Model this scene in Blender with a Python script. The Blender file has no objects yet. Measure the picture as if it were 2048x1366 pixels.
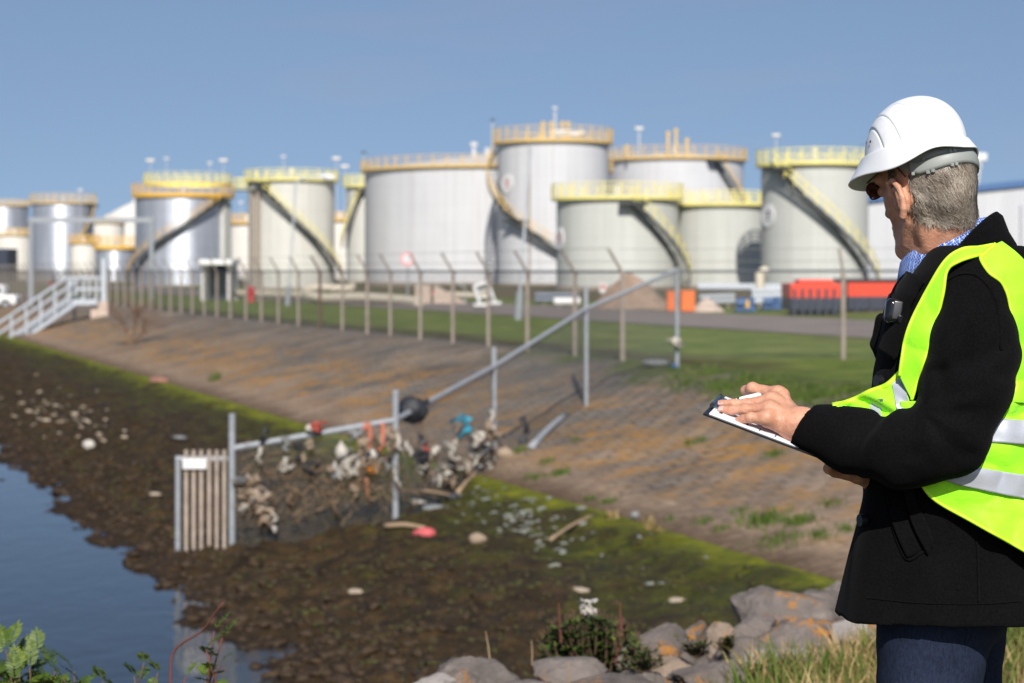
import bpy, bmesh, math, random
import numpy as np
from mathutils import Vector, Matrix
R = math.radians
SC = bpy.context.scene
COL = SC.collection
H = 1.54                      # camera height above the near bank
FP = 70.0 / 36.0 * 2048.0     # focal length in photo pixels
CX, HY = 1024.0, 540.0        # principal column and horizon row of the photo

def P(px, py, d):
    """point of the place seen at photo position px,py at distance d"""
    return Vector(((px - CX) * d / FP, d, H - (py - HY) * d / FP))

def s(r, g, b):
    f = lambda c: (c / 255 / 12.92) if c / 255 <= 0.04045 else ((c / 255 + 0.055) / 1.055) ** 2.4
    return (f(r), f(g), f(b))

# ------------------------------------------------------------------ noise
def _hash(ix, iy, iz, seed):
    h = (ix.astype(np.int64) * 374761393 + iy.astype(np.int64) * 668265263 + iz.astype(np.int64) * 2147483647 + seed * 974634721) & 0xFFFFFFFF
    h = ((h ^ (h >> 13)) * 1274126177) & 0xFFFFFFFF
    h = ((h ^ (h >> 15)) * 2246822519) & 0xFFFFFFFF
    return ((h ^ (h >> 16)) & 0xFFFFFF) / float(0xFFFFFF)

def vnoise(p, seed=0):
    p = np.asarray(p, dtype=np.float64)
    i = np.floor(p); f = p - i; f = f * f * (3 - 2 * f)
    x, y, z = i[:, 0], i[:, 1], i[:, 2]
    r = 0
    for a in (0, 1):
        for b in (0, 1):
            for c in (0, 1):
                w = (f[:, 0] if a else 1 - f[:, 0]) * (f[:, 1] if b else 1 - f[:, 1]) * (f[:, 2] if c else 1 - f[:, 2])
                r = r + w * _hash(x + a, y + b, z + c, seed)
    return r * 2 - 1

def fbm(p, seed=0, oct=3):
    p = np.asarray(p, dtype=np.float64); r = 0; a = 1; t = 0
    for k in range(oct):
        r = r + a * vnoise(p * (2 ** k), seed + k * 17); t += a; a *= 0.5
    return r / t

# ------------------------------------------------------------------ materials
class NT:
    def __init__(self, name):
        self.m = bpy.data.materials.new(name); self.m.use_nodes = True
        self.t = self.m.node_tree; self.b = self.t.nodes['Principled BSDF']
    def n(self, typ, **kw):
        nd = self.t.nodes.new(typ)
        for k, v in kw.items():
            if k.startswith('i_'):
                nd.inputs[k[2:].replace('_', ' ')].default_value = v
            else:
                setattr(nd, k, v)
        return nd
    def l(self, a, b): self.t.links.new(a, b)
    def coord(self, world=False):
        if world: return self.n('ShaderNodeNewGeometry').outputs['Position']
        return self.n('ShaderNodeTexCoord').outputs['Object']
    def mapping(self, c, scale=(1, 1, 1), rot=(0, 0, 0), loc=(0, 0, 0)):
        m = self.n('ShaderNodeMapping'); m.inputs['Scale'].default_value = scale
        m.inputs['Rotation'].default_value = rot; m.inputs['Location'].default_value = loc
        self.l(c, m.inputs['Vector']); return m.outputs['Vector']
    def noise(self, c, scale, detail=4, rough=0.55, dist=0):
        q = self.n('ShaderNodeTexNoise'); q.inputs['Scale'].default_value = scale
        q.inputs['Detail'].default_value = detail; q.inputs['Roughness'].default_value = rough
        q.inputs['Distortion'].default_value = dist
        self.l(c, q.inputs['Vector']); return q.outputs['Fac']
    def ramp(self, fac, stops):
        r = self.n('ShaderNodeValToRGB'); e = r.color_ramp.elements
        e[0].position, e[0].color = stops[0][0], (*stops[0][1], 1) if not isinstance(stops[0][1], float) else (stops[0][1],) * 3 + (1,)
        e[1].position, e[1].color = stops[-1][0], (*stops[-1][1], 1) if not isinstance(stops[-1][1], float) else (stops[-1][1],) * 3 + (1,)
        for p_, c_ in stops[1:-1]:
            q = e.new(p_); q.color = (*c_, 1) if not isinstance(c_, float) else (c_,) * 3 + (1,)
        self.l(fac, r.inputs['Fac']); return r.outputs['Color']
    def mix(self, fac, a, b, blend='MIX'):
        m = self.n('ShaderNodeMix', data_type='RGBA', blend_type=blend)
        for sock, v in ((m.inputs[0], fac), (m.inputs[6], a), (m.inputs[7], b)):
            if isinstance(v, (int, float)): sock.default_value = v
            elif isinstance(v, tuple): sock.default_value = (*v, 1)
            else: self.l(v, sock)
        return m.outputs[2]
    def math(self, op, a, b=0.0, c=0.0, clamp=False):
        m = self.n('ShaderNodeMath', operation=op); m.use_clamp = clamp
        for k, v in enumerate((a, b, c)):
            if isinstance(v, (int, float)): m.inputs[k].default_value = v
            else: self.l(v, m.inputs[k])
        return m.outputs[0]
    def bump(self, h, strength=0.3, dist=0.01):
        b = self.n('ShaderNodeBump'); b.inputs['Strength'].default_value = strength
        b.inputs['Distance'].default_value = dist; self.l(h, b.inputs['Height'])
        self.l(b.outputs['Normal'], self.b.inputs['Normal'])
    def base(self, c):
        if isinstance(c, tuple): self.b.inputs['Base Color'].default_value = (*c, 1)
        else: self.l(c, self.b.inputs['Base Color'])
    def set(self, rough=None, metal=None, spec=None, **kw):
        if rough is not None: self.b.inputs['Roughness'].default_value = rough
        if metal is not None: self.b.inputs['Metallic'].default_value = metal
        if spec is not None: self.b.inputs['Specular IOR Level'].default_value = spec
        for k, v in kw.items(): self.b.inputs[k.replace('_', ' ')].default_value = v

def simple(name, col, rough=0.6, metal=0.0, var=0.15, scale=4.0, bump=0.0, bscale=30.0, bdist=0.01, spec=0.5, col2=None):
    t = NT(name); c = t.coord()
    f = t.noise(c, scale, 5)
    lo = tuple(x * (1 - var) for x in col); hi = col2 or tuple(min(1, x * (1 + var)) for x in col)
    t.base(t.ramp(f, [(0.3, lo), (0.7, hi)])); t.set(rough, metal, spec)
    if bump: t.bump(t.noise(c, bscale, 4), bump, bdist)
    return t.m

# ------------------------------------------------------------------ mesh building
def wloc(o):
    v = Vector((0, 0, 0))
    while o is not None: v += o.location; o = o.parent
    return v

class MB:
    def __init__(self): self.v = []; self.f = []; self.mi = []
    def add(self, vs, fs):
        b = len(self.v); self.v.extend([tuple(x) for x in vs]); self.f.extend([tuple(b + i for i in q) for q in fs])
    def box(self, c, size, rz=0, rot=None):
        M_ = rot if rot is not None else Matrix.Rotation(rz, 3, 'Z'); c = Vector(c)
        a, b, d = (x / 2 for x in size); vs = []
        for i in (-1, 1):
            for j in (-1, 1):
                for k in (-1, 1): vs.append(c + M_ @ Vector((i * a, j * b, k * d)))
        self.add(vs, [(0, 1, 3, 2), (4, 6, 7, 5), (0, 4, 5, 1), (2, 3, 7, 6), (0, 2, 6, 4), (1, 5, 7, 3)])
    def bbox(self, c, size, bev=0.02, rz=0):
        """box with chamfered vertical and horizontal edges"""
        bm = bmesh.new(); bmesh.ops.create_cube(bm, size=1)
        for v in bm.verts: v.co = Vector((v.co.x * size[0], v.co.y * size[1], v.co.z * size[2]))
        bmesh.ops.bevel(bm, geom=bm.edges[:], offset=bev, segments=2, affect='EDGES', profile=0.5)
        M_ = Matrix.Rotation(rz, 3, 'Z'); c = Vector(c)
        bm.verts.index_update()
        self.add([c + M_ @ v.co for v in bm.verts], [[v.index for v in f.verts] for f in bm.faces]); bm.free()
    def tube(self, pts, r, n=6, caps=True):
        pts = [Vector(p) for p in pts]; m = len(pts)
        rs = r if isinstance(r, (list, tuple)) else [r] * m
        vs = []; up = None
        for i, p in enumerate(pts):
            t = (pts[min(i + 1, m - 1)] - pts[max(i - 1, 0)]).normalized()
            if up is None: up = Vector((0, 0, 1)) if abs(t.z) < 0.9 else Vector((1, 0, 0))
            a = t.cross(up); a.normalize(); b = a.cross(t); up = b
            for k in range(n):
                q = 2 * math.pi * k / n; vs.append(p + (a * math.cos(q) + b * math.sin(q)) * rs[i])
        fs = []
        for i in range(m - 1):
            for k in range(n): fs.append((i * n + k, i * n + (k + 1) % n, (i + 1) * n + (k + 1) % n, (i + 1) * n + k))
        if caps: fs.append(tuple(range(n))[::-1]); fs.append(tuple((m - 1) * n + k for k in range(n)))
        self.add(vs, fs)
    def cyl(self, c, r, z0, z1, n=48, r1=None, cap=True):
        r1 = r if r1 is None else r1; vs = []
        for z, rr in ((z0, r), (z1, r1)):
            for k in range(n):
                a = 2 * math.pi * k / n; vs.append((c[0] + rr * math.cos(a), c[1] + rr * math.sin(a), z))
        fs = [(k, (k + 1) % n, n + (k + 1) % n, n + k) for k in range(n)]
        if cap: fs += [tuple(range(n))[::-1], tuple(range(n, 2 * n))]
        self.add(vs, fs)
    def lathe(self, c, prof, n=48, closed=False):
        vs = []; m = len(prof)
        for r_, z_ in prof:
            for k in range(n):
                a = 2 * math.pi * k / n; vs.append((c[0] + r_ * math.cos(a), c[1] + r_ * math.sin(a), z_))
        fs = []
        for i in range(m - 1 + (1 if closed else 0)):
            j = (i + 1) % m
            for k in range(n): fs.append((i * n + k, i * n + (k + 1) % n, j * n + (k + 1) % n, j * n + k))
        self.add(vs, fs)
    def grid(self, rows):
        n = len(rows[0]); vs = [p for r_ in rows for p in r_]
        self.add(vs, [(i * n + k, i * n + k + 1, (i + 1) * n + k + 1, (i + 1) * n + k) for i in range(len(rows) - 1) for k in range(n - 1)])
    def build(self, name, mat, parent=None, smooth=False, angle=None):
        me = bpy.data.meshes.new(name)
        off = wloc(parent) if parent is not None else Vector((0, 0, 0))
        a = np.array(self.v, dtype=np.float64).reshape(-1, 3) - np.array(off)
        me.from_pydata(a.tolist(), [], self.f); me.validate(); me.update()
        return link(name, me, mat, parent, smooth, angle)

def link(name, me, mat, parent=None, smooth=False, angle=None):
    o = bpy.data.objects.new(name, me); COL.objects.link(o)
    for m in (mat if isinstance(mat, (list, tuple)) else [mat]): me.materials.append(m)
    if parent is not None: o.parent = parent
    if smooth:
        me.polygons.foreach_set('use_smooth', [True] * len(me.polygons))
        if angle: me.set_sharp_from_angle(angle=R(angle))
    return o

def npmesh(name, v, f, mat, parent=None, smooth=True):
    off = np.array(wloc(parent)) if parent is not None else np.zeros(3)
    me = bpy.data.meshes.new(name)
    v = np.asarray(v, dtype=np.float32) - off.astype(np.float32); f = np.asarray(f, dtype=np.int32)
    k = f.shape[1]
    me.vertices.add(len(v)); me.vertices.foreach_set('co', v.ravel())
    me.loops.add(f.size); me.loops.foreach_set('vertex_index', f.ravel())
    me.polygons.add(len(f)); me.polygons.foreach_set('loop_start', np.arange(0, f.size, k, dtype=np.int32))
    me.update(); me.validate()
    return link(name, me, mat, parent, smooth)

def tag(o, label=None, cat=None, group=None, kind=None):
    if label: o['label'] = label
    if cat: o['category'] = cat
    if group: o['group'] = group
    if kind: o['kind'] = kind
    return o

def empty(name, loc, label=None, cat=None, group=None):
    o = bpy.data.objects.new(name, None); COL.objects.link(o); o.location = loc; o.empty_display_size = 0.2
    return tag(o, label, cat, group)

def copy_tree(o, loc, label=None, parent=None):
    c = o.copy(); COL.objects.link(c)
    if parent is None: c.location = loc
    else: c.parent = parent
    if label: c['label'] = label
    for ch in [x for x in bpy.data.objects if x.parent == o]: copy_tree(ch, None, None, c)
    return c

# ------------------------------------------------------------------ implicit surfaces (numpy)
def smin(a, b, k):
    h = np.clip(0.5 + 0.5 * (b - a) / k, 0, 1); return b + (a - b) * h - k * h * (1 - h)
def smax(a, b, k): return -smin(-a, -b, k)
def capsule(p, a, b, ra, rb):
    a = np.array(a); b = np.array(b); ab = b - a; L = float(ab @ ab) + 1e-12
    t = np.clip(((p - a) @ ab) / L, 0, 1)
    return np.linalg.norm(p - a - t[:, None] * ab, axis=1) - (ra + (rb - ra) * t)
def chain(p, pts, rs, k=0.0):
    d = None
    for i in range(len(pts) - 1):
        e = capsule(p, pts[i], pts[i + 1], rs[i], rs[i + 1])
        d = e if d is None else (np.minimum(d, e) if k == 0 else smin(d, e, k))
    return d
def ellipsoid(p, c, r):
    q = p - np.array(c); r = np.array(r)
    k0 = np.linalg.norm(q / r, axis=1); k1 = np.linalg.norm(q / (r * r), axis=1) + 1e-9
    return k0 * (k0 - 1) / k1

def surface_nets(fn, lo, hi, h):
    lo = np.array(lo, float); hi = np.array(hi, float); n = np.ceil((hi - lo) / h).astype(int) + 1
    xs = [lo[i] + h * np.arange(n[i]) for i in range(3)]
    val = np.empty(n, dtype=np.float32)
    step = max(1, int(600000 / (n[1] * n[2])))
    Yg, Zg = np.meshgrid(xs[1], xs[2], indexing='ij')
    # coarse pass first, fine values only near the surface
    S_ = 5; cs = [np.append(xs[i][S_ // 2::S_], xs[i][-1]) for i in range(3)]
    g = np.stack(np.meshgrid(*cs, indexing='ij'), -1); cval = fn(g.reshape(-1, 3)).reshape(g.shape[:3])
    near = [np.minimum(np.arange(n[i]) // S_, len(cs[i]) - 1) for i in range(3)]
    thr = S_ * h * 1.35 + 0.012
    for i in range(0, n[0], step):
        xx = xs[0][i:i + step]; m = len(xx)
        cvv = cval[np.ix_(near[0][i:i + m], near[1], near[2])]; mk = np.abs(cvv) < thr
        p = np.empty((m, n[1], n[2], 3)); p[..., 0] = xx[:, None, None]; p[..., 1] = Yg; p[..., 2] = Zg
        out = cvv.copy()
        if mk.any(): out[mk] = fn(p[mk])
        val[i:i + m] = out
    ins = val < 0
    c = [ins[a:n[0] - 1 + a, b:n[1] - 1 + b, d:n[2] - 1 + d] for a in (0, 1) for b in (0, 1) for d in (0, 1)]
    sm = sum(x.astype(np.int8) for x in c); act = (sm > 0) & (sm < 8)
    idx = np.full(act.shape, -1, dtype=np.int64); cells = np.argwhere(act); idx[act] = np.arange(len(cells))
    acc = np.zeros((len(cells), 3)); cnt = np.zeros(len(cells))
    offs = [np.array(x) for x in ((0, 0, 0), (0, 0, 1), (0, 1, 0), (0, 1, 1), (1, 0, 0), (1, 0, 1), (1, 1, 0), (1, 1, 1))]
    cv = [val[tuple((cells + o_).T)] for o_ in offs]
    for a in range(8):
        for b in range(a + 1, 8):
            if np.abs(offs[a] - offs[b]).sum() != 1: continue
            m = (cv[a] < 0) != (cv[b] < 0)
            t = cv[a][m] / (cv[a][m] - cv[b][m])
            acc[m] += offs[a] + t[:, None] * (offs[b] - offs[a]); cnt[m] += 1
    V = lo + h * (cells + acc / cnt[:, None])
    F = []
    for ax in range(3):
        e1 = [1, 2, 0][ax]; e2 = [2, 0, 1][ax]
        sl0 = [slice(0, n[i]) for i in range(3)]; sl1 = list(sl0)
        sl0[ax] = slice(0, n[ax] - 1); sl1[ax] = slice(1, n[ax])
        A = ins[tuple(sl0)]; B = ins[tuple(sl1)]
        q = np.argwhere(A != B); q = q[(q[:, e1] > 0) & (q[:, e2] > 0) & (q[:, e1] < n[e1] - 1) & (q[:, e2] < n[e2] - 1)]
        fl = A[tuple(q.T)]
        o1 = np.zeros(3, int); o1[e1] = -1; o2 = np.zeros(3, int); o2[e2] = -1
        quad = np.stack([idx[tuple((q + o1 + o2).T)], idx[tuple((q + o2).T)], idx[tuple(q.T)], idx[tuple((q + o1).T)]], 1)
        quad[~fl] = quad[~fl][:, ::-1]
        F.append(quad)
    F = np.concatenate(F); F = F[(F >= 0).all(1)]
    return V, F

def spline(pts, n):
    """Catmull-Rom through pts (any dimension), n samples"""
    p = np.array(pts, float); m = len(p)
    q = np.vstack([2 * p[0] - p[1], p, 2 * p[-1] - p[-2]])
    L = np.concatenate([[0], np.cumsum(np.linalg.norm(np.diff(p, axis=0), axis=1))]); out = []
    for t in np.linspace(0, L[-1], n):
        i = min(int(np.searchsorted(L, t, side='right') - 1), m - 2); u = (t - L[i]) / (L[i + 1] - L[i] + 1e-12)
        a, b, c, d = q[i], q[i + 1], q[i + 2], q[i + 3]
        out.append(0.5 * (2 * b + (c - a) * u + (2 * a - 5 * b + 4 * c - d) * u ** 2 + (3 * b - a - 3 * c + d) * u ** 3))
    return np.array(out)
# ------------------------------------------------------------------ camera, sun, sky
cam = bpy.data.cameras.new('camera'); camo = bpy.data.objects.new('camera', cam); COL.objects.link(camo)
camo.location = (0, 0, H); camo.rotation_euler = (R(90), 0, 0)
cam.lens = 70; cam.sensor_width = 36; cam.shift_y = -143.0 / 2048.0
cam.clip_start = 0.1; cam.clip_end = 6000
cam.dof.use_dof = True; cam.dof.focus_distance = 3.58; cam.dof.aperture_fstop = 6.4
SC.camera = camo
SUN_AZ, SUN_EL = 2.0, 37.0      # azimuth right of straight behind the camera
sd = Vector((math.sin(R(SUN_AZ)) * math.cos(R(SUN_EL)), -math.cos(R(SUN_AZ)) * math.cos(R(SUN_EL)), math.sin(R(SUN_EL))))
sl = bpy.data.lights.new('sun', 'SUN'); sl.energy = 4.3; sl.angle = R(0.5); sl.color = (1.0, 0.95, 0.88)
so = bpy.data.objects.new('sun', sl); COL.objects.link(so); so.rotation_euler = sd.to_track_quat('Z', 'Y').to_euler(); so.location = (10, -20, 30)
W = bpy.data.worlds.new('World'); SC.world = W; W.use_nodes = True
wt = W.node_tree; bg = wt.nodes['Background']
sky = wt.nodes.new('ShaderNodeTexSky'); sky.sky_type = 'NISHITA'; sky.sun_disc = False
sky.sun_elevation = R(SUN_EL); sky.sun_rotation = math.atan2(sd.x, sd.y)
sky.air_density = 1.0; sky.dust_density = 0.7; sky.ozone_density = 2.5; sky.altitude = 0
tc = wt.nodes.new('ShaderNodeTexCoord')
# a few faint high wisps of cloud, low in the sky
mp = wt.nodes.new('ShaderNodeMapping'); mp.inputs['Scale'].default_value = (3.0, 3.0, 22.0)
nz = wt.nodes.new('ShaderNodeTexNoise'); nz.inputs['Scale'].default_value = 1.6; nz.inputs['Detail'].default_value = 5
rp = wt.nodes.new('ShaderNodeValToRGB'); rp.color_ramp.elements[0].position = 0.56; rp.color_ramp.elements[1].position = 0.8
rp.color_ramp.elements[1].color = (0.16, 0.16, 0.16, 1)
tint = wt.nodes.new('ShaderNodeMix'); tint.data_type = 'RGBA'; tint.blend_type = 'MULTIPLY'
tint.inputs[0].default_value = 1.0; tint.inputs[7].default_value = (0.97, 0.91, 0.90, 1)
mx = wt.nodes.new('ShaderNodeMix'); mx.data_type = 'RGBA'
sv = wt.nodes.new('ShaderNodeVectorMath'); sv.operation = 'MULTIPLY_ADD'; sv.inputs[1].default_value = (1, 1, 0.8); sv.inputs[2].default_value = (0, 0, 0.17)
wt.links.new(tc.outputs['Generated'], sv.inputs[0])
if 'Vector' in sky.inputs: wt.links.new(sv.outputs[0], sky.inputs['Vector'])
wt.links.new(tc.outputs['Generated'], mp.inputs['Vector']); wt.links.new(mp.outputs['Vector'], nz.inputs['Vector'])
wt.links.new(nz.outputs['Fac'], rp.inputs['Fac']); wt.links.new(rp.outputs['Color'], mx.inputs[0])
wt.links.new(sky.outputs['Color'], tint.inputs[6]); wt.links.new(tint.outputs[2], mx.inputs[6]); mx.inputs[7].default_value = (4.2, 3.6, 4.0, 1)
wt.links.new(mx.outputs[2], bg.inputs['Color']); bg.inputs['Strength'].default_value = 0.087
SC.view_settings.view_transform = 'Standard'; SC.view_settings.look = 'None'
SC.view_settings.exposure = 0.3; SC.view_settings.gamma = 1.0
SC.cycles.use_denoising = True

# ------------------------------------------------------------------ terrain
A_ = 0.365                        # the canal runs along (-A_, 1)
def uof(x, y): return x + A_ * y
LAND, TOE, WL = H - 2.0, H - 3.4, H - 4.1
def prof(u):
    """height across the canal; u is the sideways coordinate"""
    return np.interp(u, [-60, -6, 2.0, 5.0, 9.0, 11.2, 11.35, 11.55, 18.5, 19.5, 46, 62, 100, 5000],
                     [H - 6.0, H - 5.4, H - 4.75, WL, TOE - 0.16, TOE - 0.04, TOE + 0.03, TOE + 0.06, LAND - 0.02, LAND, LAND, H - 1.35, H - 1.25, H - 1.25])
def gz(x, y): return float(prof(uof(x, y)))

def emb_mat():
    t = NT('stone_revetment'); c = t.coord(True)
    sep = t.n('ShaderNodeSeparateXYZ'); t.l(c, sep.inputs[0]); X, Y = sep.outputs[0], sep.outputs[1]
    u = t.math('ADD', X, t.math('MULTIPLY', Y, A_))
    cr = t.mapping(c, (1, 1, 1), (0, 0, R(-20)))
    st = t.mapping(cr, (0.30, 0.42, 1))
    big = t.noise(st, 1.0, 5, 0.6)
    base = t.ramp(big, [(0.30, s(92, 88, 85)), (0.47, s(112, 105, 99)), (0.62, s(130, 119, 108)), (0.78, s(146, 131, 115))])
    sand = t.ramp(t.noise(cr, 0.9, 6, 0.6), [(0.3, s(124, 106, 90)), (0.7, s(160, 138, 117))])
    # bare sandy slope low down and towards the near end, dark basalt blocks higher and further off
    low = t.math('MULTIPLY', t.math('SUBTRACT', 14.0, u), 0.55)
    near = t.math('MULTIPLY', t.math('SUBTRACT', 33.0, Y), 0.12)
    fac = t.math('ADD', t.math('MAXIMUM', low, near), t.math('MULTIPLY', t.math('SUBTRACT', big, 0.5), 2.4), clamp=True)
    base = t.mix(fac, base, sand)
    fine = t.noise(c, 7, 6, 0.65)
    base = t.mix(0.55, base, t.ramp(fine, [(0.3, 0.24), (0.72, 0.84)]), 'OVERLAY')
    br = t.n('ShaderNodeTexBrick'); br.inputs['Scale'].default_value = 1.0; br.inputs['Brick Width'].default_value = 0.42; br.inputs['Row Height'].default_value = 0.27
    br.inputs['Mortar Size'].default_value = 0.03; br.inputs['Mortar Smooth'].default_value = 0.4; br.inputs['Bias'].default_value = 0.0
    br.inputs['Color1'].default_value = (0.68, 0.68, 0.66, 1); br.inputs['Color2'].default_value = (0.46, 0.46, 0.45, 1); br.inputs['Mortar'].default_value = (0.20, 0.20, 0.19, 1)
    wob = t.mix(0.06, cr, t.n('ShaderNodeTexNoise').outputs['Color']); t.l(wob, br.inputs['Vector']); joint = br.outputs['Fac']
    paved = t.math('SUBTRACT', 1.0, t.math('MULTIPLY', fac, 0.75), clamp=True)
    base = t.mix(t.math('MULTIPLY', paved, 1.0), base, br.outputs['Color'], 'OVERLAY')
    lich = t.math('MULTIPLY', t.ramp(t.noise(st, 2.2, 5, 0.6), [(0.42, 0.0), (0.55, 1.0)]), t.ramp(t.noise(c, 3.0, 6, 0.75), [(0.40, 0.0), (0.60, 1.0)]))
    band = t.ramp(t.math('DIVIDE', u, 20.0), [(0.595, 0.0), (0.65, 1.0), (0.74, 1.0), (0.82, 0.4), (0.90, 0.18), (0.93, 0.1)])
    base = t.mix(t.math('MULTIPLY', lich, t.math('MULTIPLY', band, 0.9)), base, s(172, 126, 58))
    # grass creeping over the crest
    g = t.math('ADD', t.math('SUBTRACT', u, 17.6), t.math('MULTIPLY', t.math('SUBTRACT', t.noise(c, 0.7, 5), 0.5), 5.0))
    g = t.math('MULTIPLY', t.math('MULTIPLY', g, 1.6), t.math('MULTIPLY', t.math('SUBTRACT', 52.0, Y), 0.08, clamp=True), clamp=True)
    gc = t.ramp(t.noise(c, 2.2, 6, 0.6), [(0.3, s(58, 70, 30)), (0.55, s(88, 98, 46)), (0.75, s(118, 112, 66))])
    base = t.mix(g, base, gc)
    # thin green and brown film at the foot
    ft = t.math('ADD', t.math('SUBTRACT', 12.1, u), t.math('MULTIPLY', t.math('SUBTRACT', t.noise(c, 2.0, 4), 0.5), 1.2))
    base = t.mix(t.math('MULTIPLY', ft, 1.2, clamp=True), base, s(92, 74, 56))
    t.base(base); t.set(0.9, spec=0.25)
    t.bump(t.math('ADD', t.math('MULTIPLY', joint, -0.25), fine), 1.0, 0.08)
    return t.m

def mud_mat():
    t = NT('tidal_mud'); c = t.coord(True)
    sep = t.n('ShaderNodeSeparateXYZ'); t.l(c, sep.inputs[0]); X, Y = sep.outputs[0], sep.outputs[1]
    u = t.math('ADD', X, t.math('MULTIPLY', Y, A_))
    mud = t.ramp(t.noise(c, 3.2, 6, 0.7), [(0.32, s(26, 19, 8)), (0.5, s(54, 40, 18)), (0.68, s(82, 62, 34))])
    green = t.ramp(t.noise(c, 4.2, 6, 0.72), [(0.32, s(30, 34, 5)), (0.5, s(66, 70, 10)), (0.7, s(100, 100, 18))])
    yel = t.ramp(t.noise(c, 4.0, 5, 0.6), [(0.3, s(78, 88, 8)), (0.7, s(132, 132, 20))])
    n1 = t.math('SUBTRACT', t.noise(c, 0.8, 6, 0.6), 0.5)
    n2 = t.math('SUBTRACT', t.noise(c, 3.0, 6, 0.7), 0.5)
    g = t.math('ADD', t.math('MULTIPLY', t.math('ADD', t.math('SUBTRACT', u, 9.15), t.math('MULTIPLY', t.math('SUBTRACT', 34.0, Y), 0.07, clamp=True)), 0.40), t.math('ADD', t.math('MULTIPLY', n1, 3.0), t.math('MULTIPLY', n2, 3.2)), clamp=True)
    col = t.mix(t.math('MULTIPLY', g, 0.95), mud, green)
    y_ = t.math('MULTIPLY', t.math('ADD', t.math('SUBTRACT', u, 10.6), t.math('ADD', t.math('MULTIPLY', n1, 1.6), t.math('MULTIPLY', n2, 0.8))), 1.5, clamp=True)
    col = t.mix(y_, col, yel)
    wet = t.math('MULTIPLY', t.math('ADD', t.math('SUBTRACT', 5.6, u), t.math('MULTIPLY', n1, 1.5)), 1.3, clamp=True)
    col = t.mix(t.math('MULTIPLY', wet, 0.6), col, s(44, 32, 22))
    t.base(col); t.set(0.72, spec=0.3)
    t.bump(t.noise(c, 5, 6, 0.7), 1.0, 0.10)
    return t.m

def field_mat():
    t = NT('rough_grass'); c = t.coord(True)
    sep = t.n('ShaderNodeSeparateXYZ'); t.l(c, sep.inputs[0]); X, Y = sep.outputs[0], sep.outputs[1]
    u = t.math('ADD', X, t.math('MULTIPLY', Y, A_))
    g = t.ramp(t.noise(c, 0.8, 8, 0.72), [(0.30, s(56, 68, 28)), (0.45, s(92, 108, 46)), (0.58, s(114, 124, 60)), (0.72, s(146, 138, 88))])
    d = t.ramp(t.noise(c, 0.25, 4, 0.6), [(0.52, 0.0), (0.68, 1.0)])
    g = t.mix(t.math('MULTIPLY', d, 0.55), g, s(96, 82, 58))
    soil = t.math('SUBTRACT', 1.0, t.math('MULTIPLY', t.math('ABSOLUTE', t.math('SUBTRACT', t.math('ADD', u, t.math('MULTIPLY', t.math('SUBTRACT', t.noise(c, 0.5, 5, 0.6), 0.5), 5.0)), 20.0)), 0.7), clamp=True)
    g = t.mix(t.math('MULTIPLY', soil, t.math('MULTIPLY', t.math('SUBTRACT', Y, 38.0), 0.2, clamp=True)), g, s(74, 62, 50))
    yard = t.math('MULTIPLY', t.math('ADD', t.math('SUBTRACT', u, 47.5), t.math('MULTIPLY', t.math('SUBTRACT', t.noise(c, 0.35, 4), 0.5), 6)), 0.5, clamp=True)
    yc = t.ramp(t.noise(c, 0.2, 5, 0.6), [(0.35, s(92, 86, 74)), (0.52, s(104, 94, 74)), (0.6, s(78, 86, 44)), (0.75, s(86, 96, 52))])
    t.base(t.mix(yard, g, yc)); t.set(0.95, spec=0.15)
    t.bump(t.noise(c, 9, 6, 0.7), 0.8, 0.06)
    return t.m

def road_mat():
    t = NT('worn_asphalt'); c = t.coord(True)
    f = t.noise(t.mapping(c, (1, 1, 1), (0, 0, R(20))), 0.5, 6, 0.6)
    t.base(t.mix(0.4, t.ramp(f, [(0.3, s(112, 103, 98)), (0.7, s(138, 127, 119))]), t.ramp(t.noise(c, 40, 4), [(0.3, 0.3), (0.7, 0.8)]), 'OVERLAY'))
    t.set(0.85, spec=0.3); t.bump(t.noise(c, 60, 4), 0.3, 0.01); return t.m

def water_mat():
    t = NT('canal_water'); c = t.coord(True)
    t.base((0.010, 0.013, 0.015)); t.set(0.06, spec=0.5, IOR=1.333)
    n = t.noise(t.mapping(c, (1.0, 0.6, 1)), 2.2, 5, 0.55, 0.6)
    t.bump(n, 0.2, 0.05); return t.m

EMB, MUD, FIELD, ROAD, WATER = emb_mat(), mud_mat(), field_mat(), road_mat(), water_mat()

def sheet(name, us, ds, zf, mat, kind='structure'):
    U, D = np.meshgrid(us, ds, indexing='ij'); x = U - A_ * D
    z = zf(U.ravel(), D.ravel(), x.ravel())
    v = np.stack([x.ravel(), D.ravel(), z], 1); n, m = U.shape
    i, k = np.meshgrid(np.arange(n - 1), np.arange(m - 1), indexing='ij'); a = (i * m + k).ravel()
    o = npmesh(name, v, np.stack([a, a + m, a + m + 1, a + 1], 1), mat)
    return tag(o, kind=kind)

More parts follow.
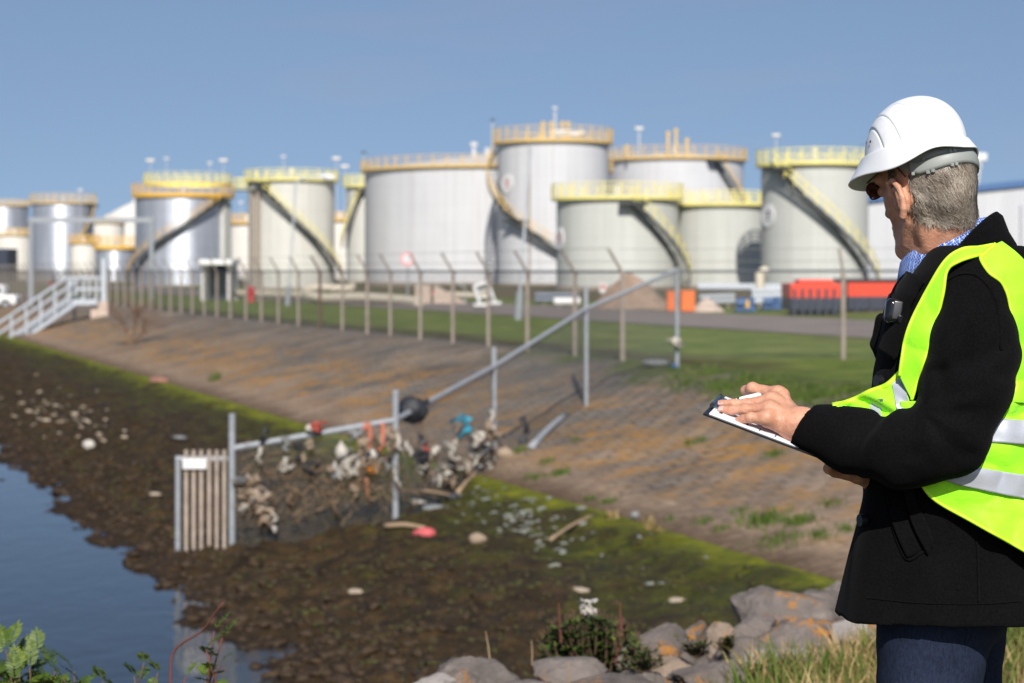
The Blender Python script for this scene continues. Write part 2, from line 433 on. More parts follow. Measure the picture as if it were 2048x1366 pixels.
dd = [4.0]
while dd[-1] < 420: dd.append(dd[-1] + max(0.10, 0.0034 * dd[-1]))
dd = np.array(dd)
def ss(a, b, x): t = np.clip((x - a) / (b - a), 0, 1); return t * t * (3 - 2 * t)
def mud_z(u, d, x):
    p = np.stack([x, d, np.zeros_like(x)], 1)
    z = prof(u)
    lump = (np.abs(fbm(p * 2.6, 3, 3)) - 0.17) * 0.17 * (1 - ss(7.5, 9.5, u)) * ss(2.0, 4.0, u)
    z = z + lump + 0.16 * fbm(p * 0.8, 5, 4) * (1 - ss(10.2, 11.1, u)) + 0.05 * fbm(p * 3.1, 9, 3) * (1 - ss(10.9, 11.3, u))
    z = z + 0.13 * ss(10.1, 10.9, u) * (1 - ss(11.1, 11.4, u)) * (0.6 + 0.8 * fbm(p * 1.7, 8, 2))
    return z
sheet('mud_bank', np.concatenate([np.linspace(-12, 3, 12), np.linspace(3.3, 11.4, 96)]), dd, mud_z, MUD)
def emb_z(u, d, x):
    p = np.stack([x, d, np.zeros_like(x)], 1)
    return prof(u) + (0.05 * fbm(p * 0.7, 21, 3) + 0.02 * fbm(p * 2.3, 22, 2)) * ss(11.3, 12.0, u) * (1 - ss(18.2, 19.0, u)) + 0.0
sheet('embankment', np.linspace(11.1, 19.2, 60), dd[::2], emb_z, EMB)
fu = np.concatenate([np.linspace(19.2, 50, 40), np.linspace(53, 120, 20), np.array([160, 240, 400, 800, 1600, 3000])])
fd = np.concatenate([np.linspace(-20, 100, 60), np.linspace(105, 420, 40), np.array([500, 700, 1100, 2000, 3800])])
def fz(u, d, x): return prof(u) + 0.06 * fbm(np.stack([x, d, 0 * x], 1) * 0.3, 31, 3) * (u > 19.3) * (u < 30)
sheet('ground', fu, fd, fz, FIELD)
rw = np.linspace(31.5, 42.5, 12)
sheet('road', rw, np.linspace(-20, 420, 160), lambda u, d, x: prof(u) + 0.03 + 0.03 * (1 - ((u - 37) / 5.5) ** 2), ROAD)
m = MB(); m.add([(-900, -40, WL), (60, -40, WL), (-80, 430, WL), (-1200, 430, WL)], [(0, 1, 2, 3)])
tag(m.build('water', WATER), kind='structure')
# far bank on the other side of the basin, far left beyond the frame
m = MB(); rows = []
for q in range(30):
    Y0 = -40 + q * 16; rows.append([(-140 - 0.35 * Y0 * 1.0 - w_, Y0, z_) for w_, z_ in ((0, WL - 0.8), (6, LAND), (60, LAND), (600, LAND))])
m.grid(rows); tag(m.build('hill', FIELD, smooth=True), kind='structure')

# near bank that the man stands on
EX = np.array([-12, -4, -2, -1, -0.3, 0.5, 1.2, 1.8, 3, 5, 8, 14]); EY = np.array([5.0, 5.6, 5.95, 6.35, 6.95, 7.25, 7.75, 8.4, 9.7, 11.5, 13, 14])
def Ye(x): return np.interp(x, EX, EY)
def near_z(x, y):
    p = np.stack([x, y, 0 * x], 1); e = y - Ye(x)
    return -0.01 + 0.03 * fbm(p * 0.9, 41, 3) - np.clip(e, 0, 9) * 0.62 - 0.12 * ss(-0.6, 0.4, e)
def near_mat():
    t = NT('bank_soil'); c = t.coord(True)
    g = t.ramp(t.noise(c, 3.0, 7, 0.7), [(0.3, s(52, 54, 26)), (0.5, s(84, 80, 44)), (0.7, s(124, 104, 66))])
    t.base(g); t.set(0.95, spec=0.1); t.bump(t.noise(c, 22, 6, 0.7), 0.8, 0.03); return t.m
xs = np.linspace(-14, 14, 140); ts = np.linspace(0, 1, 70)
Xg, Tg = np.meshgrid(xs, ts, indexing='ij'); Yg_ = -8 + Tg * (Ye(Xg) + 4.2 + 8)
v = np.stack([Xg.ravel(), Yg_.ravel(), near_z(Xg.ravel(), Yg_.ravel())], 1)
i, k = np.meshgrid(np.arange(139), np.arange(69), indexing='ij'); a = (i * 70 + k).ravel()
tag(npmesh('near_bank', v, np.stack([a, a + 70, a + 71, a + 1], 1), near_mat()), kind='structure')
# ------------------------------------------------------------------ industrial materials
def shell_mat(name, col, streak=0.10, metal=0.0, rough=0.55):
    t = NT(name); c = t.coord()
    v = t.noise(t.mapping(c, (1.6, 1.6, 0.05)), 1.0, 5, 0.65)
    w = t.noise(t.mapping(c, (0.5, 0.5, 0.5)), 1.0, 4)
    f = t.math('ADD', t.math('MULTIPLY', v, 0.65), t.math('MULTIPLY', w, 0.35))
    base = t.ramp(f, [(0.32, tuple(x * (1 - streak * 1.5) for x in col)), (0.68, tuple(min(1, x * (1 + streak * 0.7)) for x in col))])
    ru = t.math('MULTIPLY', t.ramp(t.noise(t.mapping(c, (2.2, 2.2, 0.035)), 1.0, 6, 0.7), [(0.54, 0.0), (0.72, 1.0)]), 0.30)
    base = t.mix(ru, base, s(128, 108, 84))
    sep = t.n('ShaderNodeSeparateXYZ'); t.l(c, sep.inputs[0])
    seam = t.math('LESS_THAN', t.math('FRACT', t.math('DIVIDE', sep.outputs[2], 1.9)), 0.03)
    t.base(t.mix(t.math('MULTIPLY', seam, 0.18), base, tuple(x * 0.55 for x in col))); t.set(rough, metal, 0.4)
    return t.m
def clad_mat():
    """ribbed aluminium sheet: the ribs spread the sun's reflection up and down into one upright streak"""
    t = NT('ribbed_aluminium'); c = t.coord()
    sep = t.n('ShaderNodeSeparateXYZ'); t.l(c, sep.inputs[0])
    f = t.noise(t.mapping(c, (1.5, 1.5, 0.08)), 1.0, 4)
    seam = t.math('LESS_THAN', t.math('FRACT', t.math('DIVIDE', sep.outputs[2], 1.5)), 0.04)
    t.base(t.mix(t.math('MULTIPLY', seam, 0.3), t.ramp(f, [(0.3, s(170, 176, 188)), (0.7, s(200, 205, 214))]), s(110, 116, 128)))
    t.set(0.40, 0.55)
    wv = t.n('ShaderNodeTexWave', wave_type='BANDS', bands_direction='Z'); wv.inputs['Scale'].default_value = 2.6; t.l(c, wv.inputs['Vector'])
    t.bump(wv.outputs['Fac'], 1.0, 0.016)
    return t.m
TGREY = shell_mat('pale_grey_tank_paint', s(200, 201, 203), 0.06)
TBEIGE = shell_mat('beige_grey_tank_paint', s(200, 199, 191), 0.07)
TGREEN = shell_mat('green_grey_tank_paint', s(190, 192, 186), 0.07)
TWHITE = shell_mat('white_tank_paint', s(220, 216, 208), 0.06)
SILVER = clad_mat()
YEL_P = simple('pale_yellow_paint', s(236, 224, 136), 0.5, var=0.12)
YEL_O = simple('amber_yellow_paint', s(230, 182, 72), 0.5, var=0.14)
YEL_W = simple('faded_orange_paint', s(224, 188, 112), 0.6, var=0.15)
DARKS = simple('dark_stair_steel', s(58, 62, 62), 0.6, var=0.2)
GALV = simple('galvanised_steel', s(150, 155, 160), 0.62, 0.1, var=0.15, scale=12)
GALVB = simple('weathered_blue_grey_steel', s(178, 184, 190), 0.6, 0.0, var=0.15, scale=8)
CONC = simple('weathered_concrete', s(152, 140, 128), 0.9, var=0.22, scale=5, bump=0.4, bscale=40)
WHITE = simple('white_paint', s(222, 222, 220), 0.5, var=0.08)
CREAM = simple('cream_pipe_paint', s(200, 190, 170), 0.6, var=0.15)
REDP = simple('red_paint', s(190, 34, 36), 0.5, var=0.1)
BLACKP = simple('dark_paint', s(34, 36, 42), 0.5, var=0.2)
BLUEP = simple('blue_paint', s(44, 84, 130), 0.5, var=0.2)
ORANGEP = simple('orange_plastic', s(222, 112, 46), 0.6, var=0.15)
NAVY = simple('navy_container_paint', s(40, 48, 66), 0.55, var=0.2)
REDO = simple('orange_red_container_paint', s(226, 66, 34), 0.5, var=0.1)
FLOODM = simple('pale_lamp_housing', s(214, 208, 200), 0.5, var=0.08)

def pol(c, r, a, z): return Vector((c[0] + r * math.cos(a), c[1] + r * math.sin(a), z))

def rail_mesh(c, r, z, posts, h=1.1, tiers=3, toe=0.10, n=72, thick=0.045, band=0.0):
    b = MB()
    for k in range(posts):
        a = 2 * math.pi * k / posts
        b.tube([pol(c, r, a, z - 0.05), pol(c, r, a, z + h)], thick * 1.3, 5)
    for q in range(1, tiers + 1):
        zz = z + h * q / tiers
        b.lathe(c, [(r + thick * math.cos(x), zz + thick * math.sin(x)) for x in (0.8, 2.4, 3.9, 5.5)], n, closed=True)
    b.lathe(c, [(r + 0.03, z - 0.12), (r + 0.03, z + toe), (r - 0.03, z + toe), (r - 0.03, z - 0.12)], n, closed=True)
    if band:
        b.lathe(c, [(r - 0.9, z - 0.06), (r + 0.02, z - 0.06), (r + 0.02, z - band - 0.06), (r - 0.9, z - band - 0.06)], n, closed=True)
    return b

def spiral(root, c, r, a0, z0, a1, z1, rmat, w=0.8, gap=0.12, landing0=True):
    """stair climbing round a tank from angle a0,z0 to a1,z1"""
    L = abs(a1 - a0) * r; n = max(10, int(abs(z1 - z0) / 0.21)); st = MB(); tr = MB(); hr = MB()
    ri, ro = r + gap, r + gap + w
    A = [a0 + (a1 - a0) * i / n for i in range(n + 1)]; Z = [z0 + (z1 - z0) * i / n for i in range(n + 1)]
    for rr in (ri, ro):
        st.grid([[pol(c, rr, a, z - 0.16) for a, z in zip(A, Z)], [pol(c, rr, a, z + 0.16) for a, z in zip(A, Z)]])
        st.grid([[pol(c, rr + 0.04, a, z + 0.16) for a, z in zip(A, Z)], [pol(c, rr + 0.04, a, z - 0.16) for a, z in zip(A, Z)]])
        st.grid([[pol(c, rr, a, z + 0.16) for a, z in zip(A, Z)], [pol(c, rr + 0.04, a, z + 0.16) for a, z in zip(A, Z)]])
    da = (a1 - a0) / n
    for i in range(n):
        q = [pol(c, ri, A[i], Z[i]), pol(c, ro, A[i], Z[i]), pol(c, ro, A[i] + da * 1.05, Z[i]), pol(c, ri, A[i] + da * 1.05, Z[i])]
        tr.add(q + [p - Vector((0, 0, 0.05)) for p in q], [(0, 1, 2, 3), (7, 6, 5, 4), (0, 4, 5, 1), (1, 5, 6, 2), (2, 6, 7, 3), (3, 7, 4, 0)])
    for rr in (ro,):
        for hh in (0.55, 1.08): hr.tube([pol(c, rr, a, z + hh) for a, z in zip(A, Z)], 0.045, 5)
        for i in range(0, n + 1, 3): hr.tube([pol(c, rr, A[i], Z[i]), pol(c, rr, A[i], Z[i] + 1.08)], 0.04, 5)
    s_ = st.build('staircase', DARKS, root)
    tr.build('treads', DARKS, s_); hr.build('handrail', rmat, s_)
    if landing0:
        l = MB(); a_ = a1
        for k in range(6):
            b0 = a_ + (0.9 / r) * (k - 2.5) / 3
            l.add([pol(c, r + 0.02, b0, z1), pol(c, ro + 0.1, b0, z1), pol(c, ro + 0.1, b0 + 0.31 / r, z1), pol(c, r + 0.02, b0 + 0.31 / r, z1),
                   pol(c, r + 0.02, b0, z1 - 0.25), pol(c, ro + 0.1, b0, z1 - 0.25), pol(c, ro + 0.1, b0 + 0.31 / r, z1 - 0.25), pol(c, r + 0.02, b0 + 0.31 / r, z1 - 0.25)],
                  [(0, 1, 2, 3), (7, 6, 5, 4), (0, 4, 5, 1), (1, 5, 6, 2), (2, 6, 7, 3), (3, 7, 4, 0)])
        l.build('landing', DARKS, s_)
    return s_

def tank(px, hw, ytop, d, mat, rmat, label, posts=24, h=1.1, cone=0.0, dome=0, base=None, tiers=3, band=0.0, over=0.35):
    x = (px - CX) * d / FP; c = (x, d); r = hw * d / FP
    zb = gz(x, d) - 0.05 if base is None else base
    zt = H - (ytop - HY) * (d - r) / FP
    root = empty('storage_tank', (x, d, zb), label, 'storage tank', 'storage tanks of the tank farm')
    n = 96
    b = MB(); b.lathe(c, [(r, zb), (r, zt), (r + 0.06, zt), (r + 0.06, zt + 0.1)], n); b.build('shell', mat, root, True, 40)
    b = MB(); prof_ = [(r + 0.06, zt + 0.1), (r * 0.66, zt + 0.1 + cone * 0.4), (r * 0.33, zt + 0.1 + cone * 0.75), (0.02, zt + 0.1 + cone)]
    b.lathe(c, prof_, n); b.cyl((x, d), 0.25, zt + cone, zt + cone + 0.8, 10); b.build('roof', mat, root, True, 40)
    b = MB(); b.lathe(c, [(r + 0.25, zb - 0.25), (r + 0.25, zb + 0.22), (r, zb + 0.22)], n); b.build('foundation', CONC, root)
    if rmat is not None:
        rail_mesh(c, r + over, zt + 0.1, posts, h, tiers, band=band).build('railing', rmat, root)
        b = MB(); b.lathe(c, [(r - 0.4, zt + 0.06), (r + over, zt + 0.06), (r + over, zt - 0.02), (r, zt - 0.02)], n); b.build('walkway', rmat, root)
    return root, c, r, zb, zt

def angpx(c, r, px):
    """angle on the visible side of a tank whose surface shows at photo column px"""
    best = min((abs(CX + (c[0] + r * math.cos(a)) * FP / (c[1] + r * math.sin(a)) - px), a) for a in [math.pi + math.pi * k / 720 for k in range(721)])
    return best[1]
def zpy(py, d): return H - (py - HY) * d / FP

def oval_sign(root, c, r, px, py, ry, mat, marks=None):
    a = angpx(c, r, px); z = zpy(py, c[1] + r * math.sin(a)); rr = ry * c[1] / FP
    n = Vector((math.cos(a), math.sin(a), 0)); tt = Vector((-math.sin(a), math.cos(a), 0)); o = pol(c, r + 0.06, a, z)
    b = MB(); k = 28
    ring = [o + tt * (rr * math.cos(2 * math.pi * i / k)) + Vector((0, 0, rr * math.sin(2 * math.pi * i / k))) for i in range(k)]
    b.add(ring + [p - n * 0.08 for p in ring], [tuple(range(k))] + [(i, (i + 1) % k, k + (i + 1) % k, k + i) for i in range(k)])
    so_ = b.build('sign_disc', mat, root)
    b = MB()
    for i, zz in enumerate((0.35, 0.05, -0.3)):
        b.box(o + n * 0.012 + Vector((0, 0, zz * rr)), (0.02, rr * (0.5 - 0.08 * i), rr * 0.16), a)
    b.build('lettering', marks or REDP, so_)

# ---- the tanks, right to left
tF = tank(1629, 106, 328, 140, TGREEN, YEL_P, 'green grey tank with long yellow stair down its front, just left of the man', 26, 1.0, 0.6)
r0, c, r, zb, zt = tF
spiral(r0, c, r, angpx(c, r, 1733), zb + 0.5, angpx(c, r, 1562), zt - 0.2, YEL_P)
oval_sign(r0, c, r, 1537, 432, 23, WHITE, BLACKP)
tE = tank(1440, 96, 410, 153, TGREEN, YEL_P, 'low green grey tank in the shadow of its taller neighbour', 22, 1.0, 0.4)
tD = tank(1235, 122, 397, 150, TGREEN, YEL_P, 'low wide tank with pale yellow railing and a stair curving down its right side', 24, 1.1, 0.4)
r0, c, r, zb, zt = tD
spiral(r0, c, r, angpx(c, r, 1352) + 0.25, zb + 0.4, angpx(c, r, 1258), zt - 0.25, YEL_P)
oval_sign(r0, c, r, 1120, 478, 23, WHITE)
tB = tank(1106, 111, 282, 178, TGREY, YEL_W, 'tallest pale grey tank in the centre, narrow, with a white round sign', 28, 1.25, 0.5)
r0, c, r, zb, zt = tB
oval_sign(r0, c, r, 1015, 368, 19, WHITE)
spiral(r0, c, r, angpx(c, r, 1135), zb + 2.4, angpx(c, r, 1036), zpy(440, 174), YEL_W, landing0=True)
spiral(r0, c, r, angpx(c, r, 1036), zpy(440, 174), math.pi - 0.55, zt - 0.3, YEL_W, landing0=False)
b = MB(); b.bbox(pol(c, r - 0.8, -1.25, zt + 0.75), (2.6, 0.9, 0.55), 0.1, 0.1); b.build('hose_box', WHITE, r0)
for dx in (-0.9, -0.2, 0.8, 1.3):
    b = MB(); b.tube([(c[0] + dx, c[1] - 2, zt), (c[0] + dx, c[1] - 2, zt + 1.7)], 0.10, 8); b.tube([(c[0] + dx, c[1] - 2, zt + 1.7), (c[0] + dx, c[1] - 2, zt + 1.9)], 0.19, 8); b.build('roof_vent', YEL_W, r0)
b = MB(); a = angpx(c, r, 1060); b.tube([pol(c, r + 0.12, a, zb), pol(c, r + 0.12, a, zt + 0.4)], 0.09, 6); b.build('pipe', CONC, r0)
tA = tank(974, 244, 333, 200, TGREY, YEL_W, 'biggest pale grey tank, very wide with a low cone roof, left of the tallest tank', 54, 1.05, 1.7)
b = MB(); b.tube([(tA[1][0] - 1.3, 199, tA[4] + 1), (tA[1][0] - 1.3, 199, tA[4] + 2.6)], 0.22, 8); b.tube([(tA[1][0] - 1.3, 199, tA[4] + 2.6), (tA[1][0] - 1.3, 199, tA[4] + 3.0)], 0.4, 8); b.build('roof_vent', TGREY, tA[0])
tC = tank(1350, 136, 316, 212, TGREY, YEL_W, 'wide pale grey tank behind the low yellow railed tanks, stair on its right edge', 36, 1.2, 0.8)
r0, c, r, zb, zt = tC
spiral(r0, c, r, angpx(c, r, 1484) + 0.5, zb + 2, angpx(c, r, 1425), zt - 0.2, YEL_W)
for k, (px, hh) in enumerate(((1336, 2.6), (1352, 2.9), (1374, 1.9), (1254, 1.2))):
    b = MB(); x = (px - CX) * 206 / FP; b.tube([(x, 206, zt), (x, 206, zt + hh)], [0.13, 0.15], 7); b.tube([(x, 206, zt + hh - .1), (x, 206, zt + hh + 0.2)], 0.22, 7); b.build('roof_vent', YEL_W, r0)
t9 = tank(733, 40, 373, 215, TBEIGE, YEL_P, 'narrow grey tank half hidden at the left edge of the biggest tank', 14, 1.2, 0.3)
r0, c, r, zb, zt = t9
spiral(r0, c, r, angpx(c, r, 697), zt - 6.5, angpx(c, r, 728), zt - 0.2, YEL_P)
t7 = tank(583, 86, 360, 195, TBEIGE, YEL_P, 'beige grey tank with a straight yellow stair falling from upper left to lower right', 22, 1.0, 0.5)
r0, c, r, zb, zt = t7
spiral(r0, c, r, angpx(c, r, 667) + 0.1, zb + 0.5, angpx(c, r, 524), zt - 0.2, YEL_P)
b = MB(); q = pol(c, r + 0.9, angpx(c, r, 500), zt - 0.9); b.box(q, (1.3, 1.6, 0.12)); b.build('side_platform', DARKS, r0)
b = MB()
for i in (-0.6, 0, 0.6):
    for j in (-0.75, 0.75): b.tube([q + Vector((i, j, 0)), q + Vector((i, j, 1.1))], 0.06, 5)
for zz in (0.55, 1.1): b.tube([q + Vector((-0.6, -0.75, zz)), q + Vector((0.6, -0.75, zz)), q + Vector((0.6, 0.75, zz)), q + Vector((-0.6, 0.75, zz)), q + Vector((-0.6, -0.75, zz))], 0.06, 5)
b.tube([q + Vector((-0.6, -0.75, 0.06)), q + Vector((0.6, -0.75, 0.06)), q + Vector((0.6, 0.75, 0.06)), q + Vector((-0.6, 0.75, 0.06)), q + Vector((-0.6, -0.75, 0.06))], 0.05, 5); b.build('platform_railing', YEL_P, r0)
b = MB()
for i in (508, 520): 
    a = angpx(c, r, i); b.tube([pol(c, r + 0.25, a, zb), pol(c, r + 0.25, a, zt - 0.9)], 0.2, 8)
b.build('pipe', CONC, r0)
b = MB(); b.bbox(pol(c, r + 0.25, angpx(c, r, 645), zt + 0.35), (1.9, 0.7, 0.5), 0.1, 0.3); b.build('hose_box', WHITE, r0)
t8 = tank(680, 28, 441, 255, TWHITE, YEL_O, 'small distant white tank seen in the gap left of the biggest tank', 12, 1.0, 0.3)
t6 = tank(494, 42, 447, 262, TWHITE, YEL_O, 'distant white tank in the gap between the large silver tank and the beige tank', 16, 1.2, 0.4)
t5 = tank(367, 95, 389, 240, SILVER, YEL_O, 'large shiny silver tank with double yellow railings and a yellow stair across it', 30, 1.35, 0.4, band=0.25)
r0, c, r, zb, zt = t5
rail_mesh((c[0] + 0.5, c[1]), r - 0.55, zt + 1.5, 26, 1.2, 3, band=0.2).build('upper_railing', YEL_P, r0)
spiral(r0, c, r, angpx(c, r, 273) - 0.35, zb + 0.3, angpx(c, r, 438), zt - 0.3, YEL_O)
b = MB(); a = angpx(c, r, 449)
b.box(pol(c, r + 0.15, a, (zb + zt) / 2), (0.5, 1.5, zt - zb - 0.4), a); b.build('cable_duct', TBEIGE, r0)
t4a = tank(168, 27, 486, 318, TWHITE, YEL_O, 'small white tank with amber railing left of the little silver tank', 14, 1.2, 0.2)
t4b = tank(231, 39, 494, 300, SILVER, YEL_O, 'little low silver tank with a broad amber railing', 18, 1.5, 0.2, band=0.35)
t3 = tank(268, 62, 436, 430, TWHITE, None, 'far white tank with a pale cone roof behind the amber railed small tanks', 16, 1.0, 3.6)
t3b = tank(214, 34, 446, 400, TWHITE, YEL_W, 'far narrow white tank right of the tall silver tank', 14, 1.0, 1.0)
t2 = tank(126, 60, 406, 345, SILVER, YEL_W, 'tall silver tank with faded orange railing near the left edge', 24, 1.6, 0.4)
r0, c, r, zb, zt = t2
spiral(r0, c, r, -0.9, zt - 7, -0.15, zt - 0.2, YEL_W)
t1 = tank(8, 48, 411, 400, SILVER, YEL_W, 'silver tank cut off by the left edge of the picture', 24, 1.2, 0.4)
t1b = tank(28, 40, 470, 372, TWHITE, YEL_W, 'lower white tank with faded orange railing at the far left edge', 22, 1.2, 0.4)

# ---- floodlight masts between and behind the tanks
masts = [(301, 321, 300, 'wide pale lamp above the left rim of the large silver tank'), (333, 317, 330, 'small round lamp above the left half of the large silver tank'),
         (420, 326, 320, 'dim lamp above the right half of the large silver tank'), (447, 321, 290, 'wide lamp above the right rim of the large silver tank'),
         (567, 313, 250, 'lamp straight above the beige tank'), (673, 317, 270, 'wide lamp right of the beige tank, upper of two'), (690, 333, 280, 'wide lamp above the narrow grey tank, lower of two'),
         (1110, 216, 182, 'lamp on a tall stem above the tallest tank'), (1278, 257, 222, 'lamp on a stem above the wide rear tank'),
         (985, 240, 260, 'dark little lamp left of the tallest tank top'), (728, 305, 260, 'dark little lamp over the left rim of the biggest tank'),
         (1552, 271, 175, 'broad pale lamp above the tank with the long yellow stair'), (161, 380, 330, 'bright round lamp over the tall silver tank'), (482, 405, 280, 'small lamp over the distant white tank')]
for px, py, d, lb in masts:
    p = P(px, py, d); g = gz(p.x, d); wide = 'wide' in lb or 'broad' in lb
    root = empty('floodlight_mast', (p.x, d, g), 'floodlight mast with a ' + lb, 'floodlight mast', 'floodlight masts of the tank farm')
    b = MB(); b.tube([(p.x, d, g), (p.x, d, p.z - 0.3)], [0.13, 0.07] if py > 260 else [0.16, 0.12], 7); b.build('pole', GALVB, root)
    b = MB(); w_ = 11 * d / FP if wide else 6 * d / FP
    b.bbox((p.x, d, p.z), (w_ * 1.5, w_ * 0.8, w_ * 0.6 if not wide else w_ * 0.5), w_ * 0.12)
    b.build('lamp_head', BLACKP if 'dark' in lb else FLOODM, root)

# ---- warehouse on the right
d0 = 150
root = empty('warehouse', (40, d0, gz(40, d0)), 'big pale grey corrugated warehouse with blue roof edge behind the man', 'warehouse')
def wh_mat():
    t = NT('corrugated_wall'); c = t.coord()
    wv = t.n('ShaderNodeTexWave', wave_type='BANDS', bands_direction='X'); wv.inputs['Scale'].default_value = 1.2; t.l(c, wv.inputs['Vector'])
    t.base(t.mix(t.math('MULTIPLY', wv.outputs['Fac'], 0.12), t.ramp(t.noise(t.mapping(c, (1, 1, 0.1)), 0.8, 4), [(0.3, s(186, 188, 192)), (0.7, s(202, 203, 205))]), s(150, 152, 158)))
    t.set(0.5); t.bump(wv.outputs['Fac'], 0.6, 0.05); return t.m
WHM = wh_mat()
xa, xb, dw = P(1700, 540, 165).x, P(2330, 540, 165).x, 165
z0 = gz(30, 165) - 0.1; za, zr = zpy(410, dw), zpy(377, dw); xm = P(2048, 540, dw).x; zr = za + (zr - za) * (xb - xa) / (xm - P(1735, 540, dw).x) 
b = MB(); pr = [(xa, z0), (xb, z0), (xb, zr), (xa, za)]
b.add([(x, dw, z) for x, z in pr] + [(x, dw + 40, z) for x, z in pr], [(0, 1, 2, 3), (1, 5, 6, 2), (5, 4, 7, 6), (4, 0, 3, 7)]); b.build('wall', WHM, root)
b = MB(); pr = [(xa - 0.3, za + 0.02), (xb + 0.3, zr + 0.02), (xb + 0.3, zr + 0.55), (xa - 0.3, za + 0.55)]
b.add([(x, dw - 0.3, z) for x, z in pr] + [(x, dw + 40.3, z) for x, z in pr], [(0, 1, 2, 3), (1, 5, 6, 2), (5, 4, 7, 6), (4, 0, 3, 7), (3, 2, 6, 7), (1, 0, 4, 5)])
b.build('roof', simple('blue_roof_trim', s(70, 104, 150), 0.45, var=0.08), root)
for px in (2042, 1880):
    x = P(px, 540, dw).x; b = MB(); b.tube([(x, dw - 0.15, z0), (x, dw - 0.15, za)], 0.09, 8); b.build('downpipe', GALVB, root)
# loading crane mast far beyond
p0, p1 = P(1938, 400, 420), P(1957, 318, 420)
root = empty('crane', (p0.x, 420, gz(p0.x, 420)), 'distant pale leaning crane mast rising beyond the warehouse, right of the hard hat', 'crane')
b = MB(); g0 = Vector((p0.x - 2.5, 420, gz(p0.x, 420)))
for dx in (-0.8, 0.8):
    for dy in (-0.8, 0.8): b.tube([g0 + Vector((dx, dy, 0)), Vector((p1.x + dx * 0.7, 420 + dy * 0.7, p1.z))], 0.16, 5)
for k in range(14):
    f0, f1 = k / 14, (k + 1) / 14; tp = Vector((p1.x, 420, p1.z))
    b.tube([g0.lerp(tp, f0) + Vector((-0.8, -0.8, 0)), g0.lerp(tp, f1) + Vector((0.8, -0.8, 0))], 0.12, 4); b.tube([g0.lerp(tp, f0) + Vector((0.8, -0.8, 0)), g0.lerp(tp, f1) + Vector((-0.8, -0.8, 0))], 0.12, 4)
b.build('lattice_mast', WHITE, root)
b = MB(); b.bbox((p1.x + 0.3, 420, p1.z + 0.4), (2.6, 2.0, 1.6), 0.2); b.build('crane_head', WHITE, root)
# ------------------------------------------------------------------ yard things between fence and tanks
def ground_at(px, py_guess_d): return gz((px - CX) * py_guess_d / FP, py_guess_d)
def G(px, d): x = (px - CX) * d / FP; return Vector((x, d, gz(x, d)))
def near_mound(name, px, d, hw, hgt, label, mat, seed, skew=0.0):
    c = G(px, d); rx = hw * d / FP; zt = hgt * d / FP
    n = 48; rows = []
    for i in range(15):
        t_ = i / 14; row = []
        for k in range(n + 1):
            a = 2 * math.pi * (k % n) / n; rr = (1 - t_) * (1 + 0.16 * vnoise([[math.cos(a) * 1.5, math.sin(a) * 1.5, seed]], seed)[0])
            z = zt * (1 - (1 - t_) ** 1.15) ** 1.1
            x, y = rx * rr * math.cos(a) + skew * rx * t_, rx * 0.8 * rr * math.sin(a)
            z += 0.06 * zt * vnoise([[x * 1.3, y * 1.3, z]], seed + 3)[0]
            row.append((c.x + x, c.y + y, c.z - 0.05 + z))
        rows.append(row)
    b = MB(); b.grid(rows); o = b.build(name, mat, None, True); return tag(o, label, 'heap')
SAND = simple('sandy_gravel', s(150, 128, 110), 0.95, var=0.22, scale=2.5, bump=0.8, bscale=14, bdist=0.08)
PALE = simple('pale_sand', s(188, 170, 156), 0.95, var=0.15, scale=3, bump=0.6, bscale=14, bdist=0.06)
near_mound('sand_heap', 1268, 102, 88, 78, 'tall brown sand heap in front of the low yellow railed tank', SAND, 3, -0.12)
near_mound('sand_heap', 1412, 96, 42, 30, 'small pale sand heap right of the orange bins', PALE, 5, 0.05)

# orange bins
def bin_(px, d, w, h, label):
    c = G(px, d); r_ = empty('waste_bin', c, label, 'bin', 'orange bins beside the sand heaps')
    W_, H_ = w * d / FP, h * d / FP
    b = MB(); b.bbox(c + Vector((0, 0, H_ * 0.46)), (W_, W_ * 1.1, H_ * 0.84), 0.06)
    for k in (-1, 0, 1): b.box(c + Vector((k * W_ * 0.3, -W_ * 0.56, H_ * 0.45)), (W_ * 0.08, 0.05, H_ * 0.7))
    b.build('tub', ORANGEP, r_)
    b = MB(); b.bbox(c + Vector((0, 0, H_ * 0.93)), (W_ * 1.08, W_ * 1.18, H_ * 0.12), 0.03); b.build('lid', ORANGEP, r_)
bin_(1345, 95, 24, 42, 'left orange bin, partly behind the corner post of the fence')
bin_(1375, 94, 28, 44, 'right orange bin, between the corner post and the pale heap')

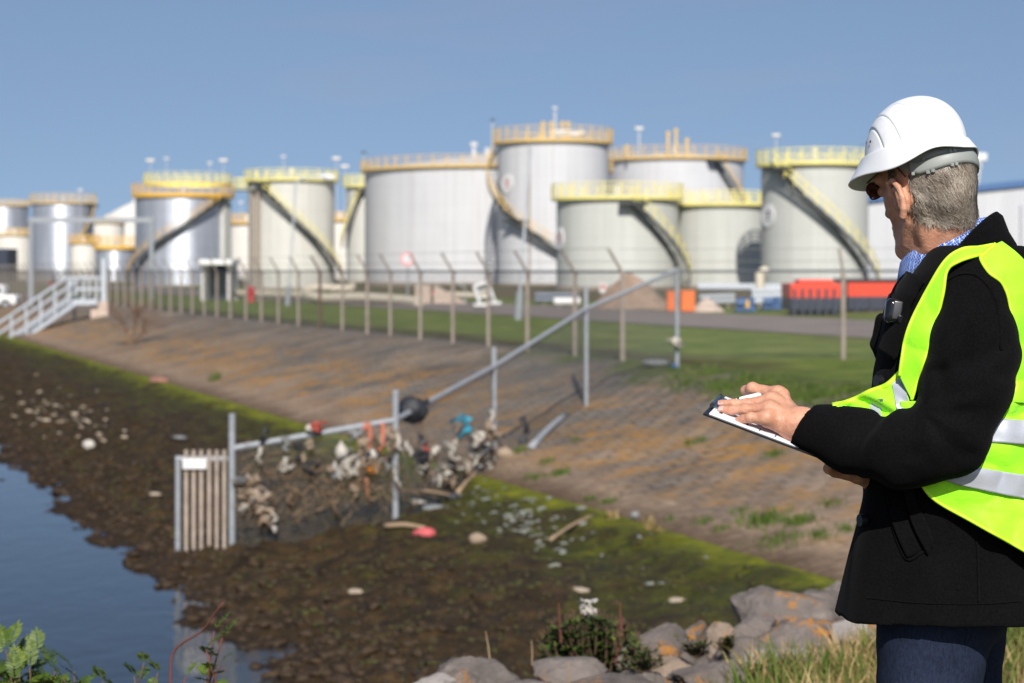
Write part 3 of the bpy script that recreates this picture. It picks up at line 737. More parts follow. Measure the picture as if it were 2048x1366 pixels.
# skips / containers
def skip(pxa, pxb, d, ytop, ybot, depth, label, lid):
    ca = G(pxa, d); cb = G(pxb, d); w = cb.x - ca.x; z0 = H - (ybot - HY) * d / FP; h = (ybot - ytop) * d / FP
    c = Vector(((ca.x + cb.x) / 2, d + depth / 2, z0)); r_ = empty('skip_container', c, label, 'container', 'navy and orange red containers by the road')
    up = h * 0.46
    b = MB(); b.bbox(c + Vector((0, 0, (h - up) / 2 + 0.1)), (w, depth, h - up - 0.2), 0.04); b.box(c + Vector((0, 0, 0.05)), (w * 0.8, depth * 0.7, 0.2)); b.build('body', NAVY, r_)
    b = MB(); b.bbox(c + Vector((0, 0, h - up / 2)), (w * 1.0, depth, up), 0.03); u_ = b.build('upper_panel', REDO, r_)
    n = 7 if not lid else 5
    for k in range(n):
        b = MB(); b.box(c + Vector((-w / 2 + w * (k + 0.5) / n, -depth / 2 - 0.05, h * (0.42 if not lid else 0.27))), (0.12, 0.1, h * (0.84 if not lid else 0.5))); b.build('rib', NAVY, r_)
    if lid:
        b = MB(); b.bbox(c + Vector((0, 0, h + 0.06)), (w * 1.02, depth * 1.05, 0.12), 0.03); b.build('cover', BLACKP, r_)
    else:
        b = MB(); b.bbox(c + Vector((0, -0.1, h + 0.09)), (w * 0.62, depth * 0.6, 0.16), 0.05); b.build('load_sheet', REDO, r_)
skip(1581, 1692, 87, 567, 630, 3.0, 'ribbed navy container with orange red top, left of the fence post', False)
skip(1696, 1850, 90, 563, 629, 4.0, 'longer navy container with plain orange red top and dark cover, partly behind the man', True)

# pumps and pipe stacks
def blob_machine(px, d, w, h, label, m1, m2):
    c = G(px, d); r_ = empty('pump', c, label, 'pump', 'pumps standing in the yard'); W_, H_ = w * d / FP, h * d / FP
    b = MB(); b.bbox(c + Vector((0, 0, H_ * 0.15)), (W_, 0.8, H_ * 0.2), 0.03); b.build('skid', m1, r_)
    b = MB(); b.tube([c + Vector((-W_ * 0.4, 0, H_ * 0.55)), c + Vector((W_ * 0.15, 0, H_ * 0.55))], H_ * 0.3, 14); b.bbox(c + Vector((W_ * 0.3, 0, H_ * 0.55)), (W_ * 0.25, 0.7, H_ * 0.7), 0.04); b.build('motor', m1, r_)
    b = MB(); b.lathe((c.x + W_ * 0.12, c.y - 0.1), [(0.02, c.z + H_ * 0.75), (H_ * 0.2, c.z + H_ * 0.7), (H_ * 0.2, c.z + H_ * 0.3), (0.02, c.z + H_ * 0.25)], 14); b.build('housing', m2, r_, True, 40)
blob_machine(1490, 94, 42, 34, 'blue pump with a yellow housing right of the pale heap', BLUEP, YEL_O)
blob_machine(1543, 96, 40, 30, 'plain blue pump left of the containers', BLUEP, BLUEP)
def pipes(px0, px1, d, n, dia, label, mat, rows=1, tilt=0.0):
    a, b_ = G(px0, d), G(px1, d); k = 0
    r_ = empty('pipe_stack', (a + b_) / 2, label, 'pipe stack')
    for j in range(rows):
        for i in range(n - j):
            b = MB(); o = Vector((0, (i + j * 0.5) * dia * 1.03, dia * (0.5 + j * 0.87) + 0.15))
            b.tube([a + o, b_ + o + Vector((0, 0, tilt))], dia / 2, 10); b.build('pipe', mat, r_)
    for t_ in (0.2, 0.8): b = MB(); b.box(a.lerp(b_, t_) + Vector((0, n * dia / 2, 0.07)), (0.12, n * dia * 1.2, 0.14)); b.build('bearer', CONC, r_)
pipes(1070, 1158, 112, 4, 0.32, 'low stack of dark grey steel pipes left of the tall sand heap', simple('dark_steel_pipe', s(92, 100, 112), 0.5, 0.3), 2)
pipes(1108, 1160, 104, 2, 0.42, 'two white pipes lying before the dark pipe stack', WHITE, 1)
pipes(1400, 1470, 102, 3, 0.3, 'grey pipes lying between the pale heap and the blue pump', GALV, 2)
pipes(1505, 1572, 100, 4, 0.3, 'stack of grey blue pipes left of the containers', GALVB, 3)
def pipe_run(pts, r_, label, mat=CREAM, sup=True, name='pipeline'):
    root = empty(name, pts[0], label, 'pipeline'); b = MB(); b.tube(pts, r_, 10); b.build('pipe', mat, root, True, 50)
    if sup:
        b = MB()
        for i in range(len(pts) - 1):
            n = max(1, int((pts[i + 1] - pts[i]).length / 4))
            for k in range(n):
                p = pts[i].lerp(pts[i + 1], (k + 0.5) / n); g = gz(p.x, p.y)
                if p.z - g > 0.25: b.box((p.x, p.y, (p.z - r_ + g) / 2), (0.18, 0.25, p.z - r_ - g))
        if b.v: b.build('supports', CONC, root)
d = 118
def q(px, py, dd_=d): return P(px, py, dd_)
pipe_run([q(476, 587, 132), q(560, 590, 128), q(606, 589, 124), q(618, 577, 124), q(636, 575, 124), q(698, 577, 124), q(704, 577, 124), q(704, 566, 124)], 0.24, 'cream pipeline that steps up in a bend before the beige tank')
pipe_run([q(606, 590, 120), q(650, 597, 118), q(720, 595, 116), q(800, 600, 112), q(838, 605, 110)], 0.3, 'thick low cream pipeline along the road before the biggest tank')
pipe_run([q(850, 588, 128), q(980, 592, 126)], 0.2, 'thin cream pipeline running behind the concrete steps')
pipe_run([q(1395, 574, 128), q(1560, 575, 128)], 0.26, 'blue grey pipeline on trestles before the tank in shadow', GALVB)
pipe_run([q(1520, 583, 126), q(1520, 545, 126), q(1527, 541, 126), q(1534, 545, 126)], 0.3, 'upright cream vent pipe with hooked top before the tank with the long stair', CREAM, False, 'vent_pipe')
# concrete crossing steps
c0 = q(866, 605, 116); g = gz(c0.x, 116); root = empty('concrete_steps', (c0.x, 116, g), 'pale concrete block with a flight of steps before the biggest tank', 'steps')
b = MB(); w0 = 1.0
b.box((c0.x - 0.55, 116, g + 0.55), (0.9, 1.6, 1.1)); b.build('block', PALE, root)
b = MB()
for k in range(7): b.box((c0.x + 0.08 + 0.26 * (k + 0.5), 116, g + (1.1 - 0.15 * k) / 2), (0.258, 1.4, 1.1 - 0.15 * k))
b.build('flight', PALE, root)
b = MB(); b.tube([(c0.x - 0.9, 115.2, g + 1.1), (c0.x - 0.9, 115.2, g + 2.0), (c0.x + 0.1, 115.2, g + 2.0), (c0.x + 1.9, 115.2, g + 1.0), (c0.x + 1.9, 115.2, g)], 0.035, 6); b.build('handrail', GALVB, root)
# white barrier frame
root = empty('barrier_frame', q(972, 610, 96), 'white tubular barrier frame tipped on its feet, beside the road before the tallest tank', 'barrier')
b = MB(); b.tube([q(948, 572, 96), q(960, 609, 96), q(990, 604, 96), q(976, 566, 96), q(948, 572, 96)], 0.1, 8); b.build('frame', WHITE, root)
b = MB(); b.tube([q(951, 584, 96.2), q(981, 578, 96.2)], 0.05, 6); b.tube([q(955, 596, 96.2), q(985, 591, 96.2)], 0.05, 6); b.build('rails', WHITE, root)
b = MB(); b.bbox(q(962, 610, 95.6), (0.7, 0.5, 0.14), 0.03); b.bbox(q(990, 606, 95.4), (0.6, 0.5, 0.14), 0.03); b.build('feet', WHITE, root)
# round prohibition sign before the biggest tank
def round_sign(px, py, r_, d, label, pole_to, name='road_sign'):
    p = P(px, py, d); g = gz(p.x, d); root = empty(name, (p.x, d, g), label, 'sign'); rr = r_ * d / FP; k = 32
    b = MB(); b.tube([(p.x, d + 0.07, g), (p.x, d + 0.07, p.z)], 0.05, 6); b.build('post', GALV, root)
    def disc(rad, y, nm, mat, par, inner=0):
        b = MB(); ring = [(p.x + rad * math.cos(2 * math.pi * i / k), y, p.z + rad * math.sin(2 * math.pi * i / k)) for i in range(k)]
        b.add(ring + [(x, y + 0.02, z) for x, _, z in ring], [tuple(range(k)), tuple(range(2 * k - 1, k - 1, -1))] + [(i, (i + 1) % k, k + (i + 1) % k, k + i) for i in range(k)]); return b.build(nm, mat, par)
    disc(rr, d, 'border', simple('faded_red', s(216, 150, 152), 0.6), root); disc(rr * 0.58, d - 0.025, 'face', WHITE, root)
    b = MB(); b.box((p.x, d - 0.04, p.z), (rr * 0.3, 0.02, rr * 0.5)); b.build('symbol', BLUEP, root)
round_sign(815, 518, 14, 112, 'round red bordered sign on a thin post before the biggest tank', 600)
def notice(px, py, w, h, d, label, mat, mark):
    p = P(px, py, d); g = gz(p.x, d); root = empty('notice_board', (p.x, d, g), label, 'sign')
    W_, H_ = w * d / FP, h * d / FP
    b = MB(); b.tube([(p.x, d + 0.06, g), (p.x, d + 0.06, p.z)], 0.04, 6); b.build('post', GALV, root)
    b = MB(); b.box(p, (W_, 0.03, H_)); b.build('panel', mat, root)
    b = MB(); b.box(p + Vector((0, -0.025, H_ * 0.12)), (W_ * 0.6, 0.015, H_ * 0.4)); b.build('symbol', mark, root)
notice(1206, 576, 13, 19, 110, 'small white notice with a red mark beside the tall sand heap', WHITE, REDP)
def hydrant(px, d, label):
    c = G(px, d); root = empty('hydrant', c, label, 'hydrant', 'red hydrants by the road')
    b = MB(); b.lathe((c.x, c.y), [(0.22, c.z), (0.16, c.z + 0.08), (0.16, c.z + 0.75), (0.2, c.z + 0.8), (0.14, c.z + 0.95), (0.03, c.z + 1.0)], 14); b.build('barrel', REDP, root, True, 40)
    b = MB(); b.tube([c + Vector((-0.3, 0, 0.6)), c + Vector((0.3, 0, 0.6))], 0.08, 8); b.build('outlet', REDP, root)
hydrant(502, 124, 'red hydrant standing before the beige tank, left of the cream pipeline')
hydrant(101, 205, 'tiny red hydrant behind the fence before the tall silver tank')
hydrant(873, 122, 'red hydrant beside the concrete steps before the biggest tank')
# lamp columns by the road
def column(px0, py0, px1, py1, d, label, arm):
    a, b_ = P(px0, py0, d), P(px1, py1, d); a.z = gz(a.x, d); root = empty('lamp_column', a, label, 'lamp column', 'slim lamp columns along the road')
    b = MB(); m_ = a.lerp(b_, 0.16); b.tube([a, m_], 0.16, 10); b.build('base', GALV, root)
    b = MB(); pts = [m_, b_] + ([b_ + Vector((0.3, 0, 0.25)), b_ + Vector((arm, 0, 0.32))] if arm else []); b.tube(pts, 0.055, 8); b.build('pole', GALVB, root)
    if arm:
        b = MB(); b.bbox(b_ + Vector((arm + 0.25, 0, 0.32)), (0.7, 0.25, 0.14), 0.04); b.build('lamp_head', GALVB, root)
column(575, 612, 592, 366, 112, 'slim lamp column with a hooked top before the beige tank', 1.1)
column(1036, 640, 1061, 290, 80, 'slim slightly leaning column before the tallest tank', 0.0)
# kiosk / shelter
c = G(433, 130); root = empty('gate_shelter', c, 'small white shelter with flat roof and dark opening, before the large silver tank', 'shelter')
zt = zpy(530, 130); wd = 60 * 130 / FP
b = MB(); b.box((c.x - wd * 0.42, 130.8, (c.z + zt) / 2), (wd * 0.16, 2.0, zt - c.z)); b.box((c.x + wd * 0.44, 130, (c.z + zt) / 2), (0.3, 0.3, zt - c.z)); b.box((c.x + 0.1, 132.1, (c.z + zt) / 2), (wd, 0.15, zt - c.z)); b.build('wall', WHITE, root)
b = MB(); b.bbox((c.x, 130.8, zt + 0.18), (wd * 1.15, 3.4, 0.34), 0.04); b.build('roof', WHITE, root)
b = MB(); b.box((c.x + wd * 0.03, 131.9, c.z + 0.7), (wd * 0.72, 0.2, 1.4)); b.build('door', NAVY, root)
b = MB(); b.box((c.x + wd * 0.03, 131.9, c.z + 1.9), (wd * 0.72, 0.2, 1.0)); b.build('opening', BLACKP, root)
# height gantry
pa, pb = G(62, 132), G(303, 132); zt = zpy(437, 132); root = empty('gantry', (pa + pb) / 2, 'white goalpost shaped gantry before the silver tanks', 'gantry')
b = MB(); b.tube([pa, (pa.x, 132, zt)], 0.17, 8); b.build('leg', GALV, root); b = MB(); b.tube([pb, (pb.x, 132, zt)], 0.17, 8); b.build('leg', GALV, root)
b = MB(); b.box(((pa.x + pb.x) / 2, 132, zt - 0.1), (pb.x - pa.x + 0.3, 0.25, 0.3)); b.build('crossbeam', GALV, root)
# white van at left edge
c = G(-18, 142); c.z = gz(c.x, 142); root = empty('parked_van', c, 'white parked vehicle cut off by the left edge of the picture', 'van')
b = MB(); b.bbox(c + Vector((0, 0, 0.62)), (4.0, 1.8, 0.7), 0.15); b.bbox(c + Vector((-0.2, 0, 1.3)), (2.6, 1.6, 0.8), 0.25); b.build('body', WHITE, root)
b = MB(); b.box(c + Vector((0.5, -0.82, 1.35)), (0.8, 0.03, 0.42)); b.box(c + Vector((-0.6, -0.82, 1.35)), (0.9, 0.03, 0.42)); b.build('side_window', BLACKP, root)
for dx in (-1.25, 1.25):
    for dy in (-0.8, 0.8):
        b = MB(); b.tube([c + Vector((dx, dy - 0.1, 0.33)), c + Vector((dx, dy + 0.1, 0.33))], 0.33, 16); w_ = b.build('wheel', BLACKP, root)
        b = MB(); b.tube([c + Vector((dx, dy - 0.12, 0.33)), c + Vector((dx, dy + 0.12, 0.33))], 0.18, 12); b.build('rim', GALV, w_)
c = G(4, 300); root = empty('shipping_container', c, 'dark container stack half out of the picture at the left edge', 'container')
for k in range(2):
    b = MB(); b.bbox(c + Vector((0, 0, 1.3 + 2.62 * k)), (3.2, 6, 2.58), 0.05); b.build('container_box', NAVY, root)

# ------------------------------------------------------------------ fences
def wires(b, quad, pitch, r_):
    """chain-link wires in a panel A0(bottom) A1(top) B0 B1"""
    A0, A1, B0, B1 = quad; L = (B0 - A0).length; h = (A1 - A0).length
    nrm = (B0 - A0).cross(A1 - A0).normalized() * r_ * 1.2
    def pt(u_, v_): return (A0.lerp(B0, u_)).lerp(A1.lerp(B1, u_), v_)
    for sg in (1, -1):
        k = -h
        while k < L:
            s0, s1, v0, v1 = k, k + h, 0.0, 1.0
            if s0 < 0: v0 = -s0 / h; s0 = 0
            if s1 > L: v1 = 1 - (s1 - L) / h; s1 = L
            if v1 > v0 + 0.01:
                a, c_ = (pt(s0 / L, v0), pt(s1 / L, v1)) if sg > 0 else (pt(s0 / L, 1 - v0), pt(s1 / L, 1 - v1))
                b.tube([a + nrm * sg, c_ + nrm * sg], r_, 3, False)
            k += pitch
POSTC = simple('concrete_post', s(140, 130, 120), 0.9, var=0.18, scale=6)
DARKP = simple('rusty_post', s(88, 66, 56), 0.8, var=0.2)
WIRE = simple('fence_wire', s(120, 122, 120), 0.6, 0.3, var=0.1)
TOPR = simple('dark_rail', s(72, 78, 86), 0.6, 0.2, var=0.1)
# perimeter fence: along the crest, corner, then to the right
fl = []
pxs = [1245, 1150, 1055, 977, 906, 841, 781, 735, 685, 640, 597, 557, 523, 492, 461]
for px in pxs:
    t_ = (px - CX) / FP; d = 18.55 / (t_ + A_); fl.append(Vector((t_ * d, d, 0)))
stp = (fl[-1] - fl[-2]).length
while fl[-1].y < 172: 
    q_ = fl[-1] + Vector((-A_, 1, 0)).normalized() * 2.75; fl.append(q_)
rt = [Vector((7.35, 44.2, 0)), Vector((12.2, 42.6, 0)), Vector((17.0, 41.0, 0)), Vector((21.8, 39.4, 0))]
line = rt[::-1] + fl
root = empty('chain_link_fence', (fl[0].x, fl[0].y, gz(fl[0].x, fl[0].y)), 'long chain link perimeter fence on pale posts along the top of the embankment', 'fence')
FH = 1.98
mesh = MB(); rail = MB(); barb = MB()
for i, p in enumerate(line):
    g = gz(p.x, p.y); b = MB(); lean = 0.04 * math.sin(i * 2.7)
    rr = 0.046 if p.y < 100 else 0.06
    b.box((p.x, p.y, g + FH / 2 - 0.15), (rr * 2, rr * 2, FH + 0.3))
    dirn = Vector((-0.32, -0.05, 0.52)) if i >= len(rt) else Vector((-0.05, 0.2, 0.5))
    b.tube([(p.x, p.y, g + FH - 0.02), Vector((p.x, p.y, g + FH)) + dirn], 0.035, 5)
    b.build('post', DARKP if i - len(rt) == 9 else POSTC, root)
    if i + 1 < len(line):
        n_ = line[i + 1]; g2 = gz(n_.x, n_.y)
        wires(mesh, (Vector((p.x, p.y, g + 0.03)), Vector((p.x, p.y, g + FH)), Vector((n_.x, n_.y, g2 + 0.03)), Vector((n_.x, n_.y, g2 + FH))), 0.075 if p.y < 90 else 0.15, 0.0017 if p.y < 90 else 0.0038)
        rail.tube([(p.x, p.y, g + FH), (n_.x, n_.y, g2 + FH)], 0.03, 6)
        for f_ in (0.45, 1.0):
            barb.tube([Vector((p.x, p.y, g + FH)) + dirn * f_, Vector((n_.x, n_.y, g2 + FH)) + dirn * f_], 0.006, 3)
mesh.build('wire_mesh', WIRE, root); rail.build('top_rail', TOPR, root); barb.build('barbed_wire', WIRE, root)

# cross fence down the slope to the water
def gp(px, py_b, py_t):
    k = (py_b - HY) / (px - CX + A_ * FP)      # |z| / u on this sight line
    lo, hi = 2.0, 19.0
    for _ in range(60):
        u_ = (lo + hi) / 2
        if (H - prof(u_)) / u_ > k: lo = u_
        else: hi = u_
    d_ = u_ * FP / (px - CX + A_ * FP); x = (px - CX) * d_ / FP
    return Vector((x, d_, float(prof(u_)))), Vector((x, d_, H - (py_t - HY) * d_ / FP))
cf = [gp(1354, 737, 535), gp(1172, 812, 572), gp(988, 925, 694), gp(791, 1045, 780), gp(464, 1106, 827)]
root = empty('cross_fence', cf[2][0], 'galvanised chain link cross fence running down the slope into the mud, hung with rubbish', 'fence')
for a, t_ in cf:
    b = MB(); b.tube([a - Vector((0, 0, 0.4)), t_], 0.045, 8); b.build('post', GALV, root)
mesh = MB(); rl = MB()
topr = [P(1354, 540, cf[0][0].y), P(1172, 618, cf[1][0].y), P(988, 733, cf[2][0].y), P(791, 840, cf[3][0].y), P(464, 897, cf[4][0].y)]
for i in range(4):
    rl.tube([topr[i], topr[i + 1]], 0.042, 8)
    wires(mesh, (cf[i][0], topr[i], cf[i + 1][0], topr[i + 1]), 0.07, 0.0022)
rl.build('top_rail', GALV, root); mesh.build('wire_mesh', WIRE, root)
# end gate of upright bars with a white plate
ga, gt = gp(356, 1092, 918); ga.y = gt.y = cf[4][0].y + 0.15; x0 = (356 - CX) * ga.y / FP; x1 = cf[4][0].x - 0.08
root = empty('bar_gate', Vector(((x0 + x1) / 2, ga.y, ga.z)), 'narrow end gate of upright bars with a blank white plate near the water', 'gate')
zt = zpy(918, ga.y); z0 = zpy(1100, ga.y)
RUST = simple('muddy_bar', s(176, 162, 148), 0.85, 0.1, var=0.22, scale=6)
b = MB(); b.tube([(x0, ga.y, z0 - 0.2), (x0, ga.y, zt)], 0.04, 8); b.tube([(x0 - 0.03, ga.y, zt), (x1, ga.y, zt)], 0.045, 8); b.build('frame', GALV, root)
for k, px in enumerate((374, 389, 404, 420, 435, 450)):
    x = (px - CX) * ga.y / FP; b = MB(); b.tube([(x, ga.y - 0.07, z0 - 0.1), (x, ga.y - 0.07, zpy(899, ga.y))], 0.027, 7); b.build('bar', RUST, root)
p = P(389, 928, ga.y - 0.14); b = MB(); b.bbox(p, (48 * ga.y / FP, 0.02, 20 * ga.y / FP), 0.008); b.build('plate', WHITE, root)

# steel stair down the embankment
def V3(px, py, d): return P(px, py, d)
top_d = 104.0; plat = G(172, top_d); zf = zpy(598, top_d)
root = empty('steel_staircase', (plat.x, top_d, plat.z), 'light grey steel staircase leading down the embankment to the mud at the left edge', 'staircase')
L0, L1 = V3(152, 598, top_d), V3(-22, 716, 99.0)
dirh = Vector((L1.x - L0.x, L1.y - L0.y, 0)).normalized(); side = Vector((-dirh.y, dirh.x, 0)) * 0.55
def stair_side(sg):
    b = MB(); b.tube([L0 + side * sg, L1 + side * sg], 0.11, 8); return b
for sg in (-1, 1): stair_side(sg).build('stringer', GALVB, root)
b = MB()
for k in range(40):
    p = L0.lerp(L1, (k + 0.5) / 40); b.box(p, (0.28, 1.1, 0.05), math.atan2(dirh.y, dirh.x))
b.build('treads', GALVB, root)
for sg in (-1, 1):
    b = MB(); up = Vector((0, 0, 1.15))
    b.tube([L0 + side * sg + up, L1 + side * sg + up], 0.07, 7); b.tube([L0 + side * sg + up * 0.55, L1 + side * sg + up * 0.55], 0.045, 7)
    for k in range(7):
        p = L0.lerp(L1, k / 6) + side * sg; b.tube([p, p + up], 0.075, 7)
    b.build('handrail', GALVB, root)
pc = V3(172, 600, top_d); b = MB(); b.box(pc + Vector((0, 0, -0.1)), (1.5, 1.6, 0.28)); b.build('platform', GALVB, root)
b = MB()
b.tube([pc + Vector((0.05, -0.7, 0.05)), pc + Vector((0.05, 0.7, 0.05))], 0.05, 6)
for dy in (-0.7, 0.7):
    for zz in (0.55, 1.15): b.tube([pc + Vector((-0.65, dy, zz)), pc + Vector((0.75, dy, zz))], 0.07, 6)
    for dx in (-0.65, 0.05, 0.7): b.tube([pc + Vector((dx, dy, 0)), pc + Vector((dx, dy, 1.15))], 0.06, 6)
b.build('platform_railing', GALVB, root)
b = MB(); b.box((pc.x + 0.95, top_d, (zpy(517, top_d) + plat.z) / 2), (0.26, 0.26, zpy(517, top_d) - plat.z)); b.build('gate_post', GALVB, root)
for dx in (-0.6, 0.7):
    b = MB(); b.tube([(pc.x + dx, top_d, pc.z - 0.2), (pc.x + dx, top_d, gz(pc.x + dx, top_d) - 0.2)], 0.08, 7); b.build('support_leg', GALVB, root)
b = MB(); b.box((pc.x + 0.8, top_d, gz(pc.x + 0.8, top_d) + 0.3), (0.9, 1.0, 0.9)); b.build('footing', PALE, root)
# ------------------------------------------------------------------ rocks, plants and rubbish
rng = random.Random(7); nr = np.random.default_rng(7)
def rock_mat(name, base, lich=True, pale=0.0):
    t = NT(name); c = t.coord(True)
    f = t.noise(c, 3.5, 7, 0.68)
    col = t.ramp(f, [(0.28, tuple(x * 0.5 for x in base)), (0.5, base), (0.72, tuple(min(1, x * 1.5) for x in base))])
    w = t.ramp(t.noise(c, 6.0, 6, 0.7), [(0.56, 0.0), (0.7, 1.0)])
    col = t.mix(t.math('MULTIPLY', w, 0.35 + pale), col, s(176, 166, 150))
    if lich:
        l1 = t.math('MULTIPLY', t.ramp(t.noise(c, 3.2, 3, 0.5), [(0.54, 0.0), (0.62, 1.0)]), t.ramp(t.noise(c, 26, 5, 0.7), [(0.48, 0.0), (0.55, 1.0)]))
        col = t.mix(t.math('MULTIPLY', l1, 0.8), col, s(180, 120, 34))
    t.base(col); t.set(0.92, spec=0.2)
    t.bump(t.math('ADD', t.noise(c, 9, 7, 0.75), t.math('MULTIPLY', t.noise(c, 45, 4, 0.7), 0.3)), 0.7, 0.035); return t.m
ROCK = rock_mat('lichen_rock', s(114, 106, 101)); ROCKP = rock_mat('pale_rock', s(146, 140, 136), False, 0.1); ROCKB = rock_mat('beige_rock', s(140, 124, 110), True, 0.15)
def boulder(px, py, d, w, h, label, mat=ROCK, seed=0, yaw=0.0, dep=0.8):
    bm = bmesh.new(); bmesh.ops.create_icosphere(bm, subdivisions=6, radius=1)
    q = np.array([v.co[:] for v in bm.verts]); r_ = random.Random(seed)
    for _ in range(24):           # broken faces
        n_ = np.array([r_.gauss(0, 1), r_.gauss(0, 1), r_.gauss(0.2, 0.8)]); n_ /= np.linalg.norm(n_); o_ = r_.uniform(0.62, 0.86)
        dd_ = q @ n_ - o_; q = q - np.outer(np.clip(dd_, 0, None), n_) * 0.97
    q = q * (1 + 0.12 * fbm(q * 1.5, seed, 4) + 0.05 * fbm(q * 4.5, seed + 4, 3) + 0.035 * fbm(q * 12, seed + 5, 4) - 0.07 * np.abs(fbm(q * 2.4, seed + 9, 3)))[:, None]
    W_, H_ = 1.03 * w * d / FP / 2, 1.03 * h * d / FP / 2
    q = q / np.abs(q).max(0) * np.array([W_, W_ * dep, H_ * 1.25])
    cs, sn = math.cos(yaw), math.sin(yaw); q = np.stack([q[:, 0] * cs - q[:, 1] * sn, q[:, 0] * sn + q[:, 1] * cs, q[:, 2]], 1)
    c = P(px, py, d)
    q = q - np.array([0, 0, H_ * 0.25])
    for v, p in zip(bm.verts, q): v.co = p
    me = bpy.data.meshes.new('boulder'); bm.to_mesh(me); bm.free()
    o = link('boulder', me, mat, None, True, 50); o.location = c
    return tag(o, label, 'rock', 'boulders along the edge of the near bank')
boulder(965, 1352, 7.35, 185, 78, 'broad grey boulder with orange lichen at the bottom edge, left of the dark bush', seed=1)
boulder(868, 1372, 7.2, 110, 50, 'small low boulder at the bottom edge, leftmost of all the boulders', ROCKP, 2)
boulder(1140, 1338, 7.3, 150, 76, 'rounded grey boulder directly before the dark green bush', seed=3)
boulder(1215, 1372, 7.1, 200, 60, 'low boulder cut by the bottom edge below the dark bush', seed=4)
boulder(1052, 1378, 7.05, 150, 50, 'flat boulder with lichen below the rounded boulder, cut by the bottom edge', seed=14)
boulder(1325, 1285, 8.0, 130, 100, 'wedge shaped grey boulder right behind the dark bush', seed=5, yaw=0.4)
boulder(1392, 1272, 8.4, 70, 64, 'small grey boulder between the wedge shaped one and the round one', seed=6)
boulder(1440, 1270, 8.3, 72, 66, 'small round boulder with a beige patch', ROCKB, 7)
boulder(1565, 1232, 9.3, 200, 120, 'big domed grey boulder, highest in the middle of the row', seed=8)
boulder(1632, 1215, 9.6, 150, 92, 'grey boulder rising behind the right side of the domed one', seed=9)
boulder(1722, 1225, 9.9, 130, 100, 'grey boulder half hidden by the coat of the man', seed=10)
boulder(1620, 1275, 8.7, 250, 92, 'long grey boulder with a strip of orange lichen, below the domed one', seed=11, yaw=0.15)
boulder(1706, 1270, 8.5, 96, 72, 'white boulder beside the hem of the black coat', ROCKP, 12)
boulder(1492, 1305, 8.1, 160, 70, 'low grey boulder under the round one', seed=13)
boulder(1342, 1332, 7.8, 120, 56, 'beige boulder half overgrown at the right foot of the bush', ROCKB, 15)
boulder(1560, 1325, 7.9, 210, 56, 'flat pale boulder sinking into the dry grass', ROCKP, 16)
boulder(1420, 1350, 7.5, 170, 60, 'low boulder with orange spots behind the first grass blades', seed=17)
boulder(1285, 1366, 7.35, 120, 56, 'dark boulder at the bottom edge, right foot of the bush', seed=18)

boulder(1505, 1262, 8.8, 110, 74, 'dark grey boulder wedged between the round one and the domed one', seed=21)
boulder(1688, 1196, 10.2, 110, 66, 'far grey boulder peeping over the row beside the coat', seed=22)
boulder(1258, 1322, 7.7, 90, 60, 'small grey boulder under the right side of the dark bush', seed=23)
boulder(1375, 1308, 8.0, 90, 60, 'grey boulder filling the gap below the small and the wedge shaped ones', seed=24)
boulder(915, 1366, 7.25, 120, 64, 'grey boulder between the leftmost low one and the broad lichen one', seed=25)
boulder(1660, 1318, 8.0, 130, 60, 'grey boulder sunk in the grass below the white one', seed=26)

# small stones on the mud
def stone_mesh(seed, mat, flat=0.6):
    bm = bmesh.new(); bmesh.ops.create_icosphere(bm, subdivisions=2, radius=1)
    q = np.array([v.co[:] for v in bm.verts]); q = q * (1 + 0.3 * fbm(q * 1.3, seed, 3))[:, None] * np.array([1, 0.8, flat])
    for v, p in zip(bm.verts, q): v.co = p
    me = bpy.data.meshes.new('pale_stone'); bm.to_mesh(me); bm.free(); me.materials.append(mat)
    me.polygons.foreach_set('use_smooth', [True] * len(me.polygons)); return me
PST = simple('pale_stone', s(158, 144, 126), 0.9, var=0.25, scale=3); GST = simple('grey_stone', s(122, 124, 116), 0.9, var=0.25, scale=3)
sm = [stone_mesh(k, PST) for k in range(4)]; gm = [stone_mesh(k + 9, GST) for k in range(4)]
def mudz(x, y): 
    u_ = uof(x, y); return float(mud_z(np.array([u_]), np.array([y]), np.array([x]))[0])
def ray_mud(px, py):
    """where the sight line of a photo position meets the mud"""
    lo, hi = 10.0, 160.0
    for _ in range(50):
        d_ = (lo + hi) / 2; p = P(px, py, d_)
        if p.z > prof(uof(p.x, d_)): lo = d_
        else: hi = d_
    return Vector((p.x, d_, mudz(p.x, d_)))
def stones(n, cx, cy, sx, sy, meshes, size, label, group, ang=0.0):
    for k in range(n):
        a, b_ = rng.gauss(0, 1) * sx, rng.gauss(0, 1) * sy
        px, py = cx + a * math.cos(ang) - b_ * math.sin(ang), cy + a * math.sin(ang) + b_ * math.cos(ang)
        p = ray_mud(px, py)
        if uof(p.x, p.y) < 5.4 or uof(p.x, p.y) > 11.2: continue
        o = bpy.data.objects.new('pale_stone', meshes[k % len(meshes)]); COL.objects.link(o)
        z_ = size * rng.choice([rng.uniform(0.4, 0.9), rng.uniform(0.6, 1.5)]); o.location = p + Vector((0, 0, z_ * 0.2)); o.scale = (z_ * rng.uniform(.8, 1.7), z_ * rng.uniform(.6, 1.1), z_ * rng.uniform(.5, 1.0)); o.rotation_euler = (rng.uniform(-.3, .3), rng.uniform(-.3, .3), rng.uniform(0, 6))
        tag(o, label, 'stone', group)
stones(70, 90, 820, 60, 24, sm, 0.07, 'small pale stone in the scatter on brown mud at the left above the water', 'pale stones at the left', 0.25)
stones(24, 185, 862, 50, 24, sm, 0.085, 'small pale stone at the lower end of the scatter on the mud at the left', 'pale stones nearer the water', 0.3)
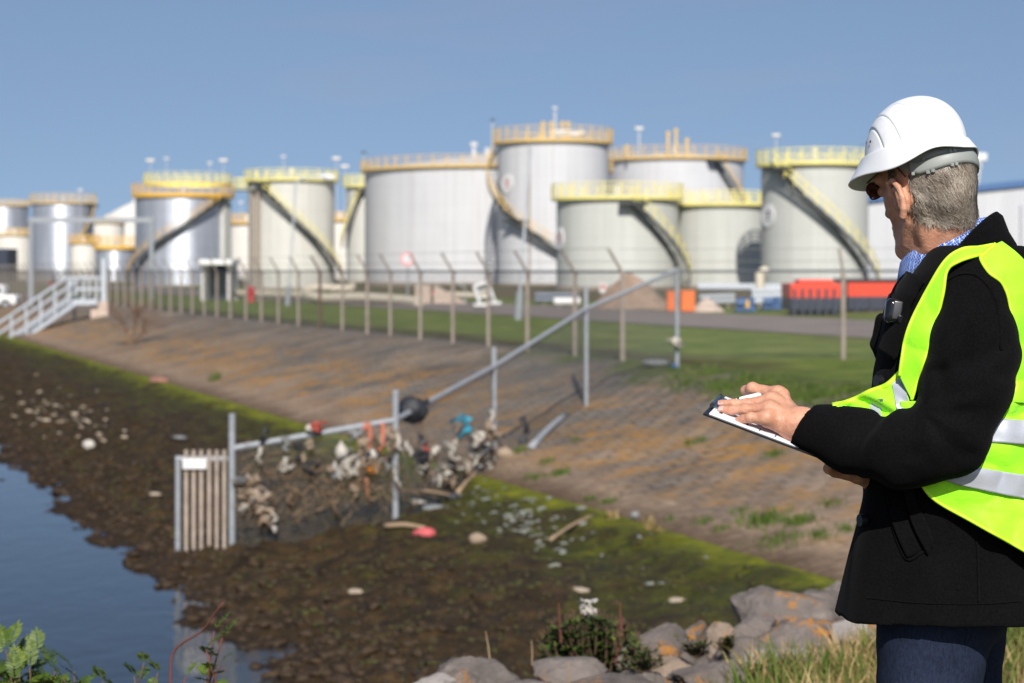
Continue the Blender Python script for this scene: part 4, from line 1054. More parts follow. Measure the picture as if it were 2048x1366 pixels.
stones(130, 1025, 1035, 75, 28, gm, 0.042, 'small grey stone in the scatter on green mud right of the cross fence', 'grey stones by the cross fence', 0.45)
stones(16, 1230, 1090, 110, 30, gm, 0.05, 'lone grey stone lying on the green mud towards the boulders', 'grey stones before the boulders', 0.4)
for px, py, lb in ((1355, 1195, 'pale slab shaped stone on dark green mud, left of the domed boulder'), (1160, 1185, 'grey stone on dark green mud above the bush'), (712, 1187, 'small pinkish stone alone on the brown mud in front of the bar gate'), (310, 995, 'ochre stone alone on the mud left of the bar gate')):
    p = ray_mud(px, py); o = bpy.data.objects.new('pale_stone', sm[1]); COL.objects.link(o); o.location = p; o.scale = (0.11, 0.09, 0.07); tag(o, lb, 'stone')
# muddy brown stones lying along the waterline: far too many to count
MST = simple('wet_brown_stone', s(60, 46, 30), 0.7, var=0.3, scale=3, spec=0.35); MST2 = simple('mossy_clod', s(58, 56, 20), 0.85, var=0.4, scale=4)
def clods(n, u0, u1, smin_, smax_, name, mat, seed, y0=16, y1=75):
    r_ = np.random.default_rng(seed); bm = bmesh.new(); bmesh.ops.create_icosphere(bm, subdivisions=1, radius=1)
    q = np.array([v.co[:] for v in bm.verts]); f = np.array([[v.index for v in x.verts] for x in bm.faces]); bm.free(); m_ = len(q)
    V = []; F = []
    d_ = y0 * (y1 / y0) ** r_.random(n); u_ = u0 + (u1 - u0) * r_.random(n) ** 1.4; x = u_ - A_ * d_
    z = mud_z(u_, d_, x); sz = smin_ + (smax_ - smin_) * r_.random(n) ** 2.2
    for k in range(n):
        w = q * (1 + 0.36 * r_.standard_normal((m_, 1)).clip(-1.5, 1.5)) * sz[k] * np.array([1.15, 0.8, 0.5]); a = r_.random() * 6.3
        w = np.stack([w[:, 0] * math.cos(a) - w[:, 1] * math.sin(a), w[:, 0] * math.sin(a) + w[:, 1] * math.cos(a), w[:, 2]], 1)
        V.append(w + np.array([x[k], d_[k], z[k] + sz[k] * 0.08])); F.append(f + k * m_)
    return tag(npmesh(name, np.concatenate(V), np.concatenate(F), mat), kind='stuff')
clods(2600, 4.75, 6.8, 0.02, 0.115, 'shore_stones', MST, 3)
clods(6500, 5.8, 10.9, 0.015, 0.055, 'mud_clods', MST2, 4)
clods(3000, 5.2, 9.0, 0.015, 0.065, 'brown_clods', MST, 5)

# ---- blades of grass as stuff
def tint_mat(name, stops, rough=0.7):
    t = NT(name); a = t.n('ShaderNodeAttribute'); a.attribute_name = 'tint'
    t.base(t.ramp(a.outputs['Fac'], stops)); t.set(rough, spec=0.25)
    t.set(Subsurface_Weight=0.0); return t.m
GRASS = tint_mat('grass_blades', [(0.0, s(52, 74, 22)), (0.4, s(86, 108, 40)), (0.62, s(104, 104, 50)), (0.75, s(142, 120, 78)), (1.0, s(172, 148, 106))])
def blades(name, pts, hs, mat, tints, seed, wid=0.004, bend=0.5, kind='stuff'):
    r_ = np.random.default_rng(seed); n = len(pts); pts = np.asarray(pts); hs = np.asarray(hs)
    a = r_.random(n) * 6.283; dirx, diry = np.cos(a), np.sin(a); b = bend * (0.2 + r_.random(n)); sa = r_.random(n) * 6.283
    wx, wy = np.cos(sa), np.sin(sa); V = np.zeros((n, 7, 3)); T = (0, 0.35, 0.7, 1.0); Wd = (1.0, 0.85, 0.55, 0)
    for i, (t_, w_) in enumerate(zip(T, Wd)):
        ox = pts[:, 0] + dirx * hs * b * t_ ** 2 * 0.7; oy = pts[:, 1] + diry * hs * b * t_ ** 2 * 0.7; oz = pts[:, 2] + hs * t_ * (1 - 0.3 * b * t_)
        ww = wid * w_ * (0.6 + 0.8 * hs / hs.mean())
        if i < 3:
            V[:, 2 * i] = np.stack([ox - wx * ww, oy - wy * ww, oz], 1); V[:, 2 * i + 1] = np.stack([ox + wx * ww, oy + wy * ww, oz], 1)
        else: V[:, 6] = np.stack([ox, oy, oz], 1)
    base = (np.arange(n) * 7)[:, None]
    F = np.concatenate([base + np.array([[0, 1, 3]]), base + np.array([[0, 3, 2]]), base + np.array([[2, 3, 5]]), base + np.array([[2, 5, 4]]), base + np.array([[4, 5, 6]])])
    o = npmesh(name, V.reshape(-1, 3), F, mat)
    at = o.data.attributes.new('tint', 'FLOAT', 'POINT'); at.data.foreach_set('value', np.repeat(np.asarray(tints, dtype=np.float32), 7))
    return tag(o, kind=kind) if kind else o
n = 26000; gx = nr.uniform(-0.3, 4.2, n); gy = Ye(gx) + 0.35 - nr.random(n) ** 1.3 * 3.2
p3 = np.stack([gx, gy, 0 * gx], 1); dens = fbm(p3 * 1.6, 61, 3)
keep = (nr.random(n) < 0.55 + 0.9 * dens) & ~((gx < 0.9) & (gy < Ye(gx) - 1.2)); gx, gy, dens = gx[keep], gy[keep], dens[keep]
hs = (0.05 + 0.13 * nr.random(len(gx)) ** 1.5) * (0.8 + 0.5 * np.clip(dens, 0, 1)) * np.where(gx < 1.0, 0.55, 1.0)
ti = np.clip(0.44 + 0.45 * fbm(np.stack([gx, gy, 0 * gx], 1) * 2.2, 63, 2) + 0.26 * nr.standard_normal(len(gx)), 0, 1)
blades('grass', np.stack([gx, gy, near_z(gx, gy) - 0.01], 1), hs, GRASS, ti, 5, 0.0028, 0.8)
n = 11000; gx = nr.uniform(0.5, 2.1, n); gy = Ye(gx) + 0.25 - nr.random(n) ** 1.5 * 1.5
hs = (0.07 + 0.17 * nr.random(n) ** 1.6) * (0.75 + 0.5 * np.clip(fbm(np.stack([gx, gy, 0 * gx], 1) * 3, 71, 2) + .4, 0, 1)) * np.clip((gx - 0.35) / 0.5, 0.3, 1)
ti = np.clip(0.60 + 0.40 * fbm(np.stack([gx, gy, 0 * gx], 1) * 3.2, 73, 2) + 0.24 * nr.standard_normal(n), 0, 1)
blades('dry_grass', np.stack([gx, gy, near_z(gx, gy) - 0.01], 1), hs, GRASS, ti, 6, 0.0024, 0.7)
# tufts on the slope and the ragged edge of the crest grass
P_, h_, t_ = [], [], []
def tuft(px, py, w, n, hh, tint0):
    k_ = (py - HY) / (px - CX + A_ * FP); lo, hi = 5.0, 40.0
    for _ in range(50):
        u_ = (lo + hi) / 2
        if (H - prof(u_)) / u_ > k_: lo = u_
        else: hi = u_
    d_ = u_ * FP / (px - CX + A_ * FP); x0 = (px - CX) * d_ / FP; R_ = w * d_ / FP
    for _ in range(n):
        x = x0 + rng.gauss(0, 0.45) * R_; y = d_ + rng.gauss(0, 0.6) * R_
        u2 = uof(x, y); z = float(emb_z(np.array([u2]), np.array([y]), np.array([x]))[0]) if u2 > 11.3 else float(prof(u2))
        P_.append((x, y, z - 0.01)); h_.append(hh * rng.uniform(0.5, 1.3)); t_.append(min(1, max(0, tint0 + rng.gauss(0, 0.16))))
for px, py, w, n, hh in ((1530, 1045, 60, 260, .13), (1600, 1048, 36, 160, .12), (1560, 1085, 60, 200, .10), (1410, 1045, 26, 80, .09), (1440, 1062, 26, 60, .08), (1215, 1005, 22, 70, .10), (1180, 1000, 16, 50, .09),
                         (1120, 945, 24, 90, .12), (1095, 925, 20, 60, .10), (1150, 880, 18, 40, .10), (1380, 890, 18, 40, .1), (1550, 910, 26, 90, .11), (1400, 885, 26, 60, .1), (1660, 1010, 24, 60, .1), (1640, 1075, 36, 90, .1), (1690, 1060, 24, 60, .1), (1480, 1025, 26, 60, .08), (1340, 1040, 14, 30, .08),
                         (430, 760, 16, 40, .3), (1040, 905, 22, 60, .12), (1070, 955, 30, 60, .12)):
    tuft(px, py, w, n, hh, 0.22)
for px, py in ((1310, 1075), (1220, 1045), (1300, 1060)): tuft(px, py, 12, 40, 0.22, 0.85)
for k in range(260):
    px = rng.uniform(1330, 1760); ec = 760 + (px - 1330) * 0.12 + rng.gauss(0, 16); tuft(px, ec, 26, 14, 0.12, 0.24 + rng.gauss(0, 0.08))
blades('grass_tufts', P_, h_, GRASS, t_, 9, 0.006, 0.9)

# ---- leafy plants at the bottom edge
LEAF = tint_mat('fresh_leaf', [(0.0, s(36, 54, 14)), (0.5, s(70, 90, 26)), (1.0, s(108, 122, 46))], 0.5)
DLEAF = tint_mat('dark_leaf', [(0.0, s(30, 46, 20)), (0.5, s(58, 78, 30)), (1.0, s(104, 118, 50))], 0.6)
TWIG = simple('red_brown_twig', s(104, 58, 48), 0.7, var=0.2); TWIGB = simple('brown_twig', s(96, 76, 56), 0.8, var=0.2)
class Leaves:
    def __init__(self): self.V = []; self.F = []; self.T = []
    def leaf(self, o, d_, up, L, w, t_):
        d_ = d_.normalized(); sd_ = d_.cross(up); sd_.normalize(); up2 = sd_.cross(d_); b = len(self.V)
        for f, k in ((0.0, 0.0), (0.3, 0.8), (0.6, 0.9), (1.0, 0.0)):
            if k == 0: self.V.append(o + d_ * L * f - up2 * L * 0.12 * f * f)
            else:
                self.V += [o + d_ * L * f + sd_ * w * k - up2 * (L * 0.12 * f * f - w * 0.25), o + d_ * L * f - up2 * L * 0.12 * f * f, o + d_ * L * f - sd_ * w * k - up2 * (L * 0.12 * f * f - w * 0.25)]
        self.F += [(b, b + 1, b + 2), (b, b + 2, b + 3), (b + 1, b + 4, b + 5, b + 2), (b + 2, b + 5, b + 6, b + 3), (b + 4, b + 7, b + 5), (b + 5, b + 7, b + 6)]; self.T += [t_] * 8
    def pinnate(self, o, d_, L, n, lw, t_):
        d_ = d_.normalized(); sd_ = d_.cross(Vector((0, 0, 1)))
        if sd_.length < 0.1: sd_ = Vector((1, 0, 0))
        sd_.normalize(); up = sd_.cross(d_)
        for i in range(n):
            f = (i + 1) / n; p = o + d_ * L * f - up * L * 0.25 * f * f; l_ = lw * (0.65 + 0.6 * math.sin(math.pi * min(f, 0.9)))
            for sg in (-1, 1): self.leaf(p, sd_ * sg + d_ * 0.6 + up * rng.uniform(-0.1, 0.3), up, l_, l_ * 0.2, min(1, max(0, t_ + rng.gauss(0, .12))))
        self.leaf(o + d_ * L - up * L * 0.25, d_, up, lw, lw * 0.2, t_)
    def build(self, name, mat, parent):
        me = bpy.data.meshes.new(name); off = wloc(parent); me.from_pydata([tuple(v - off) for v in self.V], [], self.F); me.update()
        at = me.attributes.new('tint', 'FLOAT', 'POINT'); at.data.foreach_set('value', self.T); return link(name, me, mat, parent, True)
def plant(name, base, tips, label, cat, mat=LEAF, lw=0.05, n=6, LL=0.16, twig=TWIGB, group=None, per=7):
    root = empty(name, base, label, cat, group); st = MB(); lf = Leaves()
    for tip in tips:
        tip = Vector(tip); b_ = base + Vector((rng.uniform(-.06, .06), rng.uniform(-.06, .06), 0)); mid = b_.lerp(tip, 0.55) + Vector((rng.uniform(-.05, .05), rng.uniform(-.05, .05), 0.03))
        pts = [Vector(x) for x in spline([b_, mid, tip], 9)]; st.tube(pts, [0.006 - 0.0005 * k for k in range(9)], 5)
        for k in range(per):
            f = 0.35 + 0.65 * k / max(1, per - 1); p = pts[min(8, int(f * 8))]
            a = k * 2.4 + rng.uniform(-.5, .5); d_ = Vector((math.cos(a), math.sin(a) * 0.8, 0.75 + (0.9 if k == per - 1 else 0)))
            lf.pinnate(p, d_, LL * rng.uniform(0.7, 1.15), n, lw, rng.uniform(0.3, 0.85))
    st.build('stem', twig, root, True); lf.build('leaves', mat, root)
    return root
def ng(px, d): x = (px - CX) * d / FP; return Vector((x, d, float(near_z(np.array([x]), np.array([d]))[0]) - 0.02))
plant('young_shrub', ng(20, 5.45), [P(12, 1300, 5.4), P(75, 1300, 5.45), P(-25, 1330, 5.3), P(40, 1345, 5.3), P(48, 1318, 5.55), P(20, 1290, 5.5), P(60, 1335, 5.35), P(-5, 1312, 5.6), P(30, 1362, 5.2)], 'fresh green shrub with feathery leaves in the bottom left corner', 'shrub', lw=0.022, LL=0.07, n=8, per=20)
plant('young_shrub', ng(110, 5.5), [P(112, 1335, 5.45), P(148, 1342, 5.5), P(90, 1352, 5.4), P(165, 1372, 5.4), P(125, 1355, 5.35), P(80, 1340, 5.55)], 'low feathery shrub just right of the bottom left corner', 'shrub', lw=0.021, LL=0.066, n=8, per=18)
plant('young_shrub', ng(212, 5.55), [P(206, 1362, 5.5), P(226, 1376, 5.45)], 'tiny leafy sprout between the corner shrub and the thin seedling', 'plant', lw=0.02, LL=0.045, n=5, per=8)
plant('young_shrub', ng(300, 5.55), [P(288, 1325, 5.5), P(316, 1345, 5.5), P(268, 1352, 5.5)], 'thin pale seedling left of the bare red shoot', 'plant', lw=0.018, LL=0.04, n=5, per=8)
plant('young_shrub', ng(385, 5.6), [P(428, 1262, 5.55), P(445, 1275, 5.6), P(412, 1300, 5.5), P(372, 1352, 5.5), P(440, 1330, 5.6)], 'slender shrub with sparse green leaf tufts right of the bare red shoot', 'shrub', lw=0.022, LL=0.045, n=4, per=9, twig=TWIG)
o = MB(); pts = [Vector(x) for x in spline([ng(338, 5.6), P(341, 1345, 5.6), P(350, 1302, 5.6), P(368, 1284, 5.58), P(404, 1262, 5.55), P(428, 1228, 5.52), P(447, 1205, 5.5)], 24)]
o.tube(pts, [0.0065 - 0.0002 * k for k in range(24)], 7)
tag(o.build('bare_shoot', TWIG, None, True), 'bare red brown shoot bending right over the water', 'twig')
# dark bush behind the rounded boulder
bb = Vector(((1185 - CX) * 7.75 / FP, 7.75, -0.12)); root = empty('dark_bush', bb, 'dense dark green bush with red brown stems among the boulders', 'bush')
st = MB(); lf = Leaves()
for k in range(150):
    a = rng.uniform(0, 6.283); rr = math.sqrt(rng.random()); px = 1188 + rng.uniform(-1, 1) * 118; top = 1222 + abs((px - 1180) / 125) ** 2.2 * 78 + rng.random() ** 2 * 75
    d_ = 7.75 + rng.uniform(-0.2, 0.25); top -= 8; tip = P(px, top, d_); b_ = bb + Vector(((tip.x - bb.x) * 0.45, (d_ - 7.75) * 0.5, 0))
    pts = [Vector(x) for x in spline([b_, b_.lerp(tip, 0.5) + Vector((rng.gauss(0, .015), rng.gauss(0, .015), 0.01)), tip], 8)]
    st.tube(pts, [0.0045 - 0.0004 * i for i in range(8)], 4)
    for i in range(26):
        f = rng.uniform(0.25, 1.0); p = pts[0].lerp(pts[-1], f) if f < .5 else pts[int(f * 7)]
        a = rng.uniform(0, 6.28); lf.leaf(p, Vector((math.cos(a), math.sin(a), rng.uniform(0.1, 1.1))), Vector((0, 0, 1)), rng.uniform(0.022, 0.045), rng.uniform(0.006, 0.011), min(1, max(0, 0.25 + 0.5 * (f - .4) + rng.gauss(0, .18))))
lf.build('leaves', DLEAF, root); st.build('stems', TWIGB, root)
for px0, py0, px1, py1 in ((1122, 1285, 1117, 1206), (1230, 1330, 1246, 1235), (1242, 1260, 1240, 1205)):
    b = MB(); b.tube([P(px0, py0, 7.62), P(px1, py1, 7.62)], [0.006, 0.0025], 6); b.build('stem', TWIG, root)
# low dark ground plants between boulders
def small_bush(px, py, d, w, label):
    c = P(px, py, d); root = empty('dark_plant', c, label, 'plant'); lf = Leaves(); st = MB(); R_ = w * d / FP
    for k in range(30):
        tip = c + Vector((rng.gauss(0, .5) * R_, rng.gauss(0, .3) * R_, rng.random() * R_ * 1.1 + 0.02)); st.tube([c, tip], 0.002, 3)
        for i in range(9):
            a = rng.uniform(0, 6.28); lf.leaf(c.lerp(tip, rng.uniform(.3, 1)), Vector((math.cos(a), math.sin(a), .5)), Vector((0, 0, 1)), rng.uniform(.015, .03), .006, min(1, max(0, rng.gauss(.35, .2))))
    lf.build('leaves', DLEAF, root); st.build('stems', TWIGB, root)
small_bush(1392, 1318, 7.7, 34, 'small dark plant growing between the beige and the low boulders')
small_bush(1452, 1308, 7.9, 24, 'tiny dark plant under the round boulder')
small_bush(1290, 1345, 7.3, 40, 'dark plant trailing from the right foot of the big bush')
# dry stalks
def stalks(px, d, items, label):
    c = P(px, 1330, d); root = tag(MB().build('dry_stalk', TWIGB), None); bpy.data.objects.remove(root)
    b = MB()
    for (x0, y0, x1, y1) in items: b.tube([P(x0, y0, d), P((x0 + x1) / 2 + 1, (y0 + y1) / 2, d), P(x1, y1, d)], [0.0035, 0.003, 0.0015], 5)
    tag(b.build('dry_stalk', simple('straw', s(150, 126, 98), 0.8)), label, 'stalk')
stalks(980, 7.5, [(980, 1322, 971, 1262)], 'single dry stalk standing behind the broad lichen boulder')
stalks(1000, 7.6, [(1064, 1330, 1063, 1280)], 'thin dry stalk left of the rounded boulder')
stalks(1140, 7.0, [(1138, 1366, 1136, 1325)], 'dry stalk in front of the rounded boulder at the bottom edge')
# bare shrub on the embankment, left
c = gp(266, 690, 600)[0]; root = empty('bare_shrub', c, 'leafless brown shrub growing on the embankment at the left', 'shrub'); b = MB()
def branch(p, d_, L, r_, lv):
    q_ = p + d_ * L; b.tube([p, p.lerp(q_, .5) + Vector((rng.gauss(0, .04), 0, rng.gauss(0, .04))) * L, q_], [r_, r_ * .8, r_ * .6], 4)
    if lv:
        for _ in range(4): branch(p.lerp(q_, rng.uniform(.5, 1)), (d_ + Vector((rng.gauss(0, .45), rng.gauss(0, .45), rng.gauss(0.1, .25)))).normalized(), L * rng.uniform(.5, .75), r_ * .55, lv - 1)
for _ in range(7): branch(c, Vector((rng.gauss(-0.1, .45), rng.gauss(0, .4), 1)).normalized(), 1.1, 0.03, 3)
b.build('branches', simple('bare_branch', s(124, 100, 84), 0.9), root)

# ---- rubbish
def bag_mat(name, col, rough=0.45, tr=0.0):
    t = NT(name); c = t.coord(); t.base(t.ramp(t.noise(c, 7, 4), [(0.3, tuple(x * 0.75 for x in col)), (0.7, col)])); t.set(rough)
    t.bump(t.noise(c, 14, 5, 0.7, 1.5), 0.6, 0.02); return t.m
BW, BB, BC, BR, BO, BGr = bag_mat('white_plastic', s(190, 184, 174)), bag_mat('black_plastic', s(38, 40, 46), 0.5), bag_mat('cyan_plastic', s(40, 156, 186)), bag_mat('red_plastic', s(184, 84, 70)), bag_mat('orange_cloth', s(204, 134, 54), 0.8), bag_mat('grey_plastic', s(132, 134, 134))
PINK = bag_mat('pink_plastic', s(206, 96, 98)); STRAWM = bag_mat('dirty_rag', s(158, 140, 120), 0.9); SALM = bag_mat('salmon_rope', s(196, 120, 96), 0.8); MUDR = bag_mat('muddy_rag', s(112, 94, 74), 0.9)
def fd_at(px):     # distance of the cross fence at a photo column
    for a, b_ in zip(cf[:-1], cf[1:]):
        x0, x1 = CX + a[0].x * FP / a[0].y, CX + b_[0].x * FP / b_[0].y
        if x1 <= px <= x0: return a[0].y + (b_[0].y - a[0].y) * (px - x0) / (x1 - x0)
    return cf[-1][0].y
def lump(name, px, py, w, h, label, mat, seed, d=None, cat='rubbish', knot=True, droop=0.3, group='rubbish caught in the cross fence'):
    d = d or fd_at(px) - 0.12; c = P(px, py, d)
    bm = bmesh.new(); bmesh.ops.create_icosphere(bm, subdivisions=4, radius=1); q = np.array([v.co[:] for v in bm.verts]); bm.free
    q = q * (1 + 0.20 * fbm(q * 1.2, seed, 3) + 0.10 * fbm(q * 4 * np.array([1, 1, .4]), seed + 2, 3))[:, None]
    nar = 1 - droop * np.clip(q[:, 2], -1, 1); q[:, 0] *= nar; q[:, 1] *= nar
    if knot:
        k = np.clip((q[:, 2] - 0.55) / 0.45, 0, 1); q[:, 0] *= 1 - 0.75 * k; q[:, 1] *= 1 - 0.75 * k; q[:, 2] += 0.5 * k ** 2
    q *= np.array([w * d / FP / 2, w * d / FP / 2 * 0.6, h * d / FP / 2])
    for v, p in zip(bm.verts, q): v.co = p
    me = bpy.data.meshes.new(name); bm.to_mesh(me); bm.free(); o = link(name, me, mat, None, True); o.location = c
    return tag(o, label, cat, group)
def rag(name, px, py, w, h, label, mat, seed, tails=3, d=None, group='rubbish caught in the cross fence'):
    """torn sheet hanging from the wire: strips of different length"""
    d = d or fd_at(px) - 0.1; b = MB(); W_, H_ = w * d / FP, h * d / FP; c = P(px, py - h / 2, d); r_ = random.Random(seed)
    nx = 4 * tails; prof_l = [r_.uniform(0.45, 1.0) for _ in range(tails)]
    for t_ in range(tails):
        rows = []
        for i in range(9):
            row = []
            for j in range(5):
                f = (t_ + j / 4) / tails; L = H_ * prof_l[t_] * (1 - 0.15 * abs(j - 2) / 2 * r_.random()); zz = -i / 8 * L
                x = (f - 0.5) * W_ * (1 - 0.45 * i / 8) * (1 + 0.35 * math.sin(i * 1.3 + seed * 1.7 + j)) + (0.14 + 0.2 * r_.random()) * W_ * math.sin(i * 0.8 + seed + t_ * 2) + 0.25 * H_ * math.sin(seed * 2.3) * i / 8; y = 0.08 * math.sin(f * 14 + i * 0.7 + seed) * (0.3 + i / 8)
                row.append(c + Vector((x, y - 0.02, zz + 0.16 * W_ * math.sin(f * 9 + seed))))
            rows.append(row)
        b.grid(rows)
    o = b.build(name, mat, None, True); md = o.modifiers.new('thickness', 'SOLIDIFY'); md.thickness = 0.012
    return tag(o, label, 'rubbish', group)
lump('rubbish_bag', 824, 820, 60, 56, 'round black bag caught under the bend of the top rail', BB, 1, droop=0.0, knot=False)
b = MB(); dd_ = fd_at(845) - .12; b.tube([P(838, 812, dd_), P(850, 803, dd_), P(858, 800, dd_)], [0.05, 0.035, 0.05], 8); tag(b.build('bag_knot', BB, None, True), 'twisted knot of the round black bag tied round the rail', 'rubbish')
rag('plastic_sheet', 929, 853, 34, 44, 'bright cyan plastic sheet hanging on the fence wire', BC, 2, 2)
rag('plastic_sheet', 910, 862, 18, 34, 'pale rag just left of the bright cyan sheet', STRAWM, 3, 1)
rag('cloth_rag', 738, 945, 38, 34, 'orange cloth hanging low in the middle of the fence', BO, 4, 1)
rag('cloth_rag', 720, 935, 16, 46, 'white rag left of the orange cloth', BW, 5, 2)
lump('plastic_bag', 745, 908, 20, 22, 'small white bag just above the orange cloth', BW, 6)
lump('plastic_bag', 683, 902, 24, 32, 'white teardrop bag hanging left of the salmon hose', BW, 7, droop=0.2)
lump('plastic_bag', 670, 943, 18, 32, 'grey white bag hanging low left of the orange cloth', BGr, 8)
rag('cloth_rag', 508, 1008, 52, 60, 'dirty pale rag with hanging strips behind the gate post', STRAWM, 9, 4)
rag('cloth_rag', 522, 992, 26, 30, 'white torn piece on top of the dirty pale rag', BW, 10, 2)
rag('cloth_rag', 521, 1040, 9, 60, 'long brown strip hanging below the dirty rag', simple('brown_rag', s(150, 120, 100), .9), 11, 1)
rag('cloth_rag', 730, 985, 9, 60, 'long rusty brown strip hanging below the orange cloth', simple('rust_rag', s(140, 98, 74), .9), 12, 1)
rag('plastic_sheet', 638, 858, 24, 28, 'faded red plastic piece hanging from the rail, left', BR, 13, 2)
rag('plastic_sheet', 846, 898, 20, 22, 'red plastic scrap right of the tall middle post', BR, 14, 2)
lump('plastic_bag', 618, 856, 14, 14, 'tiny white bag left of the faded red piece on the rail', BW, 15)
rag('plastic_sheet', 860, 925, 30, 70, 'white sheet in long strips right of the tall middle post', BW, 16, 3)
rag('plastic_sheet', 895, 905, 26, 50, 'white torn bag between the long strips and the cyan sheet', BW, 17, 2)
rag('plastic_sheet', 955, 925, 32, 54, 'large pale grey sheet hanging at the foot of the slope', BGr, 18, 2)
rag('plastic_sheet', 985, 850, 14, 60, 'white strip wound round the fourth post', BW, 19, 2)
rag('plastic_sheet', 975, 862, 22, 40, 'dirty rag left of the strip wound round the fourth post', STRAWM, 20, 2)
lump('plastic_bag', 1005, 905, 44, 26, 'heap of pale rags at the foot of the fourth post', STRAWM, 21, knot=False)
rag('plastic_sheet', 1048, 850, 14, 36, 'black scrap above the broken pale pole', BB, 22, 1)
lump('plastic_bag', 1046, 885, 16, 26, 'black bag lying where the pale pole begins', BB, 23)
rag('plastic_sheet', 533, 872, 10, 34, 'black strip hung on the rail near the gate post', BB, 24, 1)
rag('plastic_sheet', 568, 895, 14, 44, 'grey strip hanging from the rail near the gate post', BGr, 25, 1)
rag('plastic_sheet', 520, 915, 9, 44, 'thin pale strip hanging below the rail near the gate post', BW, 26, 1)
rag('plastic_sheet', 622, 892, 14, 26, 'pale scrap hung below the faded red piece', STRAWM, 27, 2)
rag('cloth_rag', 776, 880, 14, 20, 'pale scrap hung left of the tall middle post', BGr, 28, 1)
b = MB(); dd_ = fd_at(752) - 0.1; b.tube([Vector(x) for x in spline([P(728, 862, dd_), P(736, 846, dd_), P(741, 870, dd_), P(737, 890, dd_), P(752, 902, dd_), P(764, 890, dd_), P(766, 860, dd_), P(764, 846, dd_)], 30)], 0.035, 8)
tag(b.build('hose', SALM, None, True), 'salmon pink hose looped over the top rail', 'hose')
def on_mud(name, px, py, w, h, label, mat, seed, cat='rubbish'):
    p = ray_mud(px, py + h * 0.4); return lump(name, px, py, w, h, label, mat, seed, p.y - 0.1, cat, False, 0.0, None)
on_mud('plastic_bag', 850, 1066, 46, 22, 'pink red bag lying on the mud right of the tall middle post', PINK, 31)
on_mud('plastic_bag', 905, 995, 34, 22, 'dark bag lying at the end of the moss strip', BB, 32)
on_mud('plastic_bag', 868, 1018, 56, 20, 'pale turquoise sheet lying on the mud beside the stones', BGr, 33)
on_mud('plastic_bag', 955, 1078, 36, 24, 'white bag lying below the scatter of grey stones', STRAWM, 34)
on_mud('plastic_bag', 178, 890, 24, 20, 'white bag lying on the mud near the corner of the water', BW, 35)
on_mud('plastic_bag', 358, 876, 34, 10, 'grey blue scrap lying on the mud left of the gate', BGr, 36)
on_mud('plastic_bag', 1270, 1030, 18, 16, 'pale scrap lying on the slope above the moss strip', BGr, 37)
def pole(px0, py0, px1, py1, d0, d1, r_, label, mat, name='driftwood', cat='driftwood'):
    b = MB(); a, c_ = P(px0, py0, d0), P(px1, py1, d1); b.tube([Vector(x) for x in spline([a, a.lerp(c_, .5) + Vector((0, 0, 0.03)), c_], 8)], [r_ * (1 - .04 * k) for k in range(8)], 7)
    return tag(b.build(name, mat, None, True), label, cat)
DRIFT = simple('driftwood', s(160, 136, 110), 0.9, var=0.2)
a = gp(1062, 900, 800)[0]; c_ = gp(1132, 832, 800)[0]
pole(1062, 895, 1132, 828, a.y, c_.y, 0.07, 'pale grey broken pole lying up the slope beside the fourth post', GALV, 'fallen_pole', 'pole')
a = ray_mud(1100, 1082)
pole(1100, 1080, 1188, 1030, a.y, a.y + 1.6, 0.025, 'thin pale stick with a pink end lying across the moss strip', DRIFT)
pole(915, 985, 965, 935, ray_mud(915, 990).y, ray_mud(915, 990).y + 2.5, 0.04, 'brown branch leaning against the foot of the slope', DRIFT)
pole(905, 985, 903, 905, fd_at(905) - .2, fd_at(905) - .1, 0.03, 'upright grey stick standing in the rubbish', DRIFT)
pole(800, 980, 900, 990, fd_at(850) - .3, fd_at(850) - .2, 0.018, 'thin branch lying level in the rubbish by the middle post', DRIFT)
pole(770, 1052, 850, 1056, ray_mud(800, 1056).y, ray_mud(850, 1058).y, 0.04, 'brown plank lying at the foot of the middle post', DRIFT)
pole(810, 1040, 880, 1000, ray_mud(830, 1040).y, ray_mud(830, 1040).y + 1.0, 0.05, 'dark pole lying at a slant under the pale sheets', BB, 'fallen_pole', 'pole')
pole(1146, 752, 1168, 798, gp(1150, 760, 700)[0].y, gp(1168, 800, 700)[0].y - .2, 0.035, 'dark bar standing in for the shadow of the second post of the cross fence', BLACKP, 'post_shadow_bar', 'shadow stand-in')  # solid dark bar added on the slope as the post's cast shadow
for k in range(100):
    px = rng.choice([rng.gauss(520, 26), rng.uniform(560, 780), rng.gauss(735, 26), rng.gauss(905, 55), rng.gauss(905, 55), rng.gauss(960, 30)]); px = min(1012, max(482, px)); base_y = 905 + (px - 500) * -0.06
    py = base_y + (rng.gauss(65, 38) if px > 800 else rng.gauss(40, 34) + (60 if px < 560 else 0)); mt = rng.choice([BW, BW, STRAWM, STRAWM, BGr, BB, MUDR])
    rag('plastic_scrap', px, py, rng.uniform(6, 30), rng.uniform(10, 50), 'small torn scrap tangled in the wire of the cross fence', mt, 100 + k, rng.choice([1, 2, 2, 3]), None, 'small torn scraps in the cross fence')
# twigs tangled in the wire: far too many to count
b = MB()
for k in range(600):
    px = rng.choice([rng.uniform(500, 790), rng.uniform(800, 1010)]); d_ = fd_at(px) - rng.uniform(.0, .25); py = rng.uniform(900, 1010) - (px - 600) * 0.1 + rng.gauss(0, 18)
    an = rng.uniform(0, 3.14); L = rng.uniform(10, 34); b.tube([P(px, py, d_), P(px + L * .5 * math.cos(an) + rng.gauss(0, 3), py + L * .5 * math.sin(an), d_ + .04), P(px + L * math.cos(an), py + L * math.sin(an), d_)], 0.006, 3)
tag(b.build('tangled_twigs', simple('tangled_twig', s(128, 106, 82), .9)), kind='stuff')
